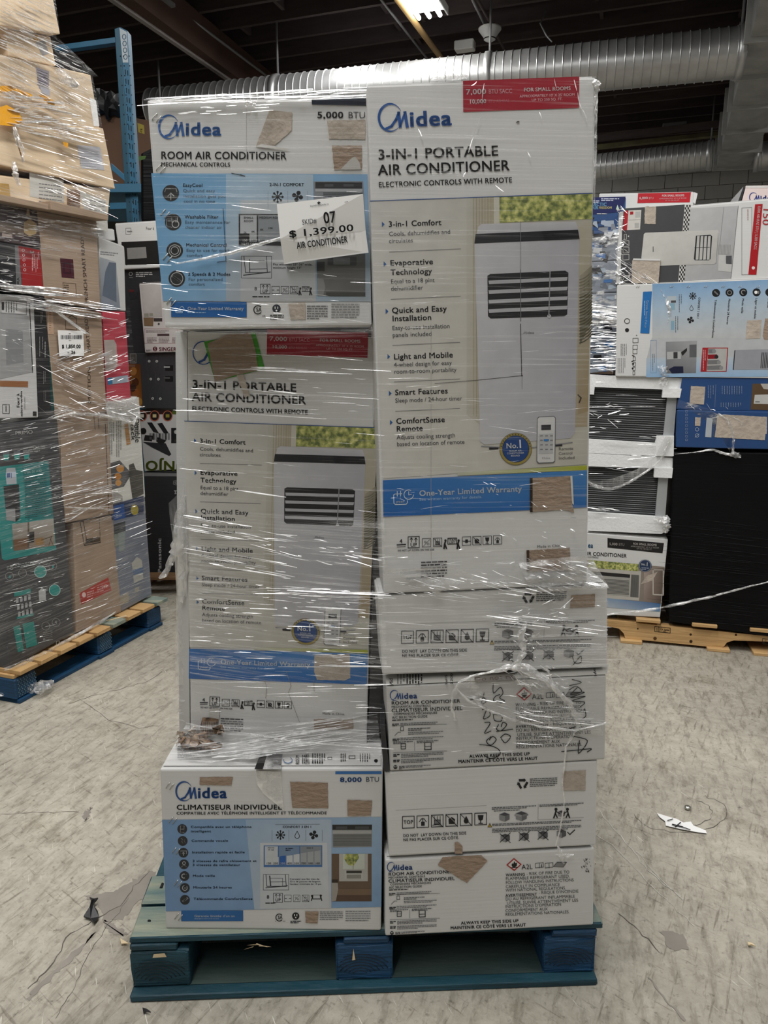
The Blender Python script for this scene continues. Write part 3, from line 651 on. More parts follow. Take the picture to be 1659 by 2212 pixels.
# light fixture in view
A = on_z(905, -40, 4.42); fx = empty('fluorescent_fixture', A, 'lit fluorescent strip light hanging under the dark ceiling', 'ceiling light')
lampm = mat('lit_tube', (1, .98, .93), .5, emit=22.0); P0 = on_z(928, 44, 4.38)
d = E2; far = P0; near = P0 - E2*2.4
bm_mesh('reflector_housing', box_bm((far + near)/2 + Vector((0, 0, .07)), .34, 2.4, .03, E1, E2, bevel=.005), M['foam'], fx)
for q in (-.17, .17): bm_mesh('reflector_wing', box_bm((far + near)/2 + E1*q + Vector((0, 0, .02)), .012, 2.4, .07, E1, E2, bevel=0), M['foam'], fx)
for q in (-.10, 0, .10): tube('lit_tube', [near + E1*q + Vector((0, 0, .03)), far + E1*q + Vector((0, 0, .03))], .019, lampm, fx, 10)
for t in (.15, .85): tube('hanging_rod', [near.lerp(far, t) + Vector((0, 0, .1)), near.lerp(far, t) + Vector((0, 0, .6))], .008, M['conduit'], fx, 5)
Lr = tube_or_fill_lamp(0, 0, 0, 45, 2.3, .3); Lr.location = (far + near)/2 + Vector((0, 0, -.03))
# pipes, conduits and small ceiling fittings
def pipe(label, pa, pb, z, r, m): 
    A = on_z(*pa, z); B = on_z(*pb, z); return tagged(tube('ceiling_pipe', [A, B], r, m, None, 8, origin=(A + B)/2), label, 'pipe')
pipe('thin straight steel conduit beside the brown roof beam', (330, -20), (587, 172), 4.5, .014, M['conduit'])
pipe('thin dark steel conduit left of the fluorescent light', (820, -5), (922, 126), 4.5, .012, M['conduit'])
pipe('yellowish pipe running under the fluorescent light', (845, -20), (952, 124), 4.42, .028, M['yellowpipe'])
pipe('grey conduit leading to the ceiling speaker cone', (1018, -5), (1055, 70), 4.5, .012, M['conduit'])
pipe('dark conduit right of the ceiling speaker cone', (1030, -5), (1088, 104), 4.5, .014, M['joist'])
pipe('thin conduit above the yellow girder by the block wall', (1290, 302), (1445, 287), 4.38, .014, M['conduit'])
tagged(along('yellow_girder', (1290, 322), (1555, 294), 4.3, .10, .05, mat('yellow_stained_girder', (.20, .18, .09), .8, noise=.5), None), 'yellow stained girder above the thin round duct', 'girder')
A = on_z(1058, 72, 4.42); sp = empty('ceiling_speaker', A, 'small white cone shaped ceiling device hanging from a conduit', 'ceiling fitting')
vs = []; fs = []; pr = [(.05, .05), (.11, .045), (.11, .03), (.055, -.04), (.055, -.055), (.02, -.075), (.0, -.078)]; n = 20
for r_, z in pr:
    for i in range(n): vs.append(A + Vector((r_*math.cos(2*math.pi*i/n), r_*math.sin(2*math.pi*i/n), z)))
for j in range(len(pr)-1):
    for i in range(n): fs.append((j*n+i, j*n+(i+1) % n, (j+1)*n+(i+1) % n, (j+1)*n+i))
mesh('cone_housing', vs, fs, M['foam'], sp, smooth=True); tube('black_collar', [A + Vector((0, 0, -.045)), A + Vector((0, 0, -.055))], .058, M['blackplastic'], sp, 16)
A = on_z(1004, 110, 4.42); o = bm_mesh('junction_box', box_bm(A, .20, .12, .09, E1, E2, bevel=.01), M['foam'], None, origin=A); tagged(o, 'white rectangular junction box above the large duct', 'junction box')
A = on_z(1456, 285, 4.3); o = bm_mesh('junction_box', box_bm(A, .30, .12, .11, E1, E2, bevel=.01), M['conduit'], None, origin=A); tagged(o, 'small grey junction box at the end of the far conduit', 'junction box')
A = on_z(1182, 20, 4.5); B = on_z(1180, 92, 4.15); tagged(tube('hanging_wire', [A, A.lerp(B, .4) - E1*.06, A.lerp(B, .8) + E1*.0, B + E1*.05], .007, M['conduit'], None, 6, origin=A), 'thin bent grey wire hanging down to the large duct', 'wire')
A = on_z(341, 130, 4.3); B = A - Vector((0, 0, .52)); tagged(tube('hanging_rod', [A, B], .012, M['conduit'], None, 6, origin=A), 'thin grey rod hanging under the ceiling left of the beam', 'rod')
bm_mesh('beam_plate', box_bm(on_z(345, 2, 4.45), .12, .3, .03, E1, E2, bevel=0), M['conduit'], ce)

# ================================================================== THE PALLET IN FRONT
PX = (E := None)
g0 = on_z(288, 2147, 0); g1 = on_z(1284, 2112, 0)
ux = (g1 - g0).normalized(); uy = Vector((-ux.y, ux.x, 0)); PW = (g1 - g0).length; PD = 1.22
pal = empty('wooden_pallet', (g0 + g1)/2 + uy*PD/2, 'worn blue painted wooden block pallet under the tall stack of cartons', 'pallet')
def pp(a, b, z): return g0 + ux*a + uy*b + Vector((0, 0, z))
def rough_box(c, sx, sy, sz, jit=.0015, bevel=.003):
    bm = box_bm(c, sx, sy, sz, ux, uy, bevel=bevel)
    for v in bm.verts: v.co += Vector((rnd.uniform(-jit, jit), rnd.uniform(-jit, jit), rnd.uniform(-jit, jit)*.6))
    return bm
for i, b in enumerate((.05, PD/2, PD - .05)): bm_mesh('bottom_board', rough_box(pp(PW/2, b, .001), PW, .10 if i else .145, .0155), M['bluewood_edge'], pal)
for b in (.075 + .0,): pass
mesh('bottom_deck_face', [pp(.02, .002, .0172), pp(PW-.02, .002, .0172), pp(PW-.02, .115, .0172), pp(.02, .115, .0172)], [(0, 1, 2, 3)], M['tealboard'], pal)
for a in (.05, PW/2, PW - .05): bm_mesh('bottom_runner', rough_box(pp(a, PD/2, .0005), .095, PD - .25, .0155), M['bluewood_edge'], pal)
for i, (a, w) in enumerate(((.062, .124), (PW/2 - .005, .125), (PW - .06, .115))):
    for j, b in enumerate((.065, PD/2, PD - .06)):
        bm = box_bm(pp(a, b, .0165), w, .13, .089, ux, uy, bevel=.006, seg=2)
        bmesh.ops.subdivide_edges(bm, edges=bm.edges[:], cuts=1)
        for v in bm.verts: v.co += Vector((rnd.uniform(-1, 1), rnd.uniform(-1, 1), rnd.uniform(-1, 1)))*.002
        bk = bm_mesh('block', bm, M['bluewood'] if i == 1 else M['bluewood_edge'] if i == 0 else M['bluewood'], pal)
        if j == 0:   # end-grain rings and chips of bare wood
            cz = .02; c = pp(a - .01, -.0012, .03)
            for q in range(7):
                rr_ = .014 + q*.0085; pts = [c + ux*rr_*math.cos(R(t))*1.15 + Vector((0, 0, max(-.008, rr_*math.sin(R(t))*.8))) for t in range(20, 161, 14)]
                pts = [p_ for p_ in pts if abs((p_ - pp(a, 0, 0)).dot(ux)) < w/2 - .004 and p_.z < .1]
                if len(pts) > 2: tube('grain_ring', pts, .0007, M['slot'], bk, 4)
def chip(pts, par=pal): mesh('bare_wood_chip', pts, [tuple(range(len(pts)))], M['splinter'], par)
def chipf(a0, z0, a1, z1, off=-.0022): chip([pp(a0, off, z0), pp(a1, off, z0 + .001), pp(a1 - .004, off, z1), pp(a0 + .003, off, z1 - .002)])
chipf(.048, .093, .078, .104, -.004); chipf(.006, .004, .075, .009); chipf(.12, .006, .20, .009); chipf(.03, .006, .04, .013, -.003); chipf(.475, .07, .482, .10, -.004); chipf(.19, .010, .198, .017, -.003)
bm_mesh('stringer_board', rough_box(pp(.05, PD/2, .106), .10, PD, .016), M['bluewood_edge'], pal)
bm_mesh('stringer_board', rough_box(pp(PW/2, PD/2, .106), .10, PD, .016), M['bluewood'], pal)
bm_mesh('stringer_board', rough_box(pp(PW - .05, PD/2, .106), .10, PD, .016), M['bluewood'], pal)
bb = .048; 
for i, (b, w) in enumerate([(.05, .095), (.152, .09), (.34, .10), (.50, .09), (.66, .09), (.82, .09), (.99, .10), (1.17, .095)]):
    bm = rough_box(pp(PW/2 + rnd.uniform(-.006, .006), b, .1225), PW + (.012 if i == 0 else 0), w, .017); bd = bm_mesh('deck_board', bm, [M['bluewood_worn'], M['bluewood_edge']] if i < 2 else M['bluewood'], pal)
    if i < 2:
        for pf in bd.data.polygons:
            pf.material_index = 0 if pf.normal.z > .7 else 1
    for a in (.03, .075): tube('nail_head', [pp(a, b + rnd.uniform(-.02, .02), .1393), pp(a, b, .1402)], .0035, M['slot'], bd, 7)
# torn splinters under the front board
for k, (a, z) in enumerate([(.27, .118), (.275, .115), (.262, .113), (.268, .12)]): chip([pp(a, -.006, z), pp(a + .028*(1 if k % 2 else -.7), -.012, z + .006 - k*.003), pp(a + .003, -.006, z + .003)])

# ================================================================== CARTONS OF THE FRONT PALLET
P_C1 = vplane(1.3837, -.01422); P_B = vplane(1.3679, .0726)
# ---- C1: French window unit carton, bottom left
Q = [(345, 1662), (827, 1661), (823, 2010), (358, 2006)]
c1 = carton('air_conditioner_carton', 'white and pale blue carton marked 8,000 BTU, lowest of the left column', 'carton', P_C1, Q, .50, M['card'])
C8 = (330, 1620, 3.19)
def window_unit_art(pl, par, fr):
    """print of the French 8,000 BTU face, in the scale of its artwork"""
    k = Ink(pl, par, C8, -.002); k.part('printed_panel')
    k.poly([(64, 482), (1578, 462), (1575, 1082), (90, 1112)], ['#7b9fc8', '#a3bcd6', '#84a6cb', '#7a9dc6'], 1)
    k.poly([(640, 480), (1230, 480), (1230, 1090), (700, 1098)], ['#a3bbd4', '#b5c5d6', '#c3c8cc', '#b6c3d0'], 1.4)
    k.poly([(740, 640), (1200, 640), (1215, 1090), (740, 1095)], ['#cdd3d8', '#cfd4d8', '#c9ccd0', '#c6cbd0'], 1.8)
    k.rect(196, 1107, 622, 1180, '#2e69a8', 3); k.rect(1258, 148, 1576, 166, '#3b76b8', 2)
    k.part('brand_logo').logo(155, 285, 360, '#24508f')
    k.part('lettering').text('CLIMATISEUR INDIVIDUEL', 163, 412, 892, 33, K, 'b').text('COMPATIBLE AVEC TÉLÉPHONE INTELLIGENT ET TÉLÉCOMMANDE', 163, 446, 1200, 19, K, 'b')
    k.text('8,000', 1290, 220, 1442, 30, '#2b5c9d', 'x').text('BTU', 1466, 219, 1562, 32, '#3a4a60')
    y = [538, 568, 633, 713, 773, 800, 875, 955, 1034]; t = ['Compatible avec un téléphone', 'intelligent', 'Commande vocale', 'Installation rapide et facile', '3 vitesses de rafraîchissement et', '3 vitesses de ventilateur', 'Mode veille', 'Minuterie 24 heures', 'Télécommande ComfortSense']
    xe = [682, 402, 520, 635, 716, 604, 430, 546, 688]; xs = [261, 261, 266, 269, 273, 273, 275, 277, 281]
    for a, b, c, d in zip(t, y, xe, xs): k.text(a, d, b, c, 15, '#25323f', 'b')
    k.text('Garantie limitée d\'un an', 286, 1152, 566, 15, WH, 'b').greek(286, 1162, 566, 1, 5, 4, '#c7d8ea', seed=3)
    k.text('CONFORT 3 EN 1', 895, 538, 1096, 15, K, 'b')
    k.part('feature_icons')
    for i, (x, yy) in enumerate([(203, 545), (206, 627), (211, 708), (215, 788), (218, 869), (221, 951), (222, 1033)]): k.disc(x, yy, 34, '#2f3236', 2)
    g = '#b8bcc2'
    k.frame(190, 524, 216, 568, 4, g).line([(196, 545), (210, 545)], 5, g); k.line([(195, 610), (206, 618), (200, 630), (208, 646)], 5, g).line([(222, 614), (216, 626), (224, 640)], 4, g)
    k.line([(190, 716), (190, 696), (232, 696), (232, 716)], 4, g).line([(211, 726), (211, 706)], 5, g).line([(203, 714), (211, 704), (219, 714)], 4, g)
    k.ring(215, 780, 12, 4, g).line([(195, 808), (215, 792), (235, 808)], 5, g); k.ring(214, 869, 17, 6, g, a0=60, a1=300).disc(230, 858, 4, g); k.ring(221, 951, 19, 4, g, a0=-40, a1=260).text('24', 211, 958, 233, 13, g, 'b'); k.line([(210, 1042), (236, 1022)], 14, g).line([(214, 1040), (232, 1026)], 7, '#2f3236', 4)
    k.snow(880, 586, 30); k.drop(995, 586, 26, K); k.fan(1109, 586, 34)
    for x in (822, 938, 1054, 1168): k.line([(x, 552), (x, 628)], 2, '#59616a')
    k.line([(845, 514), (1150, 512)], 2, '#59616a'); [k.rect(x, 620, x + 64, 627, '#33383d') for x in (848, 958, 1092)]
    k.part('room_size_chart'); k.rect(764, 658, 1168, 808, '#4b76ad', 2); k.rect(772, 664, 862, 792, '#c9ced3', 3); k.rect(870, 664, 1010, 792, '#7c93b0', 3); k.rect(1016, 664, 1162, 792, '#8c9399', 3)
    for i, h in enumerate([45, 50, 58, 62, 70, 80, 88, 94]): k.poly([(778 + i*48, 790), (820 + i*48, 790), (820 + i*48, 786-h), (778 + i*48, 792-h)], '#2f62ad' if i == 2 else '#cdd2d6' if i < 5 else '#a9adb1', 4).text(['150', '250', '350', '400', '550', '700', '1000', '1400'][i], 782 + i*48, 787, 816 + i*48, 12, '#3a4148' if i != 2 else '#dfe8f3', 'b', 5)
    k.text('PETITE', 792, 680, 838, 10, K, 'r', 4).text('PIÈCE', 796, 694, 834, 10, K, 'r', 4); k.greek(915, 676, 970, 2, 12, 7, '#2c3a4c', 4); k.greek(1060, 672, 1140, 1, 12, 7, '#4c545c', 4)
    k.part('window_drawing'); k.frame(762, 858, 936, 966, 3, '#33383d'); k.line([(780, 862), (786, 940), (920, 940), (914, 862)], 5, '#33383d').line([(806, 870), (812, 935)], 8, '#33383d', 3).line([(808, 910), (912, 908)], 4, '#33383d').line([(780, 950), (928, 936)], 6, '#33383d').rect(800, 862, 890, 872, '#33383d'); k.line([(806, 884), (895, 884), (895, 935)], 3, '#33383d')
    for i, t in enumerate(['Convient aux fenêtres de', '23 à 36 pouces de largeur,', 'hauteur minimale de 14 po.']): k.text(t, 944, 895 + i*17, [1148, 1160, 1164][i], 10, '#33383d', 'b')
    k.part('handling_symbols').pack_icons(832, 988, 62, 0, 'U').pack_icons(908, 1000, 46, 61, 'CXW').text('8', 785, 1024, 804, 22, K, 'b'); k.rect(772, 1030, 816, 1036, K).rect(772, 1038, 816, 1042, K); k.greek(776, 1052, 905, 1, 5, 7, K)
    k.frame(1104, 1000, 1154, 1030, 3, K).disc(1098, 1006, 8, K).disc(1158, 1004, 8, K).line([(1100, 1014), (1094, 1036)], 8, K).line([(1158, 1012), (1164, 1036)], 8, K).line([(1100, 1024), (1160, 1024)], 4, K)
    k.ring(872, 1155, 27, 6, K, a0=40, a1=320); k.text('SA', 862, 1165, 894, 22, K, 'b').text('c', 842, 1184, 852, 10, K).text('us', 896, 1184, 914, 10, K); k.disc(985, 1145, 25, K).rect(974, 1132, 979, 1146, WH, 4).rect(991, 1132, 996, 1146, WH, 4).disc(985, 1155, 5, WH, 4); k.greek(948, 1178, 1024, 2, 10, 6, K)
    k.greek(1150, 1114, 1312, 5, 13, 5, '#6a6d70', 3, 5).greek(1328, 1110, 1500, 5, 16, 5, '#7d8083', 3, 6)
    k.part('printed_unit_picture'); k.poly([(1236, 514), (1512, 514), (1510, 668), (1240, 672)], '#8f9190', 2); k.rect(1238, 516, 1510, 550, '#2a2b2c', 3).rect(1262, 526, 1340, 545, '#4a4c4e', 4).rect(1395, 526, 1490, 545, '#4a4c4e', 4).rect(1240, 555, 1508, 578, '#b0b1ae', 3).disc(1375, 563, 7, '#222', 4) if False else k.rect(1238, 516, 1510, 550, '#2a2b2c', 3).rect(1262, 526, 1340, 545, '#4a4c4e', 4).rect(1395, 526, 1490, 545, '#4a4c4e', 4).rect(1240, 555, 1508, 578, '#b0b1ae', 3)
    for i in range(11): k.rect(1244, 584 + i*7.4, 1506, 587 + i*7.4, '#5b5d58', 3)
    k.part('printed_room_picture'); k.rect(1233, 716, 1508, 1044, '#6b5746', 2); k.rect(1233, 958, 1508, 1000, '#7a6450', 3).rect(1233, 1000, 1508, 1044, '#5a4536', 3)
    k.rect(1284, 716, 1482, 905, '#b9b7b1', 3).rect(1310, 716, 1460, 822, '#c9cfc4', 4).rect(1322, 830, 1448, 892, '#c0bfba', 4).rect(1334, 832, 1440, 850, '#3c3a36', 5).rect(1336, 860, 1436, 886, '#8b8981', 5).rect(1378, 716, 1384, 822, '#a9a7a1', 6)
    k.poly([(1233, 900), (1275, 905), (1278, 960), (1262, 1040), (1233, 1044)], '#a59f98', 5).rect(1233, 895, 1276, 915, '#3a2d24', 6)
    k.part('printed_plant', m=M['leaves']); k.poly([(1330, 718), (1415, 718), (1420, 745), (1380, 800), (1345, 790), (1318, 750)], '#5f7a33', 6)
    k.flush()
window_unit_art(P_C1, c1, None)
for x, y in ((90, 262), (110, 500), (132, 710), (145, 935), (150, 1165)):
    X, Y = 330 + x/3.19, 1620 + y/3.19; staple(c1, P_C1, X, Y, 9, -12); staple(c1, P_C1, X + 8, Y + 3, 9, -12)
torn(c1, P_C1, [(323, 188), (552, 186), (540, 245), (322, 240)], C8); torn(c1, P_C1, [(945, 218), (1205, 226), (1208, 402), (962, 398)], C8); torn(c1, P_C1, [(1340, 345), (1512, 348), (1502, 452), (1342, 455)], C8); torn(c1, P_C1, [(1050, 1112), (1142, 1112), (1134, 1196), (1052, 1190)], C8)
# print on the top of C1 (seen in front of the tall carton)
TOPZ = .5265; P_T = Plane((0, 0, TOPZ), (0, 0, 1)); CT = (300, 1500, 2.765)
k = Ink(P_T, c1, CT, -.006); k.part('top_print'); k.poly([(727, 352), (858, 352), (846, 445), (690, 447)], '#161616', 2)
k.greek(230, 310, 430, 7, 11, 5, '#77797b', 2, 8)
k.text('ROOM', 958, 415, 958, 22, K, 'b', y1=362).text('CLIMATISEUR', 1018, 414, 1016, 22, K, 'b', y1=352).vgreek(975, 360, 412, 3, 12, 6, K).vgreek(1035, 352, 412, 6, 14, 7, K, seed=2).vgreek(1205, 352, 402, 3, 12, 6, K, seed=4).vgreek(1320, 352, 402, 5, 14, 5, K, seed=6)
k.frame(1128, 374, 1152, 388, 3, K).frame(1255, 366, 1290, 384, 4, K).disc(1416, 396, 11, K).ring(890, 392, 28, 4, BL, a0=-60, a1=200, ry=20); k.flush()
k = Ink(P_T, c1, CT); 
k.part('packing_tape', 'clear tape over the centre seam', m=M['film_clump']); k.poly([(768, 352), (860, 352), (848, 447), (740, 447)], WH, 4); k.flush()
k = Ink(P_C1, c1, C8); k.part('packing_tape', 'smudged tape strip over the seam', m=M['film_clump']); k.poly([(705, 146), (880, 150), (905, 420), (760, 300), (720, 240)], WH, 6).flush()

# ---- right column: four wide cartons
def side_text_art(pl, par, H=None):
    k = Ink(pl, par, (800, 1640, 3.072), -.045, H)
    k.part('handling_symbols').pack_icons(213, 381, 78, 96, 'THWBDG')
    k.part('lettering').text('DO NOT  LAY DOWN ON THIS SIDE', 218, 517, 638, 18, K, 'b', y1=499).text('NE PAS PLACER SUR CE CÔTÉ.', 218, 545, 590, 18, K, 'b', y1=530)
    k.part('recycling_symbol')
    for a in (0, 120, 240): 
        q = R(a - 90); cx, cy = 1010 + 24*math.cos(q), 162 + 22*math.sin(q); tx, ty = -math.sin(q), math.cos(q)
        k.line([(cx - 17*tx, cy - 17*ty), (cx + 10*tx, cy + 10*ty)], 15, K).poly([(cx + 8*tx + 14*ty, cy + 8*ty - 14*tx), (cx + 24*tx, cy + 24*ty), (cx + 8*tx - 12*ty, cy + 8*ty + 12*tx)], K, 3)
    k.greek(1058, 130, 1240, 5, 12, 5, '#4a4a4c', 3, 2)
    k.part('lifting_diagram'); k.greek(806, 320, 1100, 2, 10, 5, '#55565a', 3, 3).greek(820, 342, 1060, 1, 9, 5, '#55565a', 3, 9).greek(1122, 302, 1415, 2, 9, 5, '#55565a', 3, 4).line([(1114, 296), (1112, 402)], 2, '#8a8a8c').line([(1112, 402), (1415, 386)], 2, '#8a8a8c')
    k.cube(890, 384, 34).cube(1002, 378, 36, open_=True); k.cube(1268, 362, 24)
    for x, sg in ((1232, 1), (1308, -1)): k.disc(x, 332, 10, K).line([(x, 342), (x - 6*sg, 366), (x - 14*sg, 388)], 9, K).line([(x - 2*sg, 364), (x + 8*sg, 386)], 8, K).line([(x, 346), (x + 26*sg, 362)], 6, K)
    k.poly([(780, 450), (793, 426), (806, 450)], '#c9a93a', 2).line([(780, 450), (793, 426), (806, 450), (780, 450)], 3, K); k.line([(793, 434), (793, 446)], 3, K, 4)
    k.greek(808, 430, 1400, 2, 9, 5, '#55565a', 3, 5).greek(808, 462, 1400, 3, 10, 5, '#55565a', 3, 6)
    for x, y, cr in ((895, 523, 1), (1020, 514, 1), (1146, 504, 1), (1268, 494, 0)): k.cube(x, y, 31, '#58585b', cross=bool(cr))
    k.line([(1310, 486), (1324, 500), (1356, 470)], 6, K); k.line([(170, 340), (770, 308)], 1.5, '#8f8f8c', 1)
    k.flush(); return k
def front_text_art(pl, par, H=None):
    k = Ink(pl, par, (800, 1640, 3.072), -.042, H)
    k.part('brand_logo').logo(110, 717, 172, '#27508f')
    k.part('lettering').text('ROOM AIR CONDITIONER', 120, 774, 548, 20, K, 'b').text('MECHANICAL CONTROLS', 120, 793, 364, 12, K, 'b').text('CLIMATISEUR INDIVIDUEL', 120, 820, 562, 21, K, 'b').text('À COMMANDES MÉCANIQUES', 120, 838, 404, 12, K, 'b').text('A/C SELECTION GUIDE', 124, 859, 343, 14, K, 'b').greek(124, 866, 350, 1, 6, 6, K)
    k.text('A2L', 1004, 732, 1078, 32, K)
    for t, x0, y, x1 in (('- RISK OF FIRE DUE TO', 1036, 770, 1322), ('FLAMMABLE REFRIGERANT USED.', 898, 803, 1324), ('FOLLOW HANDLING INSTRUCTIONS', 898, 829, 1350), ('CAREFULLY IN COMPLIANCE', 898, 856, 1258), ('WITH NATIONAL REGULATIONS.', 898, 880, 1298), ('- RISQUE D\'INCENDIE', 1117, 896, 1382), ('DÛ AU RÉFRIGÉRANT INFLAMMABLE', 897, 938, 1358), (' UTILISÉ. SUIVRE ATTENTIVEMENT LES', 897, 965, 1380), ('INSTRUCTIONS D\'OPÉRATION', 896, 988, 1268), ('CONFORMÉMENT AUX', 896, 1015, 1178), ('RÉGLEMENTATIONS NATIONALES.', 896, 1040, 1322)): k.text(t, x0, y, x1, 19, K, 'r')
    k.text('WARNING', 899, 778, 1028, 18, K, 'b').text('AVERTISSEMENT', 897, 914, 1108, 18, K, 'b')
    k.text('ALWAYS KEEP THIS SIDE UP', 602, 1097, 984, 18, K, 'x').text('MAINTENIR CE CÔTÉ VERS LE HAUT', 532, 1130, 1034, 19, K, 'x')
    k.part('flame_symbol').poly([(953, 656), (1004, 698), (955, 742), (902, 702)], '#b3202a', 1).poly([(953, 666), (993, 699), (955, 732), (913, 702)], '#e4e2dd', 2)
    k.poly([(955, 676), (963, 690), (974, 686), (972, 708), (960, 716), (944, 716), (936, 702), (942, 690), (948, 696)], '#1a1a1a', 3).line([(938, 720), (974, 718)], 5, '#1a1a1a', 3)
    for x in (1096, 1160): k.frame(x, 692, x + 52, 722, 3, K, sl=-.1).line([(x + 26, 692), (x + 26, 722)], 3, K)
    k.poly([(1216, 712), (1240, 684), (1302, 684), (1280, 716)], '#8a8a8a', 2).line([(1216, 712), (1240, 684), (1302, 684), (1280, 716), (1216, 712)], 3, K).line([(1136, 700), (1136, 715)], 5, K)
    k.part('selection_chart'); g = '#5a5b5e'
    k.greek(124, 890, 170, 2, 9, 6, K, 3, 1).greek(174, 886, 405, 2, 9, 4, g, 3, 2).rect(124, 900, 462, 902, g, sl=-.03).frame(176, 908, 194, 932, 3, K).line([(140, 962), (160, 942), (176, 942)], 3, g).greek(222, 918, 360, 2, 10, 5, g, 3, 3).greek(222, 942, 440, 2, 10, 4, g, 3, 4)
    k.greek(126, 982, 170, 2, 9, 6, K, 3, 5).greek(174, 976, 440, 2, 10, 4, g, 3, 6).greek(130, 1000, 250, 2, 9, 5, g, 3, 7).greek(275, 994, 410, 2, 9, 5, g, 3, 8).frame(178, 1012, 206, 1044, 4, K).line([(178, 1028), (206, 1027)], 3, K).frame(324, 1004, 364, 1048, 5, K).line([(324, 1030), (364, 1028)], 4, K).line([(262, 1000), (262, 1054)], 2, g).rect(130, 1064, 462, 1066, g, sl=-.03)
    k.greek(130, 1076, 170, 2, 9, 6, K, 3, 9).greek(178, 1074, 440, 3, 9, 4, g, 3, 10).greek(130, 1110, 170, 2, 9, 6, K, 3, 11).greek(178, 1108, 440, 3, 9, 4, g, 3, 12).disc(143, 1154, 12, K).rect(138, 1148, 141, 1155, WH, 4).rect(146, 1148, 149, 1155, WH, 4).greek(165, 1148, 200, 3, 8, 5, g, 3, 13).greek(205, 1146, 360, 2, 8, 4, g, 3, 14)
    k.flush(); return k
B4 = carton('air_conditioner_carton', 'lowest white carton of the right column with a diamond shaped torn brown patch', 'carton', P_B, [(832, 1858), (1284, 1832), (1282, 1998), (832, 2022)], .46, M['card'])
front_text_art(P_B, B4)
k = Ink(P_B, B4, (800, 1640, 3.072)); k.part('ink_smudge'); r_ = random.Random(4)
for i in range(46): x, y = r_.gauss(1428, 18), r_.uniform(655, 745); k.rect(x, y, x + r_.uniform(2, 5), y + r_.uniform(2, 9), '#4a4a48', 2)
k.flush()
torn(B4, P_B, [(480, 648), (735, 636), (778, 676), (640, 822), (448, 702)], (800, 1640, 3.072))
P_B3 = vplane(1.366, .0726)
B3 = carton('air_conditioner_carton', 'white handling symbol carton second from the bottom of the right column, clear of film', 'carton', P_B3, [(832, 1668), (1291, 1643), (1287, 1826), (840, 1850)], .46, M['card'])
side_text_art(P_B3, B3)
torn(B3, P_B3, [(1280, 82), (1430, 72), (1428, 206), (1276, 208)], (800, 1640, 3.072), m='torn_pale', label='pale torn patch with a brown rim')
torn(B3, P_B3, [(560, 552), (582, 550), (612, 580), (610, 628), (560, 626)], (800, 1640, 3.072))
HB = homog([(120, 774), (952, 656), (1320, 1022), (165, 1148)], [(140, 868), (1018, 750), (1405, 1140), (190, 1275)])
def via(h, c0=(800, 1640, 3.072), c1_=(800, 1240, 3.072)):
    return lambda x, y: (lambda q: (c1_[0] + q[0]/c1_[2], c1_[1] + q[1]/c1_[2]))(h((x - c0[0])*c0[2], (y - c0[1])*c0[2]))
P_B2 = vplane(1.364, .0726)
B2 = carton('air_conditioner_carton', 'white carton with black marker scrawl beside its refrigerant warning, in the right column', 'carton', P_B2, [(834, 1482), (1310, 1458), (1307, 1641), (842, 1666)], .46, M['card_dull'])
front_text_art(P_B2, B2, via(HB))
k = Ink(P_B2, B2, (800, 1240, 3.072)); k.part('marker_scrawl', 'black handwritten marker scrawl')
for p_ in ([(815, 730), (818, 790), (862, 752), (880, 790), (858, 822), (890, 842), (850, 858), (818, 838), (830, 812), (858, 800)], [(662, 836), (740, 812)], [(755, 790), (738, 862), (770, 842), (748, 815)], [(744, 900), (772, 895), (750, 960), (792, 942), (790, 905)], [(815, 932), (870, 940), (868, 975), (826, 972), (815, 932)], [(760, 985), (795, 990), (758, 1055), (800, 1042)], [(850, 1000), (838, 1030), (868, 1040), (905, 1000), (880, 985), (868, 1012)], [(800, 1080), (770, 1110), (800, 1135), (835, 1100), (812, 1078), (790, 1100)], [(838, 1045), (945, 1030)], [(865, 1085), (895, 1120), (930, 1080), (895, 1062), (865, 1085)], [(725, 1132), (800, 1140), (852, 1165), (858, 1200), (800, 1225), (758, 1205)],
           [(1322, 740), (1400, 720), (1340, 700)], [(1318, 770), (1365, 745), (1402, 780), (1330, 800), (1372, 755)], [(1330, 790), (1420, 785), (1330, 820), (1425, 812), (1340, 842), (1422, 850), (1395, 880)], [(1422, 895), (1430, 940), (1405, 962)], [(1300, 1035), (1382, 1010), (1340, 1070), (1440, 1105), (1382, 1190), (1388, 1105)], [(1270, 1178), (1380, 1168), (1465, 1160), (1440, 1180)]): k.stroke(p_, 5.5, '#17171a', 6)
k.flush()
# print on the strip of its top seen under the next carton, pressed flap board
P_strip = plane3(P_B2.at(834, 1481), P_B2.at(1310, 1457), P_B.at(1310, 1440, -.02))
k = Ink(P_strip, B2, (800, 1240, 3.072)); k.part('top_print'); k.poly([(100, 665), (1585, 600), (1570, 665), (105, 738)], '#b5b4ae', 1)
k.text('Mid', 152, 738, 148, 24, K, 'b', y1=690).vgreek(178, 664, 732, 3, 20, 9, '#6d6d6b', 3).vgreek(240, 664, 732, 6, 19, 9, K, 3).text('RoHS', 512, 732, 510, 16, K, 'b', y1=668).text('2200', 548, 730, 546, 16, K, 'b', y1=658).text('Do not re', 690, 712, 950, 26, '#5a4a44', 'r', y1=690).text('ide', 1505, 675, 1490, 18, K, 'b', y1=622)
k.rect(690, 650, 960, 716, '#7d7872', 2, sl=-.05).flush()
HA = homog([(212, 380), (1415, 290), (1355, 470), (218, 545)], [(206, 378), (1490, 305), (1415, 503), (210, 552)])
P_B1 = vplane(1.372, .0726)
B1 = carton('air_conditioner_carton', 'film veiled low white carton directly under the tall carton of the right column', 'carton', P_B1, [(815, 1287), (1313, 1262), (1312, 1441), (826, 1458)], .46, M['card'])
side_text_art(P_B1, B1, via(HA))
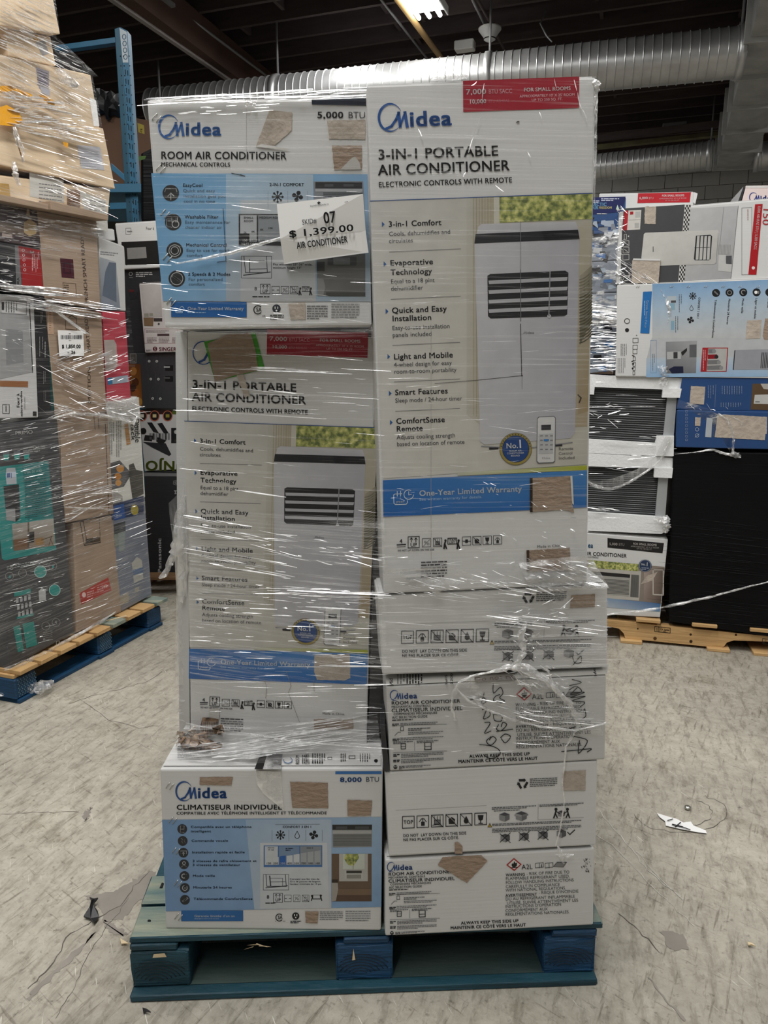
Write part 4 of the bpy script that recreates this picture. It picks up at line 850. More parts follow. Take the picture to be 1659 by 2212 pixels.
torn(B1, P_B1, [(1335, 140), (1492, 132), (1490, 218), (1322, 226)], (800, 1240, 3.072))
k = Ink(P_B1, B1, (800, 1240, 3.072)); k.part('marker_scrawl', 'end of a black marker scrawl').stroke([(1340, 545), (1358, 590), (1398, 585), (1396, 545), (1350, 598), (1336, 608)], 5, '#17171a', 6).flush()

# ---- A and C2: tall portable unit cartons (same artwork)
def portable_art(pl, par, H=None, mute=0.0, full=True):
    def c(h): 
        q = lin(h); return tuple(x*(1 - mute) + .38*mute for x in q)
    k = Ink(pl, par, (780, 140, 3.072), -.036, H)
    k.part('brand_logo').logo(110, 352, 498, c('#23559c')) if full else k.part('brand_logo').ring(190, 335, 82, 8, c('#23559c'), ry=98, a0=30, a1=330).line([(165, 410), (200, 390), (222, 345), (238, 300)], 17, c('#23559c')).line([(236, 300), (246, 405)], 20, c('#23559c'))
    k.part('capacity_label', 'red capacity label at the top').poly([(676, 106), (1448, 78), (1446, 286), (678, 313)], c('#a3182c'), 1)
    if full is False: k.part('capacity_label_edge').rect(676, 300, 678, 302, c('#a3182c'))
    k.text('7,000', 696, 197, 832, 34, c('#f0e9ea'), 'b').text('BTU SACC', 846, 192, 1004, 28, c('#d59aa2')).text('10,000', 716, 258, 832, 26, c('#f0e9ea'), 'b').text('BTU ASHRAE', 846, 252, 985, 20, c('#c4606e')).text('FOR SMALL ROOMS', 1080, 178, 1392, 24, c('#f5eeee'), 'b').text('APPROXIMATELY 10\' X 25\' ROOM', 1052, 218, 1418, 17, c('#e0b6bb')).text('UP TO 250 SQ. FT.', 1132, 242, 1338, 17, c('#e0b6bb'))
    k.part('lettering').text('3-IN-1 PORTABLE', 112, 629, 914, 66, c('#1d1d20'), 'b', y1=602).text('AIR CONDITIONER', 114, 733, 988, 68, c('#1d1d20'), 'b', y1=700).text('ELECTRONIC CONTROLS WITH REMOTE', 116, 813, 1004, 34, c('#1d1d20'), 'b', y1=780)
    k.part('printed_room_picture'); g1, g2, g3 = c('#b9b7b0'), c('#a39e90'), c('#c8c6c0')
    def z(x, y): return x, y + (140 - 700)*0 
    # curtain, hedge band, wall, floor of the printed room
    k.poly([(62, 904), (1536, 848), (1500, 2650), (148, 2745)], [c('#d2d1cd'), c('#bab6a8'), c('#c3c0b4'), c('#d4d2cc')], .5)
    k.poly([(700, 882), (920, 874), (935, 2500), (700, 2320)], [c('#c3c1b8'), c('#b3a98f'), c('#b6ad97'), c('#c0bcb0')], 1)
    for i in range(9): x = 742 + i*19; k.poly([(x, 880), (x + 9, 880), (x + 9, 2330 + i*4), (x + 2, 2330 + i*4)], c('#aca48f' if i % 2 else '#b1a995'), 1.3)
    k.rect(880, 876, 918, 2360, c('#cfccbf'), 1.6, sl=0)
    k.poly([(918, 1060), (1534, 1030), (1500, 2400), (935, 2420)], [c('#c9c7bf'), c('#b7b3a4'), c('#ab9c80'), c('#c4c0b4')], 1.6)
    k.poly([(1440, 1080), (1534, 1030), (1505, 2300), (1440, 2320)], [c('#b9b4a0'), c('#b7b3a4'), c('#a4906b'), c('#a5957a')], 1.8)
    k.part('printed_hedge', m=M['leaves']); k.poly([(918, 878), (1536, 856), (1532, 1022), (918, 1048)], WH, 2)
    k.part('printed_unit_picture'); k.line([(60, 904), (1536, 852)], 5, c('#2d5592'), 3)
    k.poly([(778, 1072), (800, 1056), (1425, 1040), (1450, 1110), (1420, 2440), (1390, 2478), (820, 2520), (790, 2500), (752, 1180)], [c('#c9c9cd')]*3 + [c('#b4b4bb')]*3 + [c('#c6c6ca')]*3, 3)
    k.poly([(760, 1122), (1440, 1094), (1450, 1156), (752, 1186)], c('#28292d'), 4).poly([(1200, 1104), (1440, 1094), (1450, 1156), (1215, 1166)], c('#191a20'), 5)
    k.poly([(838, 1400), (858, 1388), (1355, 1366), (1376, 1380), (1368, 1655), (1350, 1668), (860, 1684), (842, 1668)], c('#232427'), 4)
    for y in (1432, 1496, 1560, 1622): k.poly([(845, y), (1370, y - 24), (1366, y), (850, y + 24)], c('#b5b6bb'), 5)
    k.line([(1254, 1372), (1246, 1664)], 8, c('#8f9094'), 6).disc(1248, 1668, 13, c('#bcbcc0'), 6)
    k.poly([(1452, 1400), (1532, 1330), (1530, 1700), (1452, 1860)], [c('#a39e8c'), c('#8f8a76'), c('#77725e'), c('#6a6653')], 2.2)
    for i in range(22): y = 1400 + i*20; k.line([(1452, y + 26), (1480, y + 16), (1508, y - 4), (1531, y - 30)], 8, c('#56523f' if i > 5 else '#7f7a68'), 2.6)
    k.set(crop=(780, 700, 3.072)); k.logo(1058, 56, 92, c('#6d6e74'))
    k.line([(800, 812), (1090, 826), (1400, 786)], 7, c('#8b8b90'), 4).rect(850, 818, 912, 834, c('#26262a'), 4).rect(1290, 798, 1335, 812, c('#26262a'), 4)
    k.part('feature_text')
    k.set(crop=(780, 140, 3.072)); b, g = c('#202024'), c('#3d3d42')
    def head(t, x0, y, x1): k.text(t, x0, y, x1, 36, b, 'b')
    def subl(t, x0, y, x1): k.text(t, x0, y, x1, 28, g)
    head('3-in-1 Comfort', 182, 1075, 534); subl('Cools, dehumidifies and', 184, 1136, 594); subl('circulates', 184, 1183, 346)
    head('Evaporative', 192, 1333, 480); head('Technology', 196, 1395, 472); subl('Equal to a 18 pint', 196, 1452, 488); subl('dehumidifier', 197, 1499, 412)
    head('Quick and Easy', 204, 1648, 570); head('Installation', 206, 1702, 470)
    for x, y in ((138, 1058), (150, 1322), (163, 1636)): k.poly([(x, y - 18), (x + 18, y), (x, y + 18)], c('#2c5e9b'), 3)
    for x, y, x1 in ((188, 1242, 660), (198, 1556, 660)): k.line([(x, y), (x1, y - .045*(x1 - x))], 3, c('#77777a'), 3)
    k.set(crop=(780, 700, 3.072))
    subl('Easy-to-use installation', 206, 40, 590); subl('panels included', 208, 87, 470); head('Light and Mobile', 216, 235, 612); subl('4-wheel design for easy', 218, 284, 602); subl('room-to-room portability', 218, 330, 634)
    head('Smart Features', 225, 472, 578); subl('Sleep mode / 24-hour timer', 226, 522, 670); head('ComfortSense', 233, 662, 558); head('Remote', 234, 714, 412); subl('Adjusts cooling strength', 236, 765, 626); subl('based on location of remote', 237, 811, 688)
    for x, y in ((175, 216), (185, 460), (192, 653)): k.poly([(x, y - 17), (x + 18, y), (x, y + 17)], c('#2c5e9b'), 3)
    for x, y, x1 in ((210, 141, 655), (220, 384, 655), (228, 579, 655)): k.line([(x, y), (x1, y - .045*(x1 - x))], 3, c('#77777a'), 3)
    k.part('award_badge', 'round dark blue and gold badge').disc(1026, 829, 108, c('#1b2f55'), 5, 32).ring(1026, 829, 106, 16, c('#9b8a45'), 6, n=32).disc(1026, 829, 86, c('#1e4583'), 6, 32)
    for i in range(15): a = R(190 + i*11.4); k.disc(1026 + 97*math.cos(a), 829 + 97*math.sin(a), 4, c('#2b2f3a'), 7, 6)
    k.text('No.', 962, 825, 1044, 34, c(WH), 'b', 8, y1=822).text('1', 1042, 822, 1076, 52, c(WH), 'x', 8, y1=820)
    for t, x0, y, x1 in (('ROOM AIR', 984, 848, 1066), ('CONDITIONER', 968, 864, 1082), ('BRAND', 994, 880, 1054)): k.text(t, x0, y, x1, 11, c('#e8edf4'), 'b', 8)
    k.part('remote_picture'); k.poly([(1168, 625), (1180, 614), (1280, 610), (1292, 622), (1288, 912), (1276, 922), (1176, 926), (1164, 914)], c('#6f7074'), 5).poly([(1172, 628), (1184, 619), (1278, 615), (1287, 626), (1283, 908), (1272, 916), (1180, 920), (1169, 908)], c('#d9d9d8'), 6)
    k.rect(1196, 670, 1260, 704, c('#38393d'), 7).rect(1178, 730, 1274, 862, c('#c0c1c2'), 7).rect(1212, 764, 1246, 778, c('#3a82c4'), 8)
    for i in range(4):
        for j in (1188, 1222, 1254): k.rect(j, 738 + i*30 + (14 if j == 1222 and i == 1 else 0), j + 18, 746 + i*30, c('#8a8b8e'), 8)
    k.text('Midea', 1200, 896, 1256, 12, c('#9a9b9e'), 'r', 7)
    for t, y, x1 in (('Remote', 838, 1408), ('Control', 869, 1404), ('Included', 899, 1418)): k.text(t, 1311, y, x1, 19, c('#4a4a4e'))
    k.part('green_stripe').poly([(640, 985), (1500, 937), (1500, 968), (640, 1006)], [c('#c6c6b4'), c('#a9b21d'), c('#a9b21d'), c('#c6c6b4')], 3)
    k.part('warranty_band', 'blue warranty band').poly([(144, 1037), (1500, 970), (1498, 1217), (148, 1280)], [c('#2c70b8'), c('#4a86c4'), c('#2b6cb4'), c('#1d63ad')], 3)
    k.part('warranty_lettering').text('One-Year Limited Warranty', 386, 1141, 1068, 36, c('#e8eef5'), 'b', 5, y1=1110).text('See written warranty for details.', 386, 1173, 805, 18, c('#9fc0e2'), 'r', 5, y1=1155)
    k.line([(226, 1128), (216, 1134), (218, 1190), (228, 1198), (300, 1196), (308, 1184), (307, 1172)], 5, c('#d5e2f0'), 5).line([(232, 1128), (270, 1126)], 5, c('#d5e2f0'), 5).line([(240, 1112), (240, 1142)], 5, c('#d5e2f0'), 5).line([(262, 1110), (262, 1140)], 5, c('#d5e2f0'), 5).text('1', 256, 1163, 266, 20, c('#d5e2f0'), 'b', 5).text('year', 232, 1186, 292, 16, c('#d5e2f0'), 'b', 5, y1=1183)
    k.ring(316, 1132, 34, 5, c('#d5e2f0'), 5, a0=0, a1=300).line([(316, 1112), (316, 1134), (334, 1130)], 4, c('#d5e2f0'), 5)
    k.part('handling_symbols').text('4', 256, 1454, 276, 26, b, 'b'); k.line([(240, 1466), (294, 1462)], 8, b).line([(240, 1480), (294, 1476)], 4, b).pack_icons(312, 1412, 74, 0, 'U', b).pack_icons(406, 1424, 56, 74, 'XW', b).pack_icons(560, 1414, 78, 0, 'L', b).pack_icons(672, 1413, 56, 68.5, 'CBGH', b).text('DO NOT LAY DOWN ON THIS SIDE', 243, 1509, 486, 11, b, 'x', y1=1502)
    k.text('Made in China', 1168, 1486, 1334, 17, b, 'r', y1=1478); k.greek(398, 1578, 570, 6, 19, 8, g, 3, 5)
    k.flush()
P_A = vplane(1.3679, .0726)
A_ = carton('air_conditioner_carton', 'tall white portable air conditioner carton with a red label, topmost of the right column', 'carton', P_A, [(792, 184), (1287, 166), (1268, 1263), (828, 1283)], .36, M['card'])
portable_art(P_A, A_)
C3c = (780, 700, 3.072)
torn(A_, P_A, [(1120, 1022), (1392, 1008), (1402, 1200), (1414, 1250), (1340, 1232), (1125, 1248)], C3c); torn(A_, P_A, [(1098, 1502), (1385, 1484), (1392, 1632), (1102, 1648)], C3c)
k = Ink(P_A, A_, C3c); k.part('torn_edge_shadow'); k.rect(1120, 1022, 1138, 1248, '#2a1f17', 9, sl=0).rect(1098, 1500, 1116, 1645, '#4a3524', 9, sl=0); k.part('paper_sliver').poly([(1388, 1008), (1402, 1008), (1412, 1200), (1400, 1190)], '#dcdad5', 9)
k.part('card_crease').line([(1058, 0), (1066, 340)], 5, '#3c3c40', 5).line([(1068, 342), (775, 372), (490, 395)], 3, '#4c4a46', 5).line([(1068, 345), (1068, 430)], 2, '#77777a', 5).line([(464, 0), (464, 1560)], 2, '#b5b3ac', 5).line([(1440, 470), (1460, 490), (1448, 520)], 7, '#3a2f25', 5).disc(1068, 342, 5, '#222', 6)
k.set(crop=(780, 140, 3.072)); k.line([(1058, 1040), (1060, 1700)], 3, '#84858a', 6).line([(1058, 1360), (1058, 1700)], 4, '#66676c', 6).disc(1042, 380, 10, '#8b8985', 3, 8).line([(1030, 382), (1048, 374)], 4, '#4c4a46', 4).line([(1540, 860), (1520, 1560)], 2, '#99958a', 5); k.flush()
HC = homog([(799.5, 433.6), (1279.7, 416), (1268.3, 1096), (828.2, 1116.7)], [(398.2, 909), (815.6, 922.9), (793, 1478.4), (407.9, 1466.3)])
q = [HC(792, 184), HC(1287, 166), HC(1268, 1263), HC(828, 1283)]
P_C2 = vplane(1.478, -.04)
q = [(404, 716), (812, 728), (792, 1626), (411, 1608)]
C2 = carton('air_conditioner_carton', 'tall film wrapped carton of the left column with a crushed lower left corner', 'carton', P_C2, q, .34, M['card'], skip_depth_dir=1)
# it stands slightly turned, so a strip of its left side shows: the folded side flap
fl0 = P_C2.at(404, 716); fl1 = P_C2.at(410, 1608); dl = Vector((-.028, .018, 0))
bm_mesh('side_panel_edge', hexa_bm([fl0 + dl, fl0, fl1, fl1 + dl], [fl0 + dl + Vector((0, .02, 0)), fl0 + Vector((0, .02, 0)), fl1 + Vector((0, .02, 0)), fl1 + dl + Vector((0, .02, 0))], .001), M['card_dull'], C2)
portable_art(P_C2, C2, HC, mute=.0, full=False)
C4 = (350, 690, 3.318); C5 = (350, 1180, 3.318)
k = Ink(P_C2, C2, C4); k.part('green_sticker', 'bright green sticker behind a torn patch').poly([(300, 160), (640, 95), (668, 92), (736, 350), (690, 368), (400, 440), (380, 445)], '#47a52c', 5).flush()
torn(C2, P_C2, [(325, 172), (470, 110), (636, 96), (672, 230), (690, 365), (520, 402), (380, 448)], C4, thick=.003); torn(C2, P_C2, [(535, 400), (582, 395), (630, 545), (590, 558)], C4, thick=.003, m='torn_pale')
torn(C2, P_C2, [(1092, 782), (1345, 772), (1350, 945), (1310, 962), (1110, 958), (1090, 900)], C5, m='torn_pale'); torn(C2, P_C2, [(1088, 1240), (1370, 1240), (1372, 1310), (1088, 1318)], C5); torn(C2, P_C2, [(1250, 1420), (1440, 1425), (1430, 1470), (860, 1498), (700, 1495), (1080, 1470)], C5)
torn(C2, P_C2, [(290, 1228), (405, 1228), (402, 1340), (300, 1350), (262, 1290)], C5, m='brush', label='crushed brown corrugated edge')
k = Ink(P_C2, C2, C5); k.part('ripped_paper_flap').poly([(340, 1165), (412, 1158), (408, 1240), (335, 1225)], '#c9c7c2', 12).poly([(245, 1325), (275, 1228), (290, 1228), (262, 1330)], '#d0ced0', 12).part('corrugation').flush()
k.part('corrugation');
for i in range(8): k.line([(300 + i*13, 1262), (298 + i*13, 1330)], 5, '#2a1a10', 14)
k.part('card_crease').line([(735, 960), (750, 1010), (742, 1090)], 3, '#8c8a84', 9).line([(890, 900), (925, 1000), (905, 1050), (985, 1260)], 3, '#8c8a84', 9).line([(1088, 960), (1090, 1040)], 3, '#77756f', 9); k.flush()
# crushed corner wad
crumple('crushed_corner', [P_C2.at(x, y, .02) for x, y in ((388, 1588), (402, 1600), (425, 1604), (450, 1608), (478, 1612))], [.008, .017, .015, .012, .005], 'brush', C2, 10, .5, 4)
for i in range(26):
    x, y = rnd.uniform(385, 478), rnd.uniform(1578, 1618); x0, y0 = x + rnd.uniform(-12, 12), y + rnd.uniform(-6, 6)
    a = P_C2.at(x, y, rnd.uniform(.005, .05)); s_ = rnd.uniform(.006, .018); v = [a + Vector((rnd.uniform(-1, 1), rnd.uniform(-1, 1), rnd.uniform(-.8, .8)))*s_ for _ in range(6)]
    v = [Vector((p_.x, p_.y, max(p_.z, TOPZ + .006))) for p_ in v]
    o = mesh('crushed_card_scrap', v, [(0, 1, 2), (0, 2, 3), (0, 3, 4), (1, 4, 5), (2, 5, 3), (0, 4, 1)], M['brush'] if i % 3 else M['torn_pale'], C2)
# ---- C3: 5,000 BTU carton on top of the left column
P_C3 = vplane(1.402, .03)
C3 = carton('air_conditioner_carton', 'white and blue carton marked 5,000 BTU behind the large price sheet', 'carton', P_C3, [(317, 216), (796, 214), (803, 702), (356, 708)], .42, M['card'])
k = Ink(P_C3, C3, (300, 150, 3.19), .004)
k.part('printed_panel').poly([(85, 715), (1575, 722), (1600, 1600), (165, 1596)], ['#74add9', '#8fb7da', '#a6b0b8', '#7fb0d8'], 1).poly([(600, 722), (1200, 724), (1200, 1600), (600, 1596)], ['#a9c8e2', '#b5c9d9', '#b0b4b8', '#a9b5c0'], 1.4).poly([(700, 900), (1210, 900), (1220, 1600), (700, 1600)], ['#c3ccd3', '#c9cfd3', '#b3b5b7', '#b9bcc0'], 1.7)
k.poly([(1190, 205), (1566, 175), (1568, 250), (1192, 242)], '#1a2436', 2); k.rect(222, 1600, 742, 1706, '#1c62a9', 3)
k.part('brand_logo').logo(132, 395, 440, '#2a62a8')
k.part('lettering').text('ROOM AIR CONDITIONER', 150, 616, 1018, 50, '#232327', 'b').text('MECHANICAL CONTROLS', 152, 668, 630, 28, '#232327', 'b').text('5,000', 1228, 334, 1412, 42, '#202022', 'x').text('BTU', 1440, 336, 1562, 44, '#3a3a3e')
for t, x, y, x1, h, s_ in (('EasyCool', 302, 808, 440, 22, 'b'), ('Quick and easy', 303, 845, 524, 20, 'r'), ('installation gets you', 306, 882, 598, 20, 'r'), ('cool in no time', 308, 918, 526, 20, 'r'), ('Washable Filter', 315, 1026, 548, 22, 'b'), ('Easy maintenance for', 316, 1062, 630, 20, 'r'), ('cleaner indoor air', 318, 1097, 572, 20, 'r'), ('Mechanical Control', 324, 1220, 606, 22, 'b'), ('Easy to use for quick', 326, 1256, 628, 20, 'r'), ('comfort', 328, 1291, 440, 20, 'r'), ('2 Speeds & 2 Modes', 338, 1421, 632, 22, 'b'), ('For personalized', 340, 1456, 578, 20, 'r'), ('comfort', 342, 1490, 454, 20, 'r')): k.text(t, x, y, x1, h, '#22303f' if s_ == 'b' else '#465868', s_)
k.text('One-Year Limited Warranty', 335, 1658, 722, 22, '#e8eef5', 'b', 5).greek(335, 1672, 560, 1, 6, 6, '#8fb4da', 5).line([(255, 1640), (255, 1676), (300, 1676), (300, 1664)], 4, '#b9d2ea', 5).ring(296, 1650, 17, 4, '#b9d2ea', 5)
k.text('2-IN-1 COMFORT', 900, 804, 1138, 22, '#202022', 'b').greek(1158, 1628, 1300, 6, 17, 7, '#6a6b6c', 3, 5).greek(1326, 1614, 1520, 6, 18, 7, '#88898a', 3, 6)
k.part('feature_icons')
for x, y in ((220, 852), (236, 1052), (247, 1248), (261, 1442)): k.disc(x, y, 57, '#2a2b2d', 2, 28)
g = '#c9ccd0'; k.line([(178, 842), (184, 822), (256, 822), (262, 842)], 6, g).line([(220, 898), (220, 852), (200, 872)], 6, g).line([(220, 852), (242, 872)], 6, g)
for i in range(4): k.line([(228 + i*12, 1050), (226 + i*13, 1022)], 7, g)
k.ring(252, 1066, 26, 5, g).line([(196, 1030), (222, 1030)], 5, g).line([(200, 1044), (218, 1044)], 5, g).line([(192, 1078), (224, 1088)], 5, g).line([(190, 1030), (192, 1078)], 4, g)
k.ring(247, 1248, 42, 4, g).ring(247, 1248, 28, 4, g).line([(234, 1262), (262, 1236)], 14, g).line([(237, 1259), (259, 1239)], 7, '#2a2b2d', 4); k.ring(261, 1442, 44, 4, g).line([(234, 1424), (288, 1462)], 16, g).line([(238, 1427), (284, 1459)], 8, '#2a2b2d', 4)
k.snow(956, 878, 38).fan(1093, 874, 42)
for x in (890, 1026, 1162): k.line([(x, 838), (x, 960)], 2, '#8a949c')
k.part('room_size_chart').rect(688, 996, 1010, 1214, '#232528', 3).rect(698, 1004, 812, 1130, '#b9bec2', 4).rect(822, 1004, 1000, 1186, '#8f959a', 4).text('SMALL', 722, 1028, 790, 14, K, 'b', 5).text('ROOM', 724, 1052, 788, 14, K, 'b', 5).text('MEDIUM ROOM', 830, 1028, 990, 14, K, 'b', 5).text('5K', 722, 1130, 742, 12, K, 'b', 5).text('6K', 776, 1124, 800, 12, K, 'b', 5).text('8K', 836, 1110, 860, 12, K, 'b', 5).text('10K', 890, 1100, 925, 12, K, 'b', 5)
k.poly([(704, 1140), (754, 1132), (754, 1188), (704, 1188)], '#1a1c20', 5).poly([(762, 1130), (812, 1124), (812, 1188), (762, 1188)], '#a9adb0', 5).text('150', 712, 1184, 748, 14, WH, 'b', 6).text('250', 772, 1184, 806, 14, K, 'b', 6).text('350', 834, 1184, 868, 14, K, 'b', 6).text('SQ.FT.COOLING', 706, 1208, 860, 13, '#c9c9c9', 'r', 6)
k.part('window_drawing'); k.frame(706, 1286, 914, 1438, 3, '#33383d').line([(724, 1290), (735, 1400), (885, 1400), (880, 1290)], 5, '#33383d').line([(762, 1310), (764, 1396)], 6, '#33383d').line([(762, 1376), (880, 1374)], 4, '#33383d').line([(722, 1418), (905, 1396)], 7, '#33383d').rect(748, 1288, 862, 1302, '#33383d').line([(760, 1318), (864, 1316)], 4, '#33383d').text('Fits windows 23"-36" wide,', 924, 1350, 1196, 14, '#3a3c3e', 'b').text('minimum height 13"', 924, 1373, 1120, 14, '#3a3c3e', 'b')
k.part('handling_symbols').pack_icons(838, 1480, 66, 0, 'U').pack_icons(916, 1494, 52, 64, 'CXW').pack_icons(1112, 1490, 66, 0, 'L').text('8', 796, 1522, 814, 22, K, 'b').rect(780, 1530, 828, 1538, K).rect(780, 1544, 828, 1549, K).greek(782, 1562, 992, 1, 6, 8, K)
k.ring(820, 1656, 32, 7, K, a0=40, a1=320).text('SA', 808, 1668, 846, 26, K, 'b').text('US', 848, 1703, 872, 12, K).disc(948, 1648, 29, '#2b2f3a').rect(936, 1634, 941, 1650, WH, 4).rect(955, 1634, 960, 1650, WH, 4).disc(948, 1662, 6, WH, 4).greek(904, 1690, 998, 3, 13, 7, K)
k.part('printed_unit_picture').poly([(1204, 772), (1545, 770), (1558, 1000), (1210, 1000)], '#8b8f93', 3).rect(1216, 776, 1538, 818, '#303234', 4).rect(1280, 790, 1340, 808, '#4d5052', 5).rect(1410, 790, 1480, 808, '#4d5052', 5).rect(1216, 824, 1540, 842, '#b5b8ba', 4)
for i in range(8): k.rect(1270, 848 + i*12, 1540, 854 + i*12, '#3c3f42', 4)
k.part('printed_room_picture').poly([(1224, 1280), (1560, 1270), (1560, 1560), (1230, 1560)], ['#77797a', '#6f7070', '#6c6c69', '#6f6f6d'], 3).rect(1300, 1290, 1500, 1350, '#55575a', 4).rect(1340, 1296, 1455, 1345, '#7b7e80', 5).poly([(1230, 1440), (1272, 1445), (1285, 1500), (1270, 1560), (1230, 1560)], '#8d8e8e', 4).rect(1225, 1325, 1280, 1390, '#48494a', 4).rect(1290, 1535, 1560, 1562, '#4b4b48', 5)
k.part('card_crease').line([(580, 960), (600, 1320), (540, 1328)], 5, '#3b5872', 6).line([(740, 250), (740, 640)], 2, '#b5b5b2', 3).line([(640, 715), (730, 735), (700, 725)], 5, '#3a3c3e', 6)
k.flush()
for x, y in ((92, 345), (120, 695), (150, 1005), (168, 1310), (192, 1615)):
    X, Y = 300 + x/3.19, 150 + y/3.19; staple(C3, P_C3, X, Y, 10, -13); staple(C3, P_C3, X + 9, Y + 6, 10, -13)
c = (300, 150, 3.19)
torn(C3, P_C3, [(900, 280), (1056, 296), (1052, 420), (930, 528), (806, 530)], c, m='torn_pale', label='pale torn patch in the upper middle'); torn(C3, P_C3, [(1298, 352), (1560, 348), (1560, 482), (1310, 478)], c, m='torn_pale'); torn(C3, P_C3, [(1330, 524), (1536, 524), (1536, 686), (1345, 690)], c); torn(C3, P_C3, [(1030, 1612), (1145, 1604), (1150, 1722), (1045, 1724)], c, m='torn_pale')
k = Ink(P_C3, C3, c); k.part('paper_sliver').poly([(1390, 688), (1465, 612), (1490, 600), (1520, 640), (1530, 688)], '#c5c3be', 9).poly([(806, 532), (845, 512), (1045, 552), (1020, 558)], '#d9d7d2', 9).flush()
# ---- unseen rear cartons, added so no light comes through the column gaps
o = bm_mesh('shipping_carton', box_bm(pp(.28, .92, .14), .50, .46, 1.05, ux, uy, bevel=.004), M['kraft'], None, origin=pp(.28, .92, .14)); tagged(o, 'unseen brown carton added behind the tall left carton to darken the gap', 'carton')
o = bm_mesh('shipping_carton', box_bm(pp(.76, .80, .14), .44, .34, 1.2, ux, uy, bevel=.004), M['dark_card'], None, origin=pp(.76, .80, .14)); tagged(o, 'unseen dark carton added behind the right column to darken the gap', 'carton')
# black corner board between the two columns
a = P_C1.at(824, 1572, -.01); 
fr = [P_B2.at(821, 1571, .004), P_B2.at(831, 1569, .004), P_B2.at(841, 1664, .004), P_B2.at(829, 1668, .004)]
tagged(bm_mesh('edge_board_or_gap_shade', hexa_bm(fr, [v + Vector((0, .3, 0)) for v in fr], .001), M['black_card'], None, origin=fr[3]), 'black corner board between the two lower columns', 'corner board')
fr = [P_C2.at(806, 1215, -.002), P_C2.at(835, 1215, -.002), P_C2.at(832, 1570, -.002), P_C2.at(795, 1600, -.002)]  # black sheet put in as the shade of the open gap
tagged(bm_mesh('edge_board_or_gap_shade', hexa_bm(fr, [v + Vector((0, .2, 0)) for v in fr], .001), M['black_card'], None, origin=fr[3]), 'tall black sheet standing in for the shade of the gap beside the wrapped carton', 'corner board')
# ================================================================== LEFT STACK (its side face runs away from the lens)
GB = on_z(22, 1443, .14); GE = on_z(325, 1291, .14); dL = (GE - GB); dL.z = 0; dL.normalize(); nL = Vector((dL.y, -dL.x, 0))
PL = Plane(GB, nL)
def lc(label, q, m, depth=.5, off=0.0, name='shipping_carton', group=None, **kw):
    pl = shifted(PL, off); return carton(name, label, 'carton', pl, q, depth, m, group, **kw), pl
WHP = '#e9e7e2'
L3c = (0, 880, 5.027); L2c = (0, 430, 4.708); L4c = (0, 1200, 4.1475); L1c = (0, 0, 4.1475)
CUR['group'] = 'cartons of the left stack'
# water dispenser carton
o, pl = lc('charcoal water dispenser carton with a teal picture panel, lowest of the left stack', [(-34, 921), (123, 902), (160, 1366), (21, 1444)], M['dark_card'], .55)
k = Ink(pl, o, L3c, -.12); k.part('teal_panel').poly([(-40, 648), (525, 583), (612, 1548), (50, 1662), (20, 1640), (-20, 1200)], '#2d8f8c', 1).poly([(240, 625), (525, 588), (580, 1195), (300, 1230)], '#1c7a7c', 2)
k.part('lettering').text('PRIMO', 165, 300, 358, 40, '#b9b9b4', 'r', y1=285).greek(250, 440, 490, 3, 24, 12, '#8f9190', 3, 2).text('DISTRIBUTEUR', 262, 690, 440, 24, '#cfe6e2', 'b', y1=655).text('D\'EAU DE LUXE', 268, 722, 455, 24, '#cfe6e2', 'b', y1=695)
k.greek(272, 752, 505, 22, 21, 8, '#0d4a4e', 3, 3)
k.part('printed_dispenser_picture').poly([(70, 660), (165, 655), (178, 740), (182, 830), (72, 838), (62, 740)], '#b9bfc6', 2).rect(66, 712, 176, 768, '#c9d6e6', 3).rect(74, 716, 112, 764, '#5a6f9a', 4).rect(120, 712, 126, 768, '#4a5f8a', 4).poly([(38, 855), (205, 835), (222, 1190), (175, 1242), (70, 1225)], '#2a2c30', 3).poly([(60, 1105), (165, 1098), (168, 1240), (70, 1225)], '#9a9c9e', 4).line([(50, 962), (155, 958)], 6, '#8d9092', 4)
k.part('printed_room_picture').poly([(130, 1270), (580, 1205), (598, 1500), (150, 1560)], ['#a8a49c', '#b8b5ae', '#8f7f6c', '#7d6a58'], 2).poly([(140, 1440), (300, 1415), (310, 1530), (148, 1556)], '#7a5c44', 3).rect(318, 1355, 372, 1470, '#1d1b1a', 3).poly([(380, 1425), (470, 1410), (475, 1490), (385, 1500)], '#a0783f', 3).rect(300, 1245, 318, 1530, '#5f574d', 3, sl=0)
for a, b_ in (((450, 1440), (565, 1400)), ((540, 1410), (580, 1500)), ((560, 1405), (530, 1500))): k.line([a, b_], 7, '#5a4228', 4)
k.part('feature_icons')
for x in (30, 145, 250): k.poly([(x, 480 - x*.02), (x + 75, 470 - x*.02), (x + 62, 575 - x*.05), (x + 14, 580 - x*.05)], '#6d7378', 2).poly([(x + 6, 515), (x + 70, 508), (x + 62, 573 - x*.05), (x + 14, 578 - x*.05)], '#2d9d94', 3)
k.set(crop=L4c, sl=-.22); k.disc(362, 145, 56, '#3aa39c', 2).ring(362, 145, 56, 6, '#bfe0dc', 3); k.disc(490, 310, 52, '#2d9a94', 2).ring(490, 310, 52, 5, '#bfe0dc', 3)
for x, y in ((85, 185), (202, 158), (473, 93), (410, 632), (503, 600)): k.ring(x, y, 38, 4, '#9fa3a4', 3)
k.text('4', 494, 615, 514, 28, '#c9cccc', 'b'); k.drop(88, 190, 16, '#3aa39c', 0).drop(475, 98, 16, '#3aa39c', 0)
k.rect(128, 328, 276, 370, '#2d8f88', 2).rect(150, 548, 300, 572, '#2d8f88', 2)
for i in range(4):
    for j in range(3): x = 144 + i*36 + j*9; y = 388 + j*62 - i*9; k.rect(x, y, x + 22, y + 38, '#b9bcbf', 3).disc(x + 11, y, 11, '#b9bcbf', 3, 10)
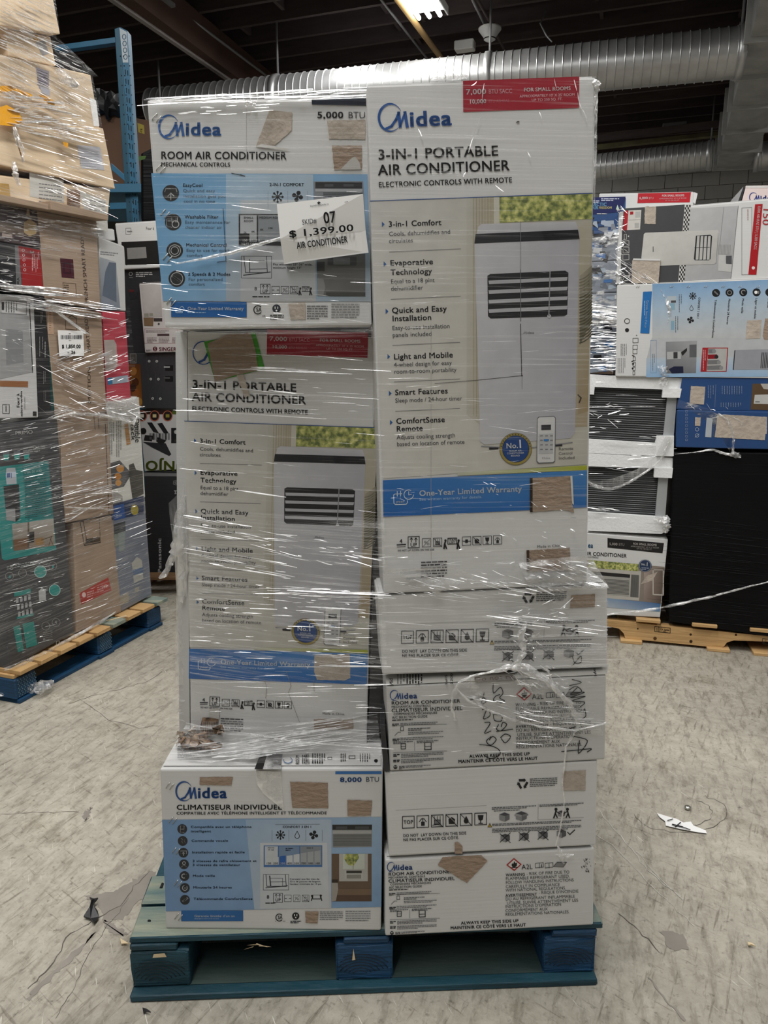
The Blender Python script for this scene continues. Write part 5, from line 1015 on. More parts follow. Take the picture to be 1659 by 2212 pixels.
k.poly([(345, 320), (375, 290), (408, 310), (412, 400), (352, 408)], '#c2c4c4', 2).poly([(118, 640), (178, 622), (214, 850), (160, 868)], '#2d8f88', 2).poly([(200, 612), (302, 590), (336, 800), (236, 830)], '#2d8f88', 2)
k.greek(60, 100, 470, 2, 18, 9, '#9fa3a4', 3, 8).greek(300, 560, 560, 1, 9, 6, '#9fa3a4', 3, 8).greek(385, 690, 470, 5, 17, 6, '#8b8f90', 3, 9).greek(50, 235, 130, 1, 9, 6, '#8b8f90', 3, 1).frame(505, 770, 530, 815, 4, '#b9bcbf')
k.flush()
torn_ = lambda o_, p_, pts, c_, **kw: torn(o_, p_, pts, c_, **kw)
# teal carton edge at the frame's left
fr = [PL.at(-60, 1190), PL.at(4, 1184), PL.at(20, 1440), PL.at(-60, 1490)]
# middle brown cartons
o, pl = lc('brown carton with an orange red care label beside the water dispenser carton', [(158, 1130), (246, 1112), (262, 1322), (166, 1367)], M['kraft'], .45, -.004)
k = Ink(pl, o, L4c, -.33); k.part('red_label', 'orange red printed label').poly([(710, 338), (970, 195), (998, 312), (728, 440)], '#b5392f', 1); k.part('lettering').disc(752, 352, 18, '#e9c9c4', 3, 12, 24).greek(780, 330, 840, 3, 20, 9, '#e3aaa4', 3, 2).greek(870, 285, 965, 3, 20, 9, '#e3aaa4', 3, 3)
k.set(crop=L3c, sl=-.16); k.part('black_handling_print').line([(870, 1240), (905, 1235), (945, 1470), (915, 1490), (870, 1240)], 6, '#2e2118').rect(930, 1430, 1085, 1480, '#4a3a2c', 2).line([(920, 1500), (1090, 1465)], 8, '#1e150e').line([(1075, 1080), (1090, 1460)], 4, '#3e2e20').text('10', 940, 1470, 1010, 34, '#1e150e', 'b'); k.flush()
o, pl = lc('worn brown carton with vertical folds above the red labelled brown carton', [(124, 902), (232, 886), (246, 1110), (142, 1130)], M['kraft'], .45)
k = Ink(pl, o, L3c, -.1); k.part('fold_lines').line([(650, 250), (665, 1000)], 5, '#4a3626', 1).line([(1145, 180), (1185, 1180)], 6, '#37281c', 1).line([(1020, 100), (1035, 240)], 5, '#3a2a1c').line([(1065, 95), (1075, 230)], 5, '#3a2a1c'); k.flush()
o, pl = lc('long brown carton carrying the small white price sticker on the left stack', [(98, 652), (219, 676), (231, 900), (120, 903)], M['kraft'], .45)
k = Ink(pl, o, L2c, .1); k.part('lettering').text('SMART READY', 925, 1560, 890, 34, '#4a3828', 'r', y1=1180).text('MOTION', 925, 2080, 920, 30, '#4a3828', 'r', y1=1700).frame(668, 1170, 780, 1320, 5, '#57432f').line([(700, 1200), (770, 1160)], 7, '#2e2216').line([(700, 1160), (770, 1210)], 7, '#2e2216')
k.part('packing_tape', 'pale diagonal tape strip', m=M['paper']).poly([(540, 1130), (610, 1150), (900, 1365), (860, 1370)], WH, 3).part('shipping_label', 'peach coloured side label').poly([(480, 1100), (535, 1105), (548, 1378), (488, 1372)], '#c7a88f', 2).greek(500, 1150, 520, 9, 22, 5, '#7a5a44', 3); k.flush()
# small price sticker
S = shifted(PL, .012)
def sticker(name, label, pl_, q, th=.0008):
    f0 = [pl_.at(*p_) for p_ in q]; bk = [pl_.at(*p_, -th) for p_ in q]
    return tagged(bm_mesh(name, hexa_bm(f0, bk, 0), M['paper'], None, origin=f0[3]), label, 'price label')
st = sticker('price_sticker', 'small white price sticker with barcode on the brown carton of the left stack', S, [(124.5, 713), (180, 715), (182, 769), (128, 769)])
k = Ink(S, st, L2c, .02); k.part('barcode'); r_ = random.Random(3); x = 618
while x < 826: w = r_.choice((2, 3, 5, 7)); k.rect(x, 1384, x + w, 1424, K, 2); x += w + r_.choice((3, 4, 6))
k.part('lettering').greek(700, 1366, 736, 1, 5, 5, K).greek(700, 1434, 745, 1, 5, 4, '#666').text('$ 1,850.00', 630, 1516, 822, 36, K, 'x', y1=1516).text('26', 724, 1572, 768, 28, K, 'x').greek(686, 1556, 720, 1, 6, 7, '#888'); k.flush()
# upper brown carton and its neighbours
o, pl = lc('large brown carton with a maroon square label, top right of the film wrapped left stack', [(79, 455), (209, 478), (217, 668), (98, 650)], M['kraft'], .5)
k = Ink(pl, o, L2c, .05); k.part('maroon_label').poly([(610, 600), (744, 615), (756, 808), (628, 795)], '#4a1a28', 1).frame(650, 650, 715, 750, 10, '#2c1220', 2)
k.part('lettering').text('FRENCH SMART READY', 900, 1060, 850, 34, '#3e2e22', 'r', y1=370); k.line([(640, 850), (770, 862)], 4, '#5a4634').line([(640, 850), (650, 990)], 4, '#5a4634').line([(770, 862), (780, 1000)], 4, '#5a4634').greek(650, 870, 700, 5, 22, 7, '#3e2e22', 3)
k.part('packing_tape', 'shiny clear tape strip', m=M['film_clump']).poly([(400, 240), (990, 330), (990, 378), (420, 290)], WH, 3); k.flush()
fr = [PL.at(-40, 418), PL.at(83, 443), PL.at(83, 455), PL.at(-40, 432)]; tagged(bm_mesh('carton_flap', hexa_bm([v + nL*.05 for v in fr], [v - nL*.2 for v in fr], .002), M['kraft'], None, origin=fr[0]), 'open brown carton flap edge at the far left of the stack', 'cardboard')
fr = [PL.at(83, 436), PL.at(210, 466), PL.at(209, 478), PL.at(84, 455)]; tagged(bm_mesh('carton_flap', hexa_bm([v + nL*.06 for v in fr], [v - nL*.2 for v in fr], .002), M['kraft'], None, origin=fr[0]), 'bent brown carton flap over the maroon labelled carton', 'cardboard')
o, pl = lc('dark chandelier carton with a printed room scene at the left edge of the frame', [(-40, 430), (80, 453), (90, 536), (-40, 514)], mat('plum_card', (.06, .04, .045), .45, noise=.3), .5)
k = Ink(pl, o, L2c, .17); k.part('printed_room_picture').poly([(0, 230), (400, 300), (405, 400), (0, 340)], ['#8f8378', '#6a5a50', '#5a4a44', '#7a6c62'], 1).poly([(240, 240), (300, 200), (372, 250), (370, 350), (300, 380), (245, 340)], '#b79f78', 2).poly([(275, 100), (295, 100), (305, 170), (265, 170)], '#b5a284', 2).rect(20, 345, 125, 385, '#a89a90', 2); k.flush()
o, pl = lc('black appliance carton with a red side strip at the left edge of the frame', [(-40, 516), (88, 538), (95, 632), (-40, 616)], M['black_card'], .5)
k = Ink(pl, o, L2c, .08); k.part('red_strip', 'red printed strip').poly([(188, 476), (408, 520), (440, 905), (226, 880)], '#a3262a', 1).poly([(150, 470), (188, 476), (222, 880), (165, 870)], '#77787a', 1)
k.part('lettering').text('Vision', 380, 540, 392, 16, '#e9dfdf', 'b', y1=620).text('3', 305, 522, 305, 40, '#efe6e6', 'b', y1=556)
for i in range(5): k.ring(236 + i*4, 520 + i*50, 14, 4, '#e9dfdf', 3, n=12)
k.vgreek(325, 560, 735, 2, 18, 9, '#d9b0b0', 3).vgreek(362, 590, 740, 2, 16, 7, '#cf9a9a', 3).ring(72, 605, 22, 8, '#c9c9c9', 3, a0=-90, a1=90).text('Vie', 170, 800, 176, 26, '#333', 'b', y1=870).text('ce', 5, 810, 5, 34, '#bdbdbd', 'b', y1=845); k.flush()
o, pl = lc('white microwave oven carton standing on its side at the left edge of the frame', [(-40, 634), (73, 641), (83, 902), (-40, 905)], mat('dull_white_card', (.55, .55, .55), .5, noise=.1, bump=.1, bscale=3, bstretch=(1, 1, 60)), .5)
k = Ink(pl, o, L2c, .06); k.part('printed_microwave_picture').poly([(0, 1150), (292, 1192), (325, 1760), (0, 1830)], '#a3a4a5', 1).poly([(56, 1320), (230, 1335), (240, 1660), (64, 1690)], '#8b8d8f', 2).line([(300, 1060), (332, 1760)], 9, '#2a2b2d', 3)
k.frame(10, 1030, 270, 1160, 5, '#77787a').rect(18, 1045, 42, 1125, '#333', 3).part('orange_strip').rect(0, 1845, 285, 1905, '#9c6a45', 2, sl=.03)
k.part('lettering').frame(28, 2090, 95, 2180, 5, '#333', 2, 0).text('MAIN', 72, 2160, 70, 16, '#333', 'b', y1=2100).text('Four à', 200, 2120, 196, 28, '#26262a', 'b', y1=1975).text('micro-ondes', 230, 2210, 226, 22, '#26262a', 'b', y1=1950).text('compact', 258, 2140, 256, 14, '#777', y1=2010).vgreek(60, 1040, 1150, 5, 26, 9, '#666', 3).rect(335, 2160, 372, 2205, '#222', 2); k.flush()
o, pl = lc('narrow black carton with white specification text between the microwave and brown cartons', [(74, 636), (101, 640), (121, 903), (84, 903)], M['black_card'], .45, -.003)
k = Ink(pl, o, L2c, .06); k.part('teal_side').poly([(490, 1390), (545, 1385), (570, 2150), (520, 2150)], '#164a48', 1); k.part('lettering').vgreek(415, 1150, 1260, 2, 14, 6, '#999', 3).vgreek(400, 1400, 1600, 2, 30, 7, '#8b8b8b', 3, 2).vgreek(455, 1450, 1720, 1, 20, 8, '#aaa', 3, 3).vgreek(440, 1750, 1880, 2, 16, 6, '#8b8b8b', 3, 4).vgreek(445, 1950, 2060, 2, 16, 5, '#777', 3, 5).text('W', 530, 1470, 528, 22, WHP, 'x', y1=1430); k.flush()
# right-hand corner cartons
o, pl = lc('pale carton top wrapped in milky film behind the grey printed carton', [(209, 492), (247, 496), (249, 520), (214, 515)], M['card'], .35, -.06)
o, pl = lc('grey and white carton with a blurred blue picture at the corner of the left stack', [(213, 512), (268, 532), (272, 672), (222, 668)], M['card_dull'], .35, -.01)
k = Ink(pl, o, L2c, .1); k.part('printed_picture').poly([(1015, 590), (1180, 640), (1225, 1130), (1035, 1130)], ['#9aa0a6', '#b0b4b8', '#858d99', '#7a8494'], 1).poly([(1110, 640), (1180, 652), (1185, 1050), (1040, 980), (1070, 740)], '#66707f', 2).greek(1020, 530, 1200, 2, 22, 8, '#8d9095', 3, 2); k.flush()
o, pl = lc('crimson appliance carton with a pale picture at the corner of the left stack', [(222, 672), (271, 674), (283, 860), (232, 870)], mat('crimson_card', (.50, .06, .09), .45, noise=.2), .35, -.01)
k = Ink(pl, o, L2c, .0); k.part('printed_picture').poly([(1058, 1435), (1160, 1430), (1185, 1480), (1195, 1700), (1160, 1740), (1072, 1745)], '#b5aaa4', 1).poly([(1090, 1820), (1300, 1790), (1310, 1860), (1095, 1890)], '#a9b4c0', 2).poly([(1090, 1822), (1140, 1815), (1145, 1880), (1096, 1888)], '#3d7fae', 3); k.flush()
o, pl = lc('white double basket cooker carton with black lettering at the corner of the left stack', [(229, 870), (300, 858), (314, 1074), (241, 1098)], mat('cream_card', (.62, .62, .58), .5, noise=.08), .4, -.005)
k = Ink(pl, o, L3c, -.2); k.part('printed_food_picture').poly([(1200, 605), (1300, 575), (1430, 720), (1345, 860), (1215, 890)], '#4b4c4e', 1).poly([(1300, 575), (1395, 690), (1350, 850), (1215, 895)], '#55565a', 1.5).poly([(1400, 625), (1450, 605), (1480, 680), (1550, 690), (1560, 940), (1440, 1000), (1410, 800)], '#4a4842', 1).disc(1305, 665, 42, '#c98a35', 2, 12).disc(1280, 750, 38, '#c07f2c', 2, 12).disc(1285, 820, 34, '#cf9038', 2, 12).poly([(1230, 900), (1330, 960), (1335, 1060), (1230, 1040)], '#a9a6a2', 2)
k.part('orange_strip').poly([(1350, 180), (1390, 175), (1420, 395), (1375, 412)], '#b58344', 1)
k.part('lettering').text('Ninja', 1482, 180, 1490, 26, K, 'b', y1=290).text('Double', 1455, 120, 1470, 56, '#17171a', 'b', y1=385).text('Stack', 1415, 130, 1430, 42, '#17171a', 'b', y1=360).vgreek(1190, 130, 520, 3, 20, 8, '#6d6e6c', 3).vgreek(1265, 140, 540, 3, 22, 8, '#77776f', 3, 4); k.flush()
o, pl = lc('slate blue appliance carton at the lower corner of the left stack', [(241, 1098), (312, 1074), (328, 1284), (262, 1322)], mat('slate_card', (.17, .20, .26), .45, noise=.2), .4, -.003)
k = Ink(pl, o, L3c, -.2); k.part('brand_patch').poly([(1205, 1080), (1345, 1045), (1362, 1200), (1240, 1230)], '#1f4f95', 1).disc(1462, 1112, 42, '#a99a30', 2, 18, 58).poly([(1200, 1060), (1560, 960), (1562, 1160), (1215, 1225)], '#1c3158', .5)
k.logo(1245, 1180, 82, '#c9d6e8'); k.part('printed_unit_picture').poly([(1235, 1270), (1360, 1235), (1365, 1340), (1242, 1380)], '#3a3f45', 2).poly([(1280, 1365), (1360, 1342), (1350, 1560), (1290, 1570)], '#8e9a98', 2).poly([(1240, 1380), (1285, 1370), (1290, 1500), (1250, 1520)], '#7f8a80', 2)
k.set(crop=L4c); k.poly([(1180, 70), (1225, 12), (1272, 42), (1285, 208), (1200, 250)], '#b5b6b0', 2).poly([(1190, 130), (1280, 105), (1283, 150), (1194, 178)], '#5f7799', 3).poly([(1205, 290), (1245, 278), (1248, 320), (1207, 335)], '#aaa79a', 2).poly([(1070, 370), (1150, 325), (1155, 410), (1080, 452)], '#a39d8a', 2).text('* *', 1255, 300, 1300, 20, '#a9aaa8', 'b'); k.flush()
# bright leaning cartons on top
def top_c(label, q, m, off, depth=.45): return lc(label, q, m, depth, off)
o, pl = top_c('kraft carton with two white address sheets, at the foot of the bright leaning pile', [(-40, 374), (238, 409), (234, 462), (-40, 428)], M['kraft_lit'], -.03)
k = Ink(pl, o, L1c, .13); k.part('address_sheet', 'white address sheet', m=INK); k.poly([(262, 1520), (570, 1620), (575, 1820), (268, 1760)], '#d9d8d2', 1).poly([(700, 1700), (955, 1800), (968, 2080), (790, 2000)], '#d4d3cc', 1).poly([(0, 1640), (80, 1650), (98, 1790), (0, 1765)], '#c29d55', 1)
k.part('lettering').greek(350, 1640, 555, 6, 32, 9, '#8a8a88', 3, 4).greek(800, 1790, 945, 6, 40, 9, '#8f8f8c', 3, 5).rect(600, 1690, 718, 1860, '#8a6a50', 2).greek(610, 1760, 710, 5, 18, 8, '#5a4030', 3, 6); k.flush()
o, pl = top_c('large kraft carton with a white paper label near its right edge in the leaning pile', [(-40, 262), (223, 277), (249, 408), (-40, 348)], M['kraft_lit'], -.015)
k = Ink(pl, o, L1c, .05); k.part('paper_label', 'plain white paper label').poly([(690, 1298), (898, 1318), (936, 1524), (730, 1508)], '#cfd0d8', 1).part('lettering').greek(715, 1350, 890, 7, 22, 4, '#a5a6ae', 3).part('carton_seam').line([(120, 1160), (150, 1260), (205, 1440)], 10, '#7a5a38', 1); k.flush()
o, pl = top_c('kraft carton with orange tape and a dark barcode label in the leaning pile', [(-40, 110), (196, 162), (215, 278), (-40, 268)], M['kraft_lit'], -.02)
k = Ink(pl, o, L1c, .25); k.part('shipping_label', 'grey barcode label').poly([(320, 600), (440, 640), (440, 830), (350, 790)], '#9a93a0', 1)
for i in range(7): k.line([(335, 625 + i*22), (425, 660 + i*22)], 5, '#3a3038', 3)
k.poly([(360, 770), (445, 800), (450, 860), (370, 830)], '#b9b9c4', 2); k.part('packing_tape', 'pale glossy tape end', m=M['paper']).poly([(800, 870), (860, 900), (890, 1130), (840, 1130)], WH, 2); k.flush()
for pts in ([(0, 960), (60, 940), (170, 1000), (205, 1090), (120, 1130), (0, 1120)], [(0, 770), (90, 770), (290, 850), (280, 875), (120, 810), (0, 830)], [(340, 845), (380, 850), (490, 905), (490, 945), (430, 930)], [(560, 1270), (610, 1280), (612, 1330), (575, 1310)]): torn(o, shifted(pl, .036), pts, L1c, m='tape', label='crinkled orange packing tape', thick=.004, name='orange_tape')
o, pl = top_c('small kraft carton under the topmost carton of the leaning pile', [(10, 62), (109, 79), (121, 143), (18, 120)], M['kraft_lit'], -.04)
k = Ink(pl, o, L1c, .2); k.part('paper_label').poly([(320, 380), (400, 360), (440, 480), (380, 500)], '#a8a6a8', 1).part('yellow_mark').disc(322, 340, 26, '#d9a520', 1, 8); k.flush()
o, pl = top_c('topmost kraft carton of the leaning pile, cut by the top of the frame', [(-40, -90), (100, -80), (130, 74), (-40, 48)], M['kraft_lit'], .0)

# left pallet
f0 = on_z(43, 1521, 0); f1 = on_z(352, 1350, 0); lu = (f1 - f0).normalized(); lv = Vector((-lu.y, lu.x, 0)); LW = (f1 - f0).length
lp = empty('wooden_pallet', f0.lerp(f1, .5) + lv*.4, 'blue block pallet with bare deck edges under the left stack', 'pallet')
def lpp(a, b, z): return f0 + lu*a + lv*b + Vector((0, 0, z))
bm_mesh('bottom_board', box_bm(lpp(LW/2, .06, 0), LW, .10, .017, lu, lv, bevel=.002), M['bluewood'], lp)
for i, a in enumerate((.05, LW*.55, LW - .05)):
    bl_ = bm_mesh('block', box_bm(lpp(a, .075, .017), .11 if i != 1 else .09, .13, .085, lu, lv, bevel=.005), M['bluewood'], lp)
    bm_mesh('bottom_board', box_bm(lpp(a, .5, .001), .1, 1.0, .016, lu, lv, bevel=.002), M['bluewood'], lp)
    if i < 2:   # knurled saw pattern on the end of the block
        w2 = .10 if i == 0 else .08; v = []; f = []
        for r_i in range(9):
            for c_i in range(7): c = lpp(a - w2/2 + .01 + c_i*w2/7 + (.005 if r_i % 2 else 0), .0085, .027 + r_i*.0085); n_ = len(v); v += [c + lu*.004, c + Vector((0, 0, .005)), c - lu*.004, c - Vector((0, 0, .003))]; f.append((n_, n_+1, n_+2, n_+3))
        oo = mesh('saw_mark', v, f, mat('pale_blue_wear', (.12, .22, .28), .8, noise=.4), bl_); oo['kind'] = 'stuff'
nb = 9
for i in range(nb):
    a = .055 + i*(LW - .06)/(nb - 1)*1.0; bm_mesh('deck_board', box_bm(lpp(a, .55, .119), .092, 1.12, .018, lu, lv, bevel=.002), M['pine'] if i not in (8, 5) else M['bluewood_worn'], lp)
bm_mesh('side_stringer', box_bm(lpp(LW/2, .07, .102), LW, .10, .017, lu, lv, bevel=.002), M['pine'], lp)
bm_mesh('side_stringer', box_bm(lpp(LW/2, .6, .102), LW, .10, .017, lu, lv, bevel=.002), M['bluewood'], lp)
o = bm_mesh('bent_splinter', box_bm(PL.at(252, 1338, .03), .10, .008, .008, (lu + nL*.5).normalized(), Vector((0, 0, 1)).cross(lu), bevel=.001), M['splinter'], lp)

# ================================================================== RACK BEHIND THE LEFT STACK
rk = vplane(4.75, -.12); RO = rk.at(262, 480); rack = empty('pallet_rack', Vector((RO.x, RO.y, 0)), 'tall blue steel storage rack with slotted upright behind the left stack', 'rack')
def bar(name, pl_, q, th, m, par, bev=.002): f_ = [pl_.at(*p_) for p_ in q]; return bm_mesh(name, hexa_bm(f_, [v + Vector((0, th, 0)) for v in f_], bev), m, par)
up_f = [rk.at(259, 58), rk.at(275, 66), rk.at(301, 480), rk.at(285, 480)]
def down(pa, pb, z): t = (z - pa.z)/(pb.z - pa.z); return pa.lerp(pb, t)
fr = [up_f[0], up_f[1], down(up_f[1], up_f[2], .0), down(up_f[0], up_f[3], .0)]
fr[3] = Vector((fr[0].x + .02, fr[0].y, 0)); fr[2] = Vector((fr[1].x + .04, fr[1].y, 0))
fr = [up_f[0], up_f[1], Vector((up_f[2].x, up_f[2].y, 0)), Vector((up_f[3].x, up_f[3].y, 0))]
uw = bm_mesh('upright', hexa_bm(fr, [v + Vector((0, .07, 0)) for v in fr], .003), M['rackblue'], rack)
a0, a1 = rk.at(247, 62), rk.at(259, 58); b0_, b1_ = rk.at(272, 480), rk.at(285, 480)
fr2 = [a0, a1, Vector((b1_.x, b1_.y, 0)), Vector((b0_.x, b0_.y, 0))]
bm_mesh('upright_side', hexa_bm([v + Vector((0, .0, 0)) for v in fr2], [v + Vector((0, .09, 0)) for v in fr2], .003), mat('shaded_rack_paint', (.035, .11, .17), .35, metal=.2, noise=.2), rack)  # side face has its shade painted in, a darker copy of the rack blue
v = []; f = []
for i in range(17):
    for s_ in (0, 1):
        y0 = 150 + i*20 + s_*2; xo = 259 + (y0 - 58)*.0615 + 5 + s_*5
        if y0 > 474: continue
        n_ = len(v); v += [rk.at(xo, y0, .0015), rk.at(xo + 1.6, y0, .0015), rk.at(xo + 2.1, y0 + 11, .0015), rk.at(xo + .6, y0 + 11, .0015)]; f.append((n_, n_+1, n_+2, n_+3))
    y0 = 120 + i*21; xo = 259 + (y0 - 58)*.0615
    for dx in (-4, 3, 15):
        n_ = len(v); v += [rk.at(xo + dx, y0, .0015), rk.at(xo + dx + 2.2, y0, .0015), rk.at(xo + dx + 2.2, y0 + 2.4, .0015), rk.at(xo + dx, y0 + 2.4, .0015)]; f.append((n_, n_+1, n_+2, n_+3))
oo = mesh('punched_slot', v, f, M['slot'], rack); oo['kind'] = 'stuff'
kk = Ink(rk, rack, (0, 0, 4.1475)); kk.part('capacity_sticker', 'white sticker with grey lettering').poly([(1070, 250), (1135, 285), (1150, 560), (1100, 560)], '#c9d4dc', 2)
for i in range(4): kk.ring(1112 + i*4, 330 + i*60, 20, 8, '#4c6a80', 3, n=10, ry=26)
kk.flush()
bar('cross_beam', rk, [(118, 98), (248, 80), (249, 92), (119, 110)], .05, M['rackblue'], rack); bar('cross_beam', rk, [(236, 438), (273, 437), (273, 451), (236, 452)], .05, M['rackblue'], rack); bar('brace', rk, [(240, 352), (270, 378), (270, 392), (240, 366)], .02, M['rackblue'], rack)
fr = [Vector((-2.9, 5.6, 0)), Vector((-2.82, 5.6, 0))]; bm_mesh('rear_upright', box_bm(Vector((-2.9, 5.95, 0)), .08, .07, 3.3, bevel=.002), M['rackblue'], rack)
bm_mesh('shelf_beam', box_bm(Vector((-2.4, 5.4, 2.36)), 2.1, 1.0, .05, bevel=.002), M['rackblue'], rack)
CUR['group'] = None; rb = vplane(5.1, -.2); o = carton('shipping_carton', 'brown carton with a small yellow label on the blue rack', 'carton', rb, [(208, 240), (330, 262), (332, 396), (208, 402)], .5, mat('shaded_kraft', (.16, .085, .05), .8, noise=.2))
k = Ink(rb, o, L1c); k.part('yellow_label', 'small yellow label').poly([(1230, 1100), (1290, 1122), (1296, 1202), (1240, 1185)], '#b3a04a', 1).part('lettering').text('R7', 1258, 1150, 1252, 18, '#3a3010', 'b', y1=1185); k.flush()
a = rb.at(236, 232); crumple('black_plastic_bag', [a + Vector((-.12, 0, -.02)), a + Vector((-.05, 0, .04)), a + Vector((.03, -.02, 0)), a + Vector((.10, 0, -.03))], [.03, .07, .08, .03], 'blackplastic', None, 12, .3, 4, origin=a); tagged(bpy.data.objects['black_plastic_bag'], 'crumpled black plastic bag on top of the brown rack carton', 'bag')
rw = vplane(4.5, -.05); o = carton('wrapped_bundle', 'black film wrapped bundle right of the blue rack upright', 'wrapped goods', rw, [(302, 330), (352, 306), (352, 478), (303, 480)], .5, M['black_wrap'], flap=False, bevel=.02)
k = Ink(rw, o, L1c); k.part('green_corner').poly([(1240, 1400), (1310, 1395), (1300, 1425), (1245, 1440)], '#3a5a20', 1); k.flush()

# ================================================================== STACK BEHIND, BETWEEN LEFT STACK AND FRONT PALLET
CUR['group'] = 'cartons of the stack behind'; MP = vplane(4.1, -.1); Mc = (200, 440, 4.2545)
def mc(label, q, m, off=0., depth=.4, pl_=None): p_ = shifted(pl_ or MP, off); return carton('appliance_carton', label, 'carton', p_, q, depth, m, bevel=.006), p_
o, pl = mc('white microwave oven carton on top of the stack behind, with a black oven picture', [(248, 483), (352, 476), (354, 577), (262, 582)], M['card'], .02)
k = Ink(pl, o, Mc, -.03); k.part('printed_microwave_picture').poly([(265, 352), (610, 338), (614, 556), (300, 562), (290, 400), (268, 398)], '#1a1816', 1).poly([(315, 408), (490, 396), (498, 498), (322, 512)], '#8b8a87', 2).poly([(305, 560), (320, 560), (316, 568)], '#1a1816', 1)
k.part('lettering').text('Four à', 490, 240, 565, 26, '#4a4a4a', 'r').frame(305, 225, 352, 280, 3, '#777').text('MAIN', 318, 262, 365, 12, '#555', 'b'); k.flush()
o, pl = mc('black countertop oven carton below the white microwave carton', [(268, 579), (356, 577), (358, 762), (273, 762)], M['black_card'], .0)
k = Ink(pl, o, Mc); k.part('lettering').ring(350, 645, 18, 5, '#aaa', 3).line([(340, 680), (368, 680)], 6, '#888').greek(398, 628, 550, 3, 17, 10, '#a9a9a9', 3).line([(305, 590), (605, 592)], 3, '#666').part('red_mark').rect(335, 790, 380, 812, '#5a2025', 2).part('printed_picture').poly([(330, 820), (415, 815), (410, 870), (350, 880)], '#26262a', 1); k.flush()
o, pl = mc('white sewing machine carton with a maroon logo leaning beside the black carton', [(300, 613), (390, 608), (394, 760), (313, 762)], mat('pinkish_card', (.50, .465, .455), .5, noise=.08), .03, .028)
k = Ink(pl, o, Mc); k.part('printed_picture').poly([(440, 745), (620, 738), (640, 1040), (470, 1046)], ['#b9b2b0', '#c5bfbd', '#a9a2a0', '#b3acaa'], 1).poly([(468, 1048), (560, 1048), (556, 1125), (474, 1122)], '#7a6248', 2).rect(562, 1052, 640, 1082, '#3a3434', 2).rect(474, 1008, 515, 1040, '#8f8c80', 2).rect(522, 1006, 555, 1034, '#8f8c80', 2).disc(608, 1105, 10, '#444', 2, 10)
k.part('lettering').frame(478, 1150, 780, 1282, 3, '#b0898a').rect(595, 1194, 705, 1216, '#4a3a3c', 2).greek(500, 1230, 590, 4, 13, 5, '#8a7a7a', 3).greek(608, 1230, 705, 4, 13, 5, '#8a7a7a', 3, 4).greek(730, 1230, 790, 4, 13, 5, '#8a7a7a', 3, 5).greek(490, 1165, 700, 2, 12, 5, '#8a7a7a', 3, 6)
k.disc(574, 1334, 21, '#5a1a28', 2).text('S', 566, 1348, 583, 26, '#d9c9c9', 'b').text('SINGER', 612, 1352, 770, 32, '#6a2632', 'x').greek(492, 1342, 542, 2, 8, 6, '#777', 3); k.flush()
o, pl = mc('black cookware set carton with small round lids pictured, under the sewing machine carton', [(274, 762), (395, 762), (396, 884), (290, 882)], mat('grey_black_card', (.035, .036, .04), .4, noise=.3), .01)
k = Ink(pl, o, Mc); k.part('printed_food_picture').poly([(330, 1470), (440, 1475), (458, 1850), (420, 1870), (345, 1790)], ['#5a3010', '#7a4515', '#8a5a1c', '#6a3a12'], 1)
for x, y, c in ((375, 1540, '#9a6428'), (395, 1640, '#4a2208'), (400, 1740, '#8a4a18'), (425, 1820, '#a97a30'), (370, 1690, '#3a1a06')): k.disc(x, y, 32, c, 2, 10, 40)
k.rect(345, 1380, 400, 1465, '#4a4440', 2).frame(345, 1380, 400, 1465, 4, '#888', 3); k.part('printed_lids')
for x, y in ((520, 1447), (590, 1448), (535, 1612), (605, 1613), (552, 1790), (622, 1792)): k.poly([(x - 30, y - 60), (x - 22, y - 62), (x - 18, y + 58), (x - 28, y + 62)], '#3c3d40', 1).poly([(x + 8, y - 58), (x + 14, y - 50), (x + 16, y + 60), (x + 8, y + 56)], '#36373a', 1).disc(x, y, 12, '#b9bab8', 3, 12).disc(x, y, 5, '#555', 4, 8)
for y in (1475, 1575): k.rect(668, y + 10, 740, y + 60, '#0c0c0e', 2).rect(655, y + 20, 710, y + 32, '#a9aaa8' if y == 1475 else '#555', 3)
k.flush()
o, pl = mc('white, black and olive toy carton standing upside down below the cookware carton', [(300, 886), (396, 884), (398, 1014), (312, 1018)], mat('toy_card', (.42, .42, .42), .5, noise=.1), .0)
k = Ink(pl, o, Mc); k.part('printed_picture').rect(430, 1895, 810, 1935, '#2a1612', 1).rect(730, 1905, 810, 1935, '#4a5a20', 2)
for i, x in enumerate((455, 570, 690)): k.disc(x, 1950, 46, '#1c1210', 2, 22, 50).ring(x, 1950, 46, 8, '#b0604a', 3, ry=50).rect(x - 18, 1935, x + 16, 1965, ['#cfcac0', '#c9b98a', '#8a8030'][i], 4)
k.poly([(500, 2010), (545, 2010), (610, 2110), (560, 2100)], '#17171a', 2).poly([(595, 2020), (640, 2015), (700, 2110), (655, 2110)], '#17171a', 2).disc(465, 2090, 30, '#111', 2, 16).rect(722, 2060, 806, 2200, '#17171a', 2).disc(768, 2098, 20, '#aaa', 3, 8).disc(766, 2180, 16, '#333', 3, 8)
for i in range(7): k.rect(522 + i*28, 2110, 542 + i*28, 2170, '#3a3a3c' if i % 2 else '#77777a', 2)
k.set(crop=(0, 880, 3.352)); k.poly([(1035, 250), (1200, 260), (1240, 340), (1225, 352), (1100, 290)], '#26262a', 2).poly([(1050, 200), (1110, 205), (1100, 245), (1040, 240)], '#1a1a1c', 2).poly([(1140, 215), (1205, 240), (1170, 275), (1130, 245)], '#1a1a1c', 2)
k.part('lettering').text('BUNJO', 1420, 392, 1048, 68, '#55601a', 'x', y1=388); k.flush()
o, pl = mc('black appliance carton with vertical grey lettering, lowest of the stack behind', [(312, 1020), (402, 1016), (402, 1236), (316, 1240)], M['black_card'], .0)
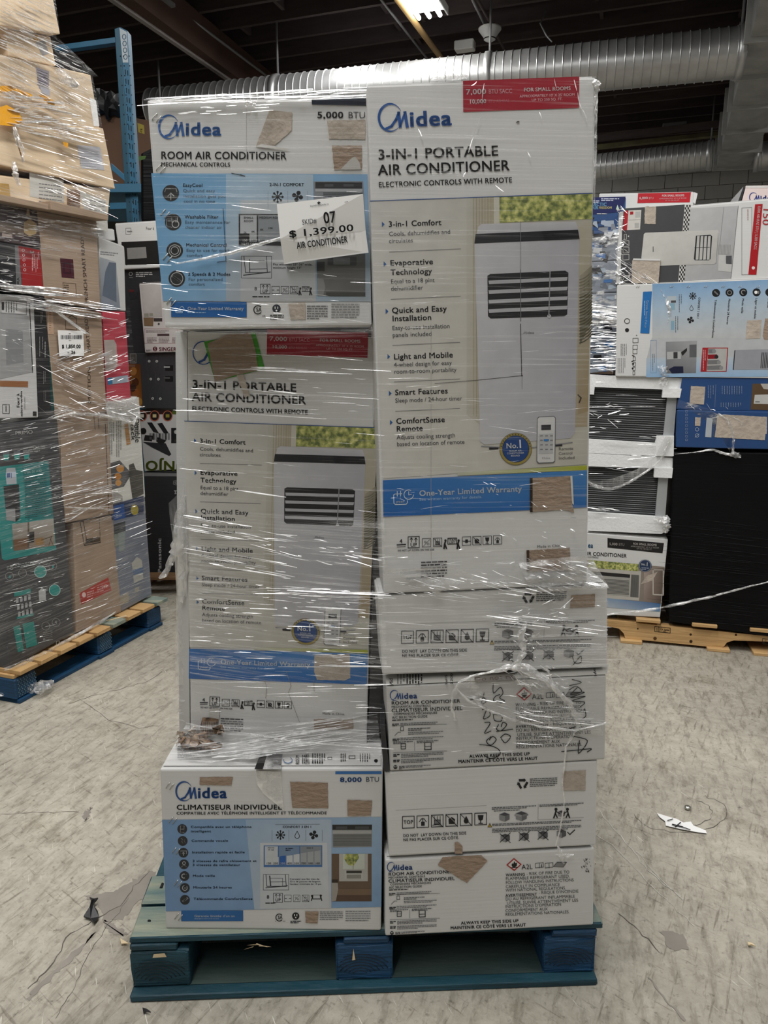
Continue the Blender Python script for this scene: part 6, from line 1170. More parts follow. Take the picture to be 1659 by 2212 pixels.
k = Ink(pl, o, (0, 880, 3.352)); k.part('silver_edge').poly([(1040, 472), (1340, 478), (1340, 500), (1045, 498)], '#77787a', 2); k.part('lettering').text('Panasonic', 1168, 1200, 1166, 24, '#d9dbdd', 'x', y1=945)
for i in range(5): a = R(i*72); k.ring(1270 + 10*math.cos(a), 545 + 11*math.sin(a), 9, 3, '#888', 3, n=8)
k.poly([(1258, 600), (1282, 600), (1272, 615), (1280, 628), (1262, 628), (1268, 614)], '#999', 3); k.flush()
mpf = on_z(322, 1292, 0); mp = empty('wooden_pallet', mpf + Vector((.25, .4, 0)), 'wood pallet under the black appliance carton behind', 'pallet')
ly = MP.at(330, 1260).y
for i in range(6): bm_mesh('deck_board', box_bm(Vector((-1.0, 4.15 + i*.16, .10)), 1.0, .10, .018, bevel=.002), mat('brown_pallet_wood', (.16, .085, .035), .8, noise=.3) if i == 0 else M['pine'], mp)
for x in (-1.45, -1.0, -.55): bm_mesh('stringer', box_bm(Vector((x, 4.55, 0)), .05, .95, .10, bevel=.002), M['pine'], mp)

# ================================================================== RIGHT STACK
CUR['group'] = 'cartons of the right stack'; r0 = on_z(1349, 1386, 0); r1 = on_z(1564, 1406, 0); du = (r1 - r0).normalized(); dv = Vector((-du.y, du.x, 0)); PR = Plane(r0, dv)
def rc(label, q, m, off=0., depth=.5, name='air_conditioner_carton', **kw): p_ = shifted(PR, off); return carton(name, label, 'carton', p_, q, depth, m, **kw), p_
rp = empty('wooden_pallet', r0.lerp(r1, .5) + dv*.5, 'bare pine stringer pallet with notched side under the right stack', 'pallet')
def extr(name, pl_, pts, th, m, par, origin=None):
    f_ = [pl_.at(*p_) for p_ in pts]; b_ = [v - Vector((pl_.n.x, pl_.n.y, 0)).normalized()*th for v in f_]; n_ = len(pts)
    return mesh(name, f_ + b_, [tuple(range(n_))[::-1], tuple(range(n_, 2*n_))] + [(i, (i+1) % n_, n_ + (i+1) % n_, n_ + i) for i in range(n_)], m, par, origin=origin)
T8 = lambda x, y: (1230 + x/3.352, 780 + y/3.352)
prof = [T8(*p_) for p_ in ((150, 1868), (300, 1878), (1440, 1992), (1640, 2012), (1640, 2050), (1440, 2032), (1190, 2022), (1140, 2038), (1115, 2072), (1085, 2076), (405, 2008), (392, 1970), (360, 1938), (300, 1925), (150, 1912))]
for j in range(3):
    st_ = extr('notched_stringer', shifted(PR, -.5*j), prof, .042, M['pine'], rp) if j == 0 else st_
    if j:
        o = st_.copy(); COL.objects.link(o); o.parent = rp; o.location = dv*.5*j
def rpp(a, b, z): return r0 + du*a + dv*b + Vector((0, 0, z))
for a in (.03, .42, .62, .9, 1.2, -.3, -.55): bm_mesh('bottom_board', box_bm(rpp(a, .5, -.0), .10, 1.05, .016, du, dv, bevel=.002), M['pine'], rp)
for a in (-.5, -.3, .1, .35, .6, .85, 1.1): bm_mesh('deck_board', box_bm(rpp(a, .5, .115), .11, 1.05, .016, du, dv, bevel=.002), M['pine'], rp)
k = Ink(PR, rp, (1230, 780, 3.352), .1); k.part('stamp', 'black heat treatment stamp').frame(618, 1922, 730, 1958, 4, '#1a120a').line([(648, 1924), (648, 1962)], 4, '#1a120a').text('11', 626, 1956, 642, 26, '#1a120a', 'b').text('CA 26666', 656, 1948, 724, 12, '#1a120a', 'b').text('HT', 678, 1962, 700, 11, '#1a120a', 'b').frame(1398, 2010, 1500, 2046, 4, '#1a120a').text('11', 1410, 2042, 1426, 26, '#1a120a', 'b')
k.part('knot').disc(878, 1980, 9, '#3a220c', 1, 8).disc(880, 2030, 12, '#3a220c', 1, 8).disc(1206, 1982, 9, '#3a220c', 1, 8).disc(620, 2008, 13, '#5a3a16', 1, 8).disc(495, 1938, 6, '#3a220c', 1, 8); k.flush()
# 5,000 BTU carton
o, pl = rc('white carton with black capacity label and round badge, lowest of right stack', [(1262, 1151), (1443, 1165), (1426, 1334), (1262, 1325)], M['card'])
k = Ink(pl, o, (1230, 780, 3.352), .06); k.part('printed_room_picture').poly([(110, 1440), (690, 1490), (655, 1790), (110, 1750)], ['#a9a193', '#8f8379', '#857a70', '#9a9288'], 1).poly([(150, 1500), (520, 1520), (505, 1735), (150, 1710)], '#c2beb6', 2).poly([(540, 1500), (690, 1500), (660, 1770), (540, 1755)], ['#b3a59c', '#6d5f56', '#5f5148', '#8f7f76'], 2).frame(606, 1510, 680, 1690, 8, '#c9c2b8', 3)
k.part('printed_hedge', m=M['leaves']).poly([(140, 1440), (500, 1470), (500, 1522), (140, 1495)], WH, 3)
k.part('printed_unit_picture').poly([(150, 1520), (440, 1545), (430, 1705), (150, 1680)], '#aaa9a3', 4).poly([(150, 1520), (440, 1545), (438, 1570), (150, 1546)], '#2a2a2a', 5).poly([(448, 1545), (505, 1550), (500, 1712), (440, 1706)], '#6d6d69', 5)
for i in range(12): k.rect(150, 1572 + i*9, 432, 1576 + i*9, '#4a4a47', 5)
for i in range(7): k.line([(452 + i*7, 1550), (446 + i*7, 1706)], 2, '#4f4f4c', 6)
k.part('blue_band').poly([(110, 1700), (660, 1755), (655, 1815), (110, 1770)], ['#9fb8d0', '#3d6a9e', '#6d94ba', '#c9cfd2'], 3)
k.part('capacity_label').poly([(276, 1281), (685, 1318), (674, 1392), (276, 1350)], '#201e1e', 1); k.part('lettering').text('5,000', 288, 1332, 348, 18, '#d9d5d0', 'b').text('BTU', 356, 1336, 398, 18, '#8f8b88').text('FOR SMALL ROOMS', 460, 1330, 632, 16, '#e5e1dc', 'b').text('APPROXIMATELY 10\' X 15\' ROOM', 444, 1346, 648, 10, '#a9a5a0').text('UP TO 150 SQ. FT.', 486, 1362, 598, 10, '#a9a5a0')
k.text('ea', 134, 1350, 172, 34, '#2a6590', 'x').text('IR CONDITIONER', 128, 1406, 414, 26, K, 'b').text('CONTROLS', 128, 1424, 210, 12, K, 'b')
k.part('award_badge').disc(548, 1482, 48, '#2a3a58', 6, 26, 45).ring(548, 1482, 44, 4, '#8f98a8', 7, n=24).text('No.', 520, 1478, 552, 15, WH, 'b', 8).text('1', 554, 1484, 572, 26, WH, 'x', 8).greek(522, 1494, 575, 2, 10, 5, '#aab4c8', 8); k.flush()
torn(o, pl, [(515, 1615), (560, 1555), (640, 1525), (600, 1590)], (1230, 780, 3.352), m='torn_pale')
# bare window units in white foam
def foam_unit(label, cap, base_, left, right_top, right_bot, side, fins):
    a = PR.at(*cap[0]); o_ = empty('window_air_conditioner', a, label, 'air conditioner'); T7 = lambda p_: (1260 + p_[0]/4.158, 800 + p_[1]/4.158)
    pf = [T7(p_) for p_ in fins]; extr('condenser_panel', shifted(PR, -.03), pf, .3, M['fin'], o_)
    v = []; f = []; P_ = shifted(PR, -.028); n_ = 24
    for i in range(n_):
        t = (i + .5)/n_; A = (pf[0][0] + (pf[3][0]-pf[0][0])*t, pf[0][1] + (pf[3][1]-pf[0][1])*t); B = (pf[1][0] + (pf[2][0]-pf[1][0])*t, pf[1][1] + (pf[2][1]-pf[1][1])*t); h = .45 if i % 2 else .8
        m_ = len(v); v += [P_.at(A[0], A[1], 0), P_.at(B[0], B[1], 0), P_.at(B[0], B[1] + h, .004), P_.at(A[0], A[1] + h, .004)]; f.append((m_, m_+1, m_+2, m_+3))
    s = mesh('fin_ridge', v, f, M['greymetal'], o_); s['kind'] = 'stuff'
    extr('foam_cap', PR, [T7(p_) for p_ in cap_pts[cap]], .34, M['foam'], o_) if False else None
    for nm, pts in (('foam_cap', cap), ('foam_base', base_), ('foam_corner', right_top), ('foam_corner', right_bot), ('foam_corner', left)):
        if pts: extr(nm, PR if nm != 'foam_corner' else shifted(PR, .012), [T7(p_) for p_ in pts], .36 if nm != 'foam_corner' else .08, M['foam'], o_)
    extr('side_casing', shifted(PR, -.01), [T7(p_) for p_ in side], .3, M['greymetal'], o_)
    return o_
foam_unit('bare window air conditioner in white foam end caps, upper one of the right stack', [(40, 35), (240, 48), (890, 70), (885, 168), (710, 172), (100, 150), (40, 148)], [(40, 618), (640, 655), (812, 660), (808, 778), (40, 742)], [(60, 35), (102, 150), (96, 218), (58, 216)], [(716, 160), (884, 165), (868, 246), (708, 244)], [(664, 592), (815, 590), (812, 770), (655, 768), (650, 650)], [(755, 240), (840, 245), (812, 600), (718, 592)], [(40, 150), (760, 172), (720, 648), (40, 612)])
foam_unit('bare window air conditioner in white foam end caps, lower one of the right stack', [(40, 744), (812, 786), (805, 880), (640, 880), (40, 862)], [(40, 1275), (640, 1315), (755, 1325), (745, 1445), (700, 1470), (40, 1440)], None, [(640, 876), (806, 880), (796, 968), (634, 962)], None, [(676, 960), (762, 965), (735, 1325), (645, 1315)], [(40, 862), (676, 880), (640, 1312), (40, 1278)])
# dark wrapped block
o, pl = rc('big black film wrapped block on the right half of the pine pallet', [(1454, 976), (1715, 978), (1715, 1384), (1444, 1343)], M['black_wrap'], .01, .55, name='wrapped_bundle', flap=False, bevel=.008); o['category'] = 'wrapped goods'
rg = Ridges(); rg.field(pl, [(1456, 1120), (1660, 1130), (1655, 1365), (1450, 1330)], 90, .11, (60, 190), (.5, .9), .004, 5, .015); x = rg.build(o, 'wrap_ridge', 'black_wrap')
# navy cartons
o, pl = rc('navy blue carton with a pale square patch, upper one beside the foam packed units', [(1474, 816), (1720, 812), (1720, 894), (1462, 884)], M['navy'], .01)
k = Ink(pl, o, (1260, 800, 4.158), .01); k.part('lettering').vgreek(1120, 135, 250, 3, 22, 6, '#7a8aa8', 3).line([(1190, 128), (1182, 330)], 3, '#7a8aa8').vgreek(1245, 140, 215, 9, 22, 5, '#8a98b0', 3, 3).vgreek(1235, 290, 328, 9, 22, 5, '#8a98b0', 3, 4)
k.part('printed_box_picture').poly([(1520, 120), (1700, 120), (1700, 360), (1502, 352)], '#5f4a34', 1).poly([(1540, 220), (1700, 215), (1700, 305), (1530, 300)], '#c9c9c6', 2).rect(1545, 280, 1585, 287, '#333', 3).poly([(1592, 120), (1700, 120), (1700, 175), (1620, 168)], '#b9b5ae', 2); k.flush()
torn(o, pl, [(968, 140), (1096, 146), (1082, 308), (954, 298)], (1260, 800, 4.158), m='torn_pale')
o, pl = rc('navy blue carton with a long pale cardboard patch, lower one above the black block', [(1463, 886), (1720, 890), (1720, 972), (1460, 966)], M['navy'], .02)
k = Ink(pl, o, (1260, 800, 4.158), .01); k.part('handling_symbols').ring(1022, 530, 18, 4, '#a9b4c8', 3, n=12).ring(1022, 585, 18, 4, '#a9b4c8', 3, n=12).line([(1005, 600), (1040, 570)], 4, '#a9b4c8')
for i in range(9): k.frame(918, 360 + i*32, 936, 376 + i*32, 3, '#8a98b4')
k.part('paper_label', 'white side label').poly([(1108, 425), (1160, 430), (1150, 602), (1094, 598)], '#b9c0c6', 2).vgreek(1165, 435, 600, 3, 12, 5, '#5a6478', 3).flush()
torn(o, pl, [(1205, 395), (1652, 418), (1648, 570), (1635, 572), (1632, 628), (1180, 600)], (1260, 800, 4.158), m='torn_pale', label='long pale cardboard patch'); torn(o, pl, [(1005, 420), (1056, 422), (1050, 500), (1002, 498)], (1260, 800, 4.158), m='torn_pale')
# French carton on its side
c6 = (1300, 600, 4.621)
o, pl = rc('pale blue and white French carton lying on its side in the right stack', [(1333, 616), (1720, 599), (1720, 818), (1330, 813)], M['card'], .015)
k = Ink(pl, o, c6, -.03); k.part('printed_panel').poly([(505, 62), (1950, 10), (1950, 200), (505, 300)], ['#7da5cd', '#8fb4da', '#b3c6d6', '#a9c0d4'], 1).poly([(505, 300), (1950, 200), (1950, 600), (505, 600)], ['#a9c0d4', '#b3c6d6', '#c3c6c8', '#c4c6c6'], 1).poly([(445, 800), (1950, 780), (1950, 985), (442, 992)], ['#b9c6d0', '#c0cad2', '#9fc0de', '#8fb4d8'], 1).poly([(500, 600), (1950, 600), (1950, 782), (450, 802)], '#bfc2c4', .8)
k.poly([(412, 140), (500, 136), (474, 556), (384, 552)], '#2272b8', 3)
def vt(t, x, y0, y1, h, c_=K, s_='b'): k.text(t, x, y0, x - .08*(y1-y0), h, c_, s_, y1=y1)
k.part('lettering'); vt('Garantie limitée d\'un an', 448, 225, 500, 22, '#e1ebf5'); k.vgreek(424, 230, 490, 1, 5, 6, '#a9c9e6', 4); vt('CONFORT 3 EN 1', 965, 195, 408, 20); vt('Télécommande ComfortSense', 1128, 218, 600, 20); vt('Minuterie 24 heures', 1265, 208, 466, 20); vt('Mode veille', 1402, 206, 355, 20); vt('Léger et mobile', 1535, 202, 410, 20); vt('et facile', 1658, 200, 300, 20)
k.vgreek(190, 660, 780, 4, 17, 6, '#77787a', 3).vgreek(160, 800, 950, 5, 17, 5, '#88898a', 3, 5).vgreek(770, 165, 345, 2, 20, 6, '#5a5c60', 3).vgreek(735, 385, 550, 2, 20, 6, '#5a5c60', 3, 4).ring(252, 432, 28, 6, K, 3).disc(252, 522, 20, K).frame(488, 625, 545, 950, 4, '#7d9cc0').vgreek(505, 760, 930, 2, 16, 6, '#6a7a90', 3)
k.part('feature_icons')
for x, y in ((1140, 152), (1275, 148), (1412, 145), (1545, 145), (1672, 145)): k.disc(x, y, 40, '#17181a', 2, 24)
k.ring(1275, 148, 22, 5, '#aaa', 3).ring(1414, 145, 24, 7, '#aaa', 3, a0=90, a1=330).line([(1128, 140), (1155, 165)], 14, '#777', 3).disc(1538, 145, 16, WH, 3).rect(1552, 132, 1572, 160, '#888', 3); k.snow(908, 182, 34).drop(895, 302, 28).fan(886, 422, 38)
k.part('handling_symbols'); 
for y in (605, 672, 715, 848, 892, 935): k.frame(310, y, 362 - (y - 605)*.1, y + (44 if y < 840 else 34), 4, K)
k.disc(312, 860, 10, K).disc(308, 905, 9, K).frame(312, 790, 335, 830, 4, K).line([(305, 775), (322, 782)], 8, K).line([(300, 835), (322, 828)], 8, K).text('4', 340, 568, 340, 14, K, 'b', y1=580)
k.part('printed_window_pictures').rect(650, 185, 745, 325, '#b9c4cc', 2).rect(665, 255, 730, 320, '#8ab0c4', 3).rect(680, 405, 755, 545, '#b9c4cc', 2).rect(690, 430, 725, 520, '#8ab0c4', 3).rect(690, 228, 740, 250, '#4a4c4e', 3)
k.part('printed_room_picture').poly([(640, 640), (950, 628), (940, 950), (640, 955)], ['#8f9194', '#a9aaac', '#7a7c80', '#6a6c70'], 3).rect(650, 740, 790, 815, '#b9babb', 4).rect(715, 742, 756, 806, '#3a3a3c', 5).poly([(790, 745), (850, 700), (850, 730), (805, 780)], '#222', 5).rect(875, 668, 945, 795, '#5f6164', 4).poly([(668, 912), (720, 885), (812, 885), (815, 950), (700, 955)], '#141a3a', 5)
k.part('room_size_chart').poly([(1005, 698), (1262, 698), (1245, 938), (985, 938)], '#a9202a', 4).poly([(1062, 706), (1252, 706), (1238, 930), (1046, 932)], '#b9b8b4', 5)
for i in range(4): y = 712 + i*55; k.rect(1062 - i*4, y, 1130 + i*24 - i*4, y + 44, '#8f0f1c' if i == 1 else '#77787a', 6).disc(1120 + i*24, y + 22, 20, '#222' if i == 1 else '#8f9092', 7, 12)
k.vgreek(1010, 720, 920, 2, 18, 7, '#e0b0b0', 6)
k.part('printed_unit_picture').poly([(1330, 722), (1950, 705), (1950, 915), (1312, 918)], '#9d9fa6', 4).line([(1328, 728), (1312, 915)], 9, '#17181c', 5)
for i in range(12): k.line([(1600 + i*16, 748), (1588 + i*16, 900)], 7, '#1c1d20', 5)
k.flush()
for x in (345, 680, 850, 1020, 1195, 1365, 1545): X, Y = 1300 + x/4.621, 600 + 98/4.621; staple(o, pl, X, Y, 2.5, -4); staple(o, pl, X + 4, Y, 2.5, -4)
torn(o, pl, [(1450, 425), (1596, 420), (1582, 606), (1436, 610)], c6, m='torn_pale'); torn(o, pl, [(1630, 405), (1800, 405), (1800, 620), (1620, 618), (1605, 580)], c6)
# grey 8,000 carton on its side
c5 = (1270, 400, 4.265)
o, pl = rc('grey and white carton with a red strip, lying sideways in the right stack', [(1337, 458), (1720, 424), (1720, 608), (1331, 614)], M['card'], .0, bevel=.006)
k = Ink(pl, o, c5, -.07); k.part('dark_panel').poly([(330, 215), (945, 175), (875, 890), (300, 905), (312, 470)], '#47484b', 1)
k.part('checker_strip').poly([(892, 178), (948, 174), (880, 890), (832, 890)], '#d9d8d4', 2)
for i in range(34):
    for j in range(4): 
        if (i + j) % 2: y = 182 + i*21; x = 894 + j*13 - (y - 178)*.083; k.rect(x, y, x + 13, y + 21, '#222', 3, sl=0)
k.part('printed_room_picture').poly([(948, 215), (1385, 190), (1318, 858), (885, 880)], ['#c3c3c3', '#bdbdbf', '#a9a9ab', '#b3b3b4'], 1.2).line([(1385, 190), (1318, 858)], 3, '#555', 3).line([(1252, 205), (1215, 550)], 4, '#8f8f92', 3).poly([(1205, 545), (1325, 555), (1325, 640), (1200, 635)], '#b5b5b4', 3).poly([(1205, 640), (1275, 640), (1272, 725), (1325, 730), (1322, 800), (1200, 790)], '#c9c9c6', 4).poly([(1270, 650), (1325, 650), (1325, 725), (1272, 722)], '#55565a', 4)
for i in range(9): k.line([(1208 + i*13, 550), (1204 + i*13, 636)], 4, '#8f8f8f', 5)
k.part('printed_unit_picture').poly([(515, 450), (530, 438), (1200, 412), (1208, 440), (1178, 715), (1165, 728), (500, 746), (492, 668)], ['#d0cfca', '#d0cfca', '#c9c8c4', '#c4c3bf', '#bcbbb7', '#bcbbb7', '#c9c8c2', '#cccbc6'], 5).poly([(995, 465), (1130, 457), (1145, 470), (1130, 680), (1115, 692), (985, 692), (976, 680)], '#26272a', 6)
for i in range(4): x = 1006 + i*34; k.poly([(x, 468), (x + 24, 466), (x + 12, 686), (x - 14, 688)], '#c2c1bd', 7)
k.line([(984, 578), (1120, 572)], 5, '#26272a', 8).rect(598, 565, 604, 615, '#444', 7, sl=0).line([(1200, 440), (1180, 720)], 3, '#8f8e8a', 6)
k.part('red_strip').poly([(1540, 176), (1610, 172), (1552, 825), (1478, 824)], '#b3121f', 3).part('lettering').text('8,000 ASHRAE BTU | 5,300 SACC', 1568, 192, 1528, 24, '#f0dada', 'b', 5, y1=595).disc(1524, 762, 15, '#f0e4e4', 5, 14).text('150', 1618, 195, 1608, 62, '#b3202c', 'r', 5, y1=368)
k.frame(1418, 210, 1510, 826, 3, '#77777a', 2).vgreek(1470, 220, 400, 1, 8, 7, '#b98a8a', 4).part('picture_sticker', 'small red and white picture label').poly([(335, 235), (492, 228), (480, 408), (322, 416)], '#d6d3cd', 3).poly([(335, 235), (374, 233), (360, 414), (322, 416)], '#b3202c', 4).rect(388, 244, 418, 272, '#a91420', 4).line([(376, 322), (486, 316)], 4, '#a9a6a0', 4).rect(430, 350, 470, 395, '#b3b4b0', 4).rect(436, 245, 482, 300, '#b9b9b6', 4)
k.part('handling_symbols')
for y in (452, 515, 575, 640): k.frame(326 - (y-452)*.02, y, 378, y + 50, 4, '#cfcdc8', 3) if y != 452 else k.frame(335, y, 355, y + 48, 4, '#cfcdc8', 3)
k.poly([(364, 470), (378, 462), (378, 480)], '#e0ded8', 3).line([(335, 530), (370, 550)], 5, '#cfcdc8').line([(335, 590), (365, 612)], 5, '#cfcdc8').text('UP', 285, 800, 285, 46, '#e4e2de', 'b', 4, y1=880).line([(340, 840), (390, 830)], 7, '#e4e2de').line([(340, 880), (390, 872)], 7, '#e4e2de').line([(375, 815), (392, 830), (370, 850)], 6, '#e4e2de')
k.flush()
torn(o, pl, [(524, 200), (550, 192), (572, 200), (628, 196), (624, 358), (522, 356)], c5, m='torn_pale'); torn(o, pl, [(418, 676), (668, 684), (664, 740), (650, 900), (400, 902), (408, 700)], c5, m='torn_pale', thick=.01, label='folded out tan cardboard flap')
extr('card_fold', shifted(pl, .012), [(1368, 558), (1427, 560), (1426, 563.5), (1368, 562)], .006, M['card'], o)
# small cartons behind
p2 = shifted(PR, -.28)
o = carton('air_conditioner_carton', 'white carton with a red capacity label at the very top of the right stack', 'carton', p2, [(1294, 419), (1500, 415), (1496, 470), (1297, 470)], .4, M['card'])
k = Ink(p2, o, c5, -.02); k.part('capacity_label').poly([(462, 76), (950, 64), (938, 158), (456, 166)], '#bb1a28', 1).part('lettering').text('6,000', 474, 130, 552, 22, '#f5eeee', 'b').text('BTU', 560, 130, 606, 20, '#dba0a6').text('FOR SMALL ROOMS', 682, 106, 888, 18, '#f5eeee', 'x').text('APPROXIMATELY 10\' X 10\' ROOM', 656, 130, 908, 11, '#ecc9cc', 'b').text('UP TO 250 SQ. FT.', 712, 146, 846, 10, '#ecc9cc', 'b'); k.flush()
extr('open_flap', shifted(p2, .01), [(1500, 415), (1507, 418), (1502, 440), (1497, 437)], .3, M['card'], o)
p3 = shifted(PR, -.3)
o = carton('air_conditioner_carton', 'pale pink fronted carton with blue lettering at the top right edge of the frame', 'carton', p3, [(1611, 402), (1720, 400), (1720, 440), (1601, 440)], .4, mat('pale_pink_card', (.72, .60, .58), .5, noise=.08))
k = Ink(p3, o, c5); k.part('white_top').rect(1455, 5, 1700, 25, '#e1ddda', 1); k.part('brand_logo').logo(1485, 112, 240, '#2a3f8a'); k.flush()
extr('black_corner', shifted(p3, .002), [(1606, 403), (1610, 402), (1600, 436), (1594, 436)], .3, M['black_card'], o)
ARC = [((1258, 428), (1352, 426), (1350, 500), (1258, 508)), ((1258, 510), (1349, 502), (1342, 560), (1256, 566)), ((1256, 568), (1341, 562), (1338, 630), (1254, 634)), ((1254, 636), (1337, 632), (1336, 718), (1252, 724)), ((1252, 726), (1336, 720), (1336, 800), (1250, 808))]
nm = ['navy and white air cooler carton topmost beside the grey portable unit carton', 'air cooler carton second from the top, half veiled by film', 'air cooler carton in the middle of the small pile behind the tall carton', 'air cooler carton second from the bottom, under bright film creases', 'air cooler carton lowest of the small pile above the foam units']
p4 = shifted(PR, -.06)
for i, q in enumerate(ARC):
    p_ = shifted(PR, -.05 if i else -.03); o = carton('air_cooler_carton', nm[i], 'carton', p_, q, .3, mat('photo_card', (.22, .25, .30), .45, noise=.2) if i else M['navy'], 'air cooler cartons')
    k = Ink(p_, o, (1230, 380, 3.867), .0); y = (q[0][1] - 380)*3.867; h = (q[3][1] - q[0][1])*3.867; rr = random.Random(i)
    if i == 0:
        k.part('navy_band').poly([(195, 180), (470, 172), (440, 300), (195, 322)], '#141f5a', 1); k.part('lettering').text('ARCTIC', 178, 250, 312, 26, '#7fb9e0', 'x').text('AIR', 185, 278, 242, 26, '#7fb9e0', 'x').text('FREEDOM', 246, 274, 356, 18, '#d9cf8a', 'x').greek(265, 186, 415, 2, 14, 9, '#c9cfe4', 3).greek(200, 205, 250, 2, 12, 8, '#c9cfe4', 3)
        k.poly([(388, 280), (402, 240), (416, 280)], '#c9e0c9', 3)
    k.part('printed_pictures')
    for j in range(14): x0 = 110 + rr.random()*300; y0 = y + (h*.5 if i == 0 else 0) + rr.random()*h*(.45 if i == 0 else .8); k.poly([(x0, y0), (x0 + rr.uniform(20, 80), y0 - 4), (x0 + rr.uniform(20, 80), y0 + rr.uniform(20, 60)), (x0 - 5, y0 + rr.uniform(15, 50))], rr.choice(['#c9ccd0', '#8a9099', '#2a2e36', '#3f72b0', '#a9b6c6', '#17181c', '#b9bcc0', '#6a727c']), 1.2 + j*.1)
    k.part('lettering2' if False else 'small_lettering').text('ARCTIC', 180, y + h*.45, 290, 20, '#86a9d6', 'x') if i else k.greek(230, 312, 380, 1, 9, 8, '#c9c9c9', 3)
    k.flush()
o = bm_mesh('shipping_carton', box_bm(rpp(-.32, .72, .13), .5, .3, 1.6, du, dv, bevel=.01), M['kraft'], None, origin=rpp(-.32, .72, .13)); tagged(o, 'brown carton filling the back of the right pallet, seen through gaps', 'carton')
# ================================================================== PRICE SHEET
PS = shifted(P_C3, .022); c = (300, 150, 3.19)
tl, tr, ml, mr_, bl_, br = [PS.at(300 + x/3.19, 150 + y/3.19, o_) for x, y, o_ in ((950, 928, 0), (1545, 858, .012), (974, 1168, .004), (1562, 1108, .004), (1000, 1342, -.006), (1582, 1262, .004))]
th = P_C3.n * -.0006
ps = mesh('price_sheet', [tl, tr, mr_, br, bl_, ml] + [v + th for v in (tl, tr, mr_, br, bl_, ml)], [(5, 2, 1, 0), (4, 3, 2, 5), (6, 7, 8, 11), (11, 8, 9, 10), (0, 1, 7, 6), (1, 2, 8, 7), (2, 3, 9, 8), (3, 4, 10, 9), (4, 5, 11, 10), (5, 0, 6, 11)], M['paper'], None, origin=bl_)
tagged(ps, 'white price sheet reading skid 07, taped over the 5,000 BTU carton', 'price sign')
PU = plane3(tl, tr, ml); PD_ = plane3(ml, mr_, br)
k = Ink(PU, ps, c, -.12); k.part('lettering').text('SKID#', 1126, 1070, 1226, 34, '#26262a', 'r').text('07', 1276, 1062, 1362, 76, K, 'b').text('liquidationDeals.ca', 1180, 947, 1308, 13, '#555', 'r').text('$ 1,399.00', 1035, 1158, 1484, 46, K, 'b', y1=1112)
k.part('leaf_mark').poly([(1240, 906), (1246, 914), (1252, 912), (1250, 920), (1242, 926), (1240, 932), (1236, 926), (1230, 922), (1229, 914), (1235, 915)], K, 3).line([(1418, 914), (1440, 911)], 3, '#777'); k.flush()
k = Ink(PD_, ps, c, -.12); k.part('lettering').text('AIR CONDITIONER', 1090, 1236, 1440, 44, K, 'b', y1=1192); k.flush()

# ================================================================== STRETCH FILM OF THE FRONT PALLET
fm = empty('stretch_film', pp(PW/2, .3, .14), 'clear stretch film wound around the cartons of the front pallet', 'stretch film')
la, lb, ra = P_C2.at(404, 716, .006), P_C2.at(411, 1600, .006), P_B2.at(832, 1200, .004)
PF = plane3(la, lb, ra)
film_sheet('film_sheet', PF, [(404, 716), (822, 716), (830, 1120), (408, 1100)], 14, 24, 'film', fm, .0012, .002, 'clear upper film')
film_sheet('film_sheet', PF, [(408, 1100), (830, 1120), (836, 1480), (410, 1480)], 14, 24, 'film_heavy', fm, .0018, .002, 'layered film band')
film_sheet('film_sheet', PF, [(410, 1480), (836, 1480), (838, 1590), (412, 1580)], 12, 8, 'film', fm, .0012, .002)
# lower skirt running out to the front edge of the bottom carton
PK = plane3(P_C2.at(411, 1560, .01), P_C2.at(800, 1560, .012), P_C1.at(600, 1664, .003))
film_sheet('film_sheet', PK, [(405, 1560), (815, 1545), (826, 1640), (348, 1655)], 16, 10, 'film_heavy', fm, .0018, .001, 'film skirt over the bottom carton')
for q, m_ in (([(388, 716), (406, 716), (406, 1300), (388, 1300)], 'film'), ([(382, 1240), (406, 1240), (410, 1480), (378, 1480)], 'film_veil'), ([(378, 1480), (410, 1480), (404, 1580), (347, 1656)], 'film_heavy')):
    film_sheet('film_side', shifted(P_C2, -.01), q, 4, 14, m_, fm, .003, .0)
rg = Ridges()
F = lambda q, n, s, l, w, sd, sp=.02, cl=0, pl_=PF, off=.006: rg.field(pl_, q, n, s, l, w, off, sd, sp, cl)
F([(415, 1115), (560, 1140), (560, 1175), (415, 1150)], 26, .17, (20, 110), (1.0, 2.6), 1)
F([(412, 1178), (620, 1215), (620, 1250), (412, 1212)], 30, .16, (20, 130), (1.0, 2.8), 2)
F([(540, 1140), (800, 1185), (800, 1235), (560, 1200)], 40, .17, (8, 60), (.8, 2.0), 3, .08)
F([(580, 1262), (825, 1280), (825, 1300), (580, 1282)], 34, .03, (20, 130), (1.0, 3.0), 4)
F([(430, 1240), (815, 1290), (815, 1350), (430, 1320)], 60, .05, (10, 90), (.8, 2.4), 5, .03)
F([(420, 1340), (810, 1350), (810, 1440), (420, 1420)], 50, .035, (8, 70), (.8, 2.2), 6)
F([(690, 1340), (800, 1350), (800, 1440), (690, 1420)], 22, .03, (15, 60), (1.2, 3.0), 7)
F([(405, 740), (800, 740), (800, 900), (405, 900)], 44, .05, (20, 120), (.6, 1.4), 8)
F([(560, 790), (740, 800), (730, 812), (560, 800)], 6, .03, (50, 100), (1.4, 2.6), 9)
F([(400, 930), (800, 930), (800, 1110), (405, 1100)], 16, .12, (15, 80), (.5, 1.1), 10, .05)
F([(500, 1440), (815, 1450), (815, 1540), (450, 1540)], 40, -.01, (20, 120), (.5, 1.1), 11)
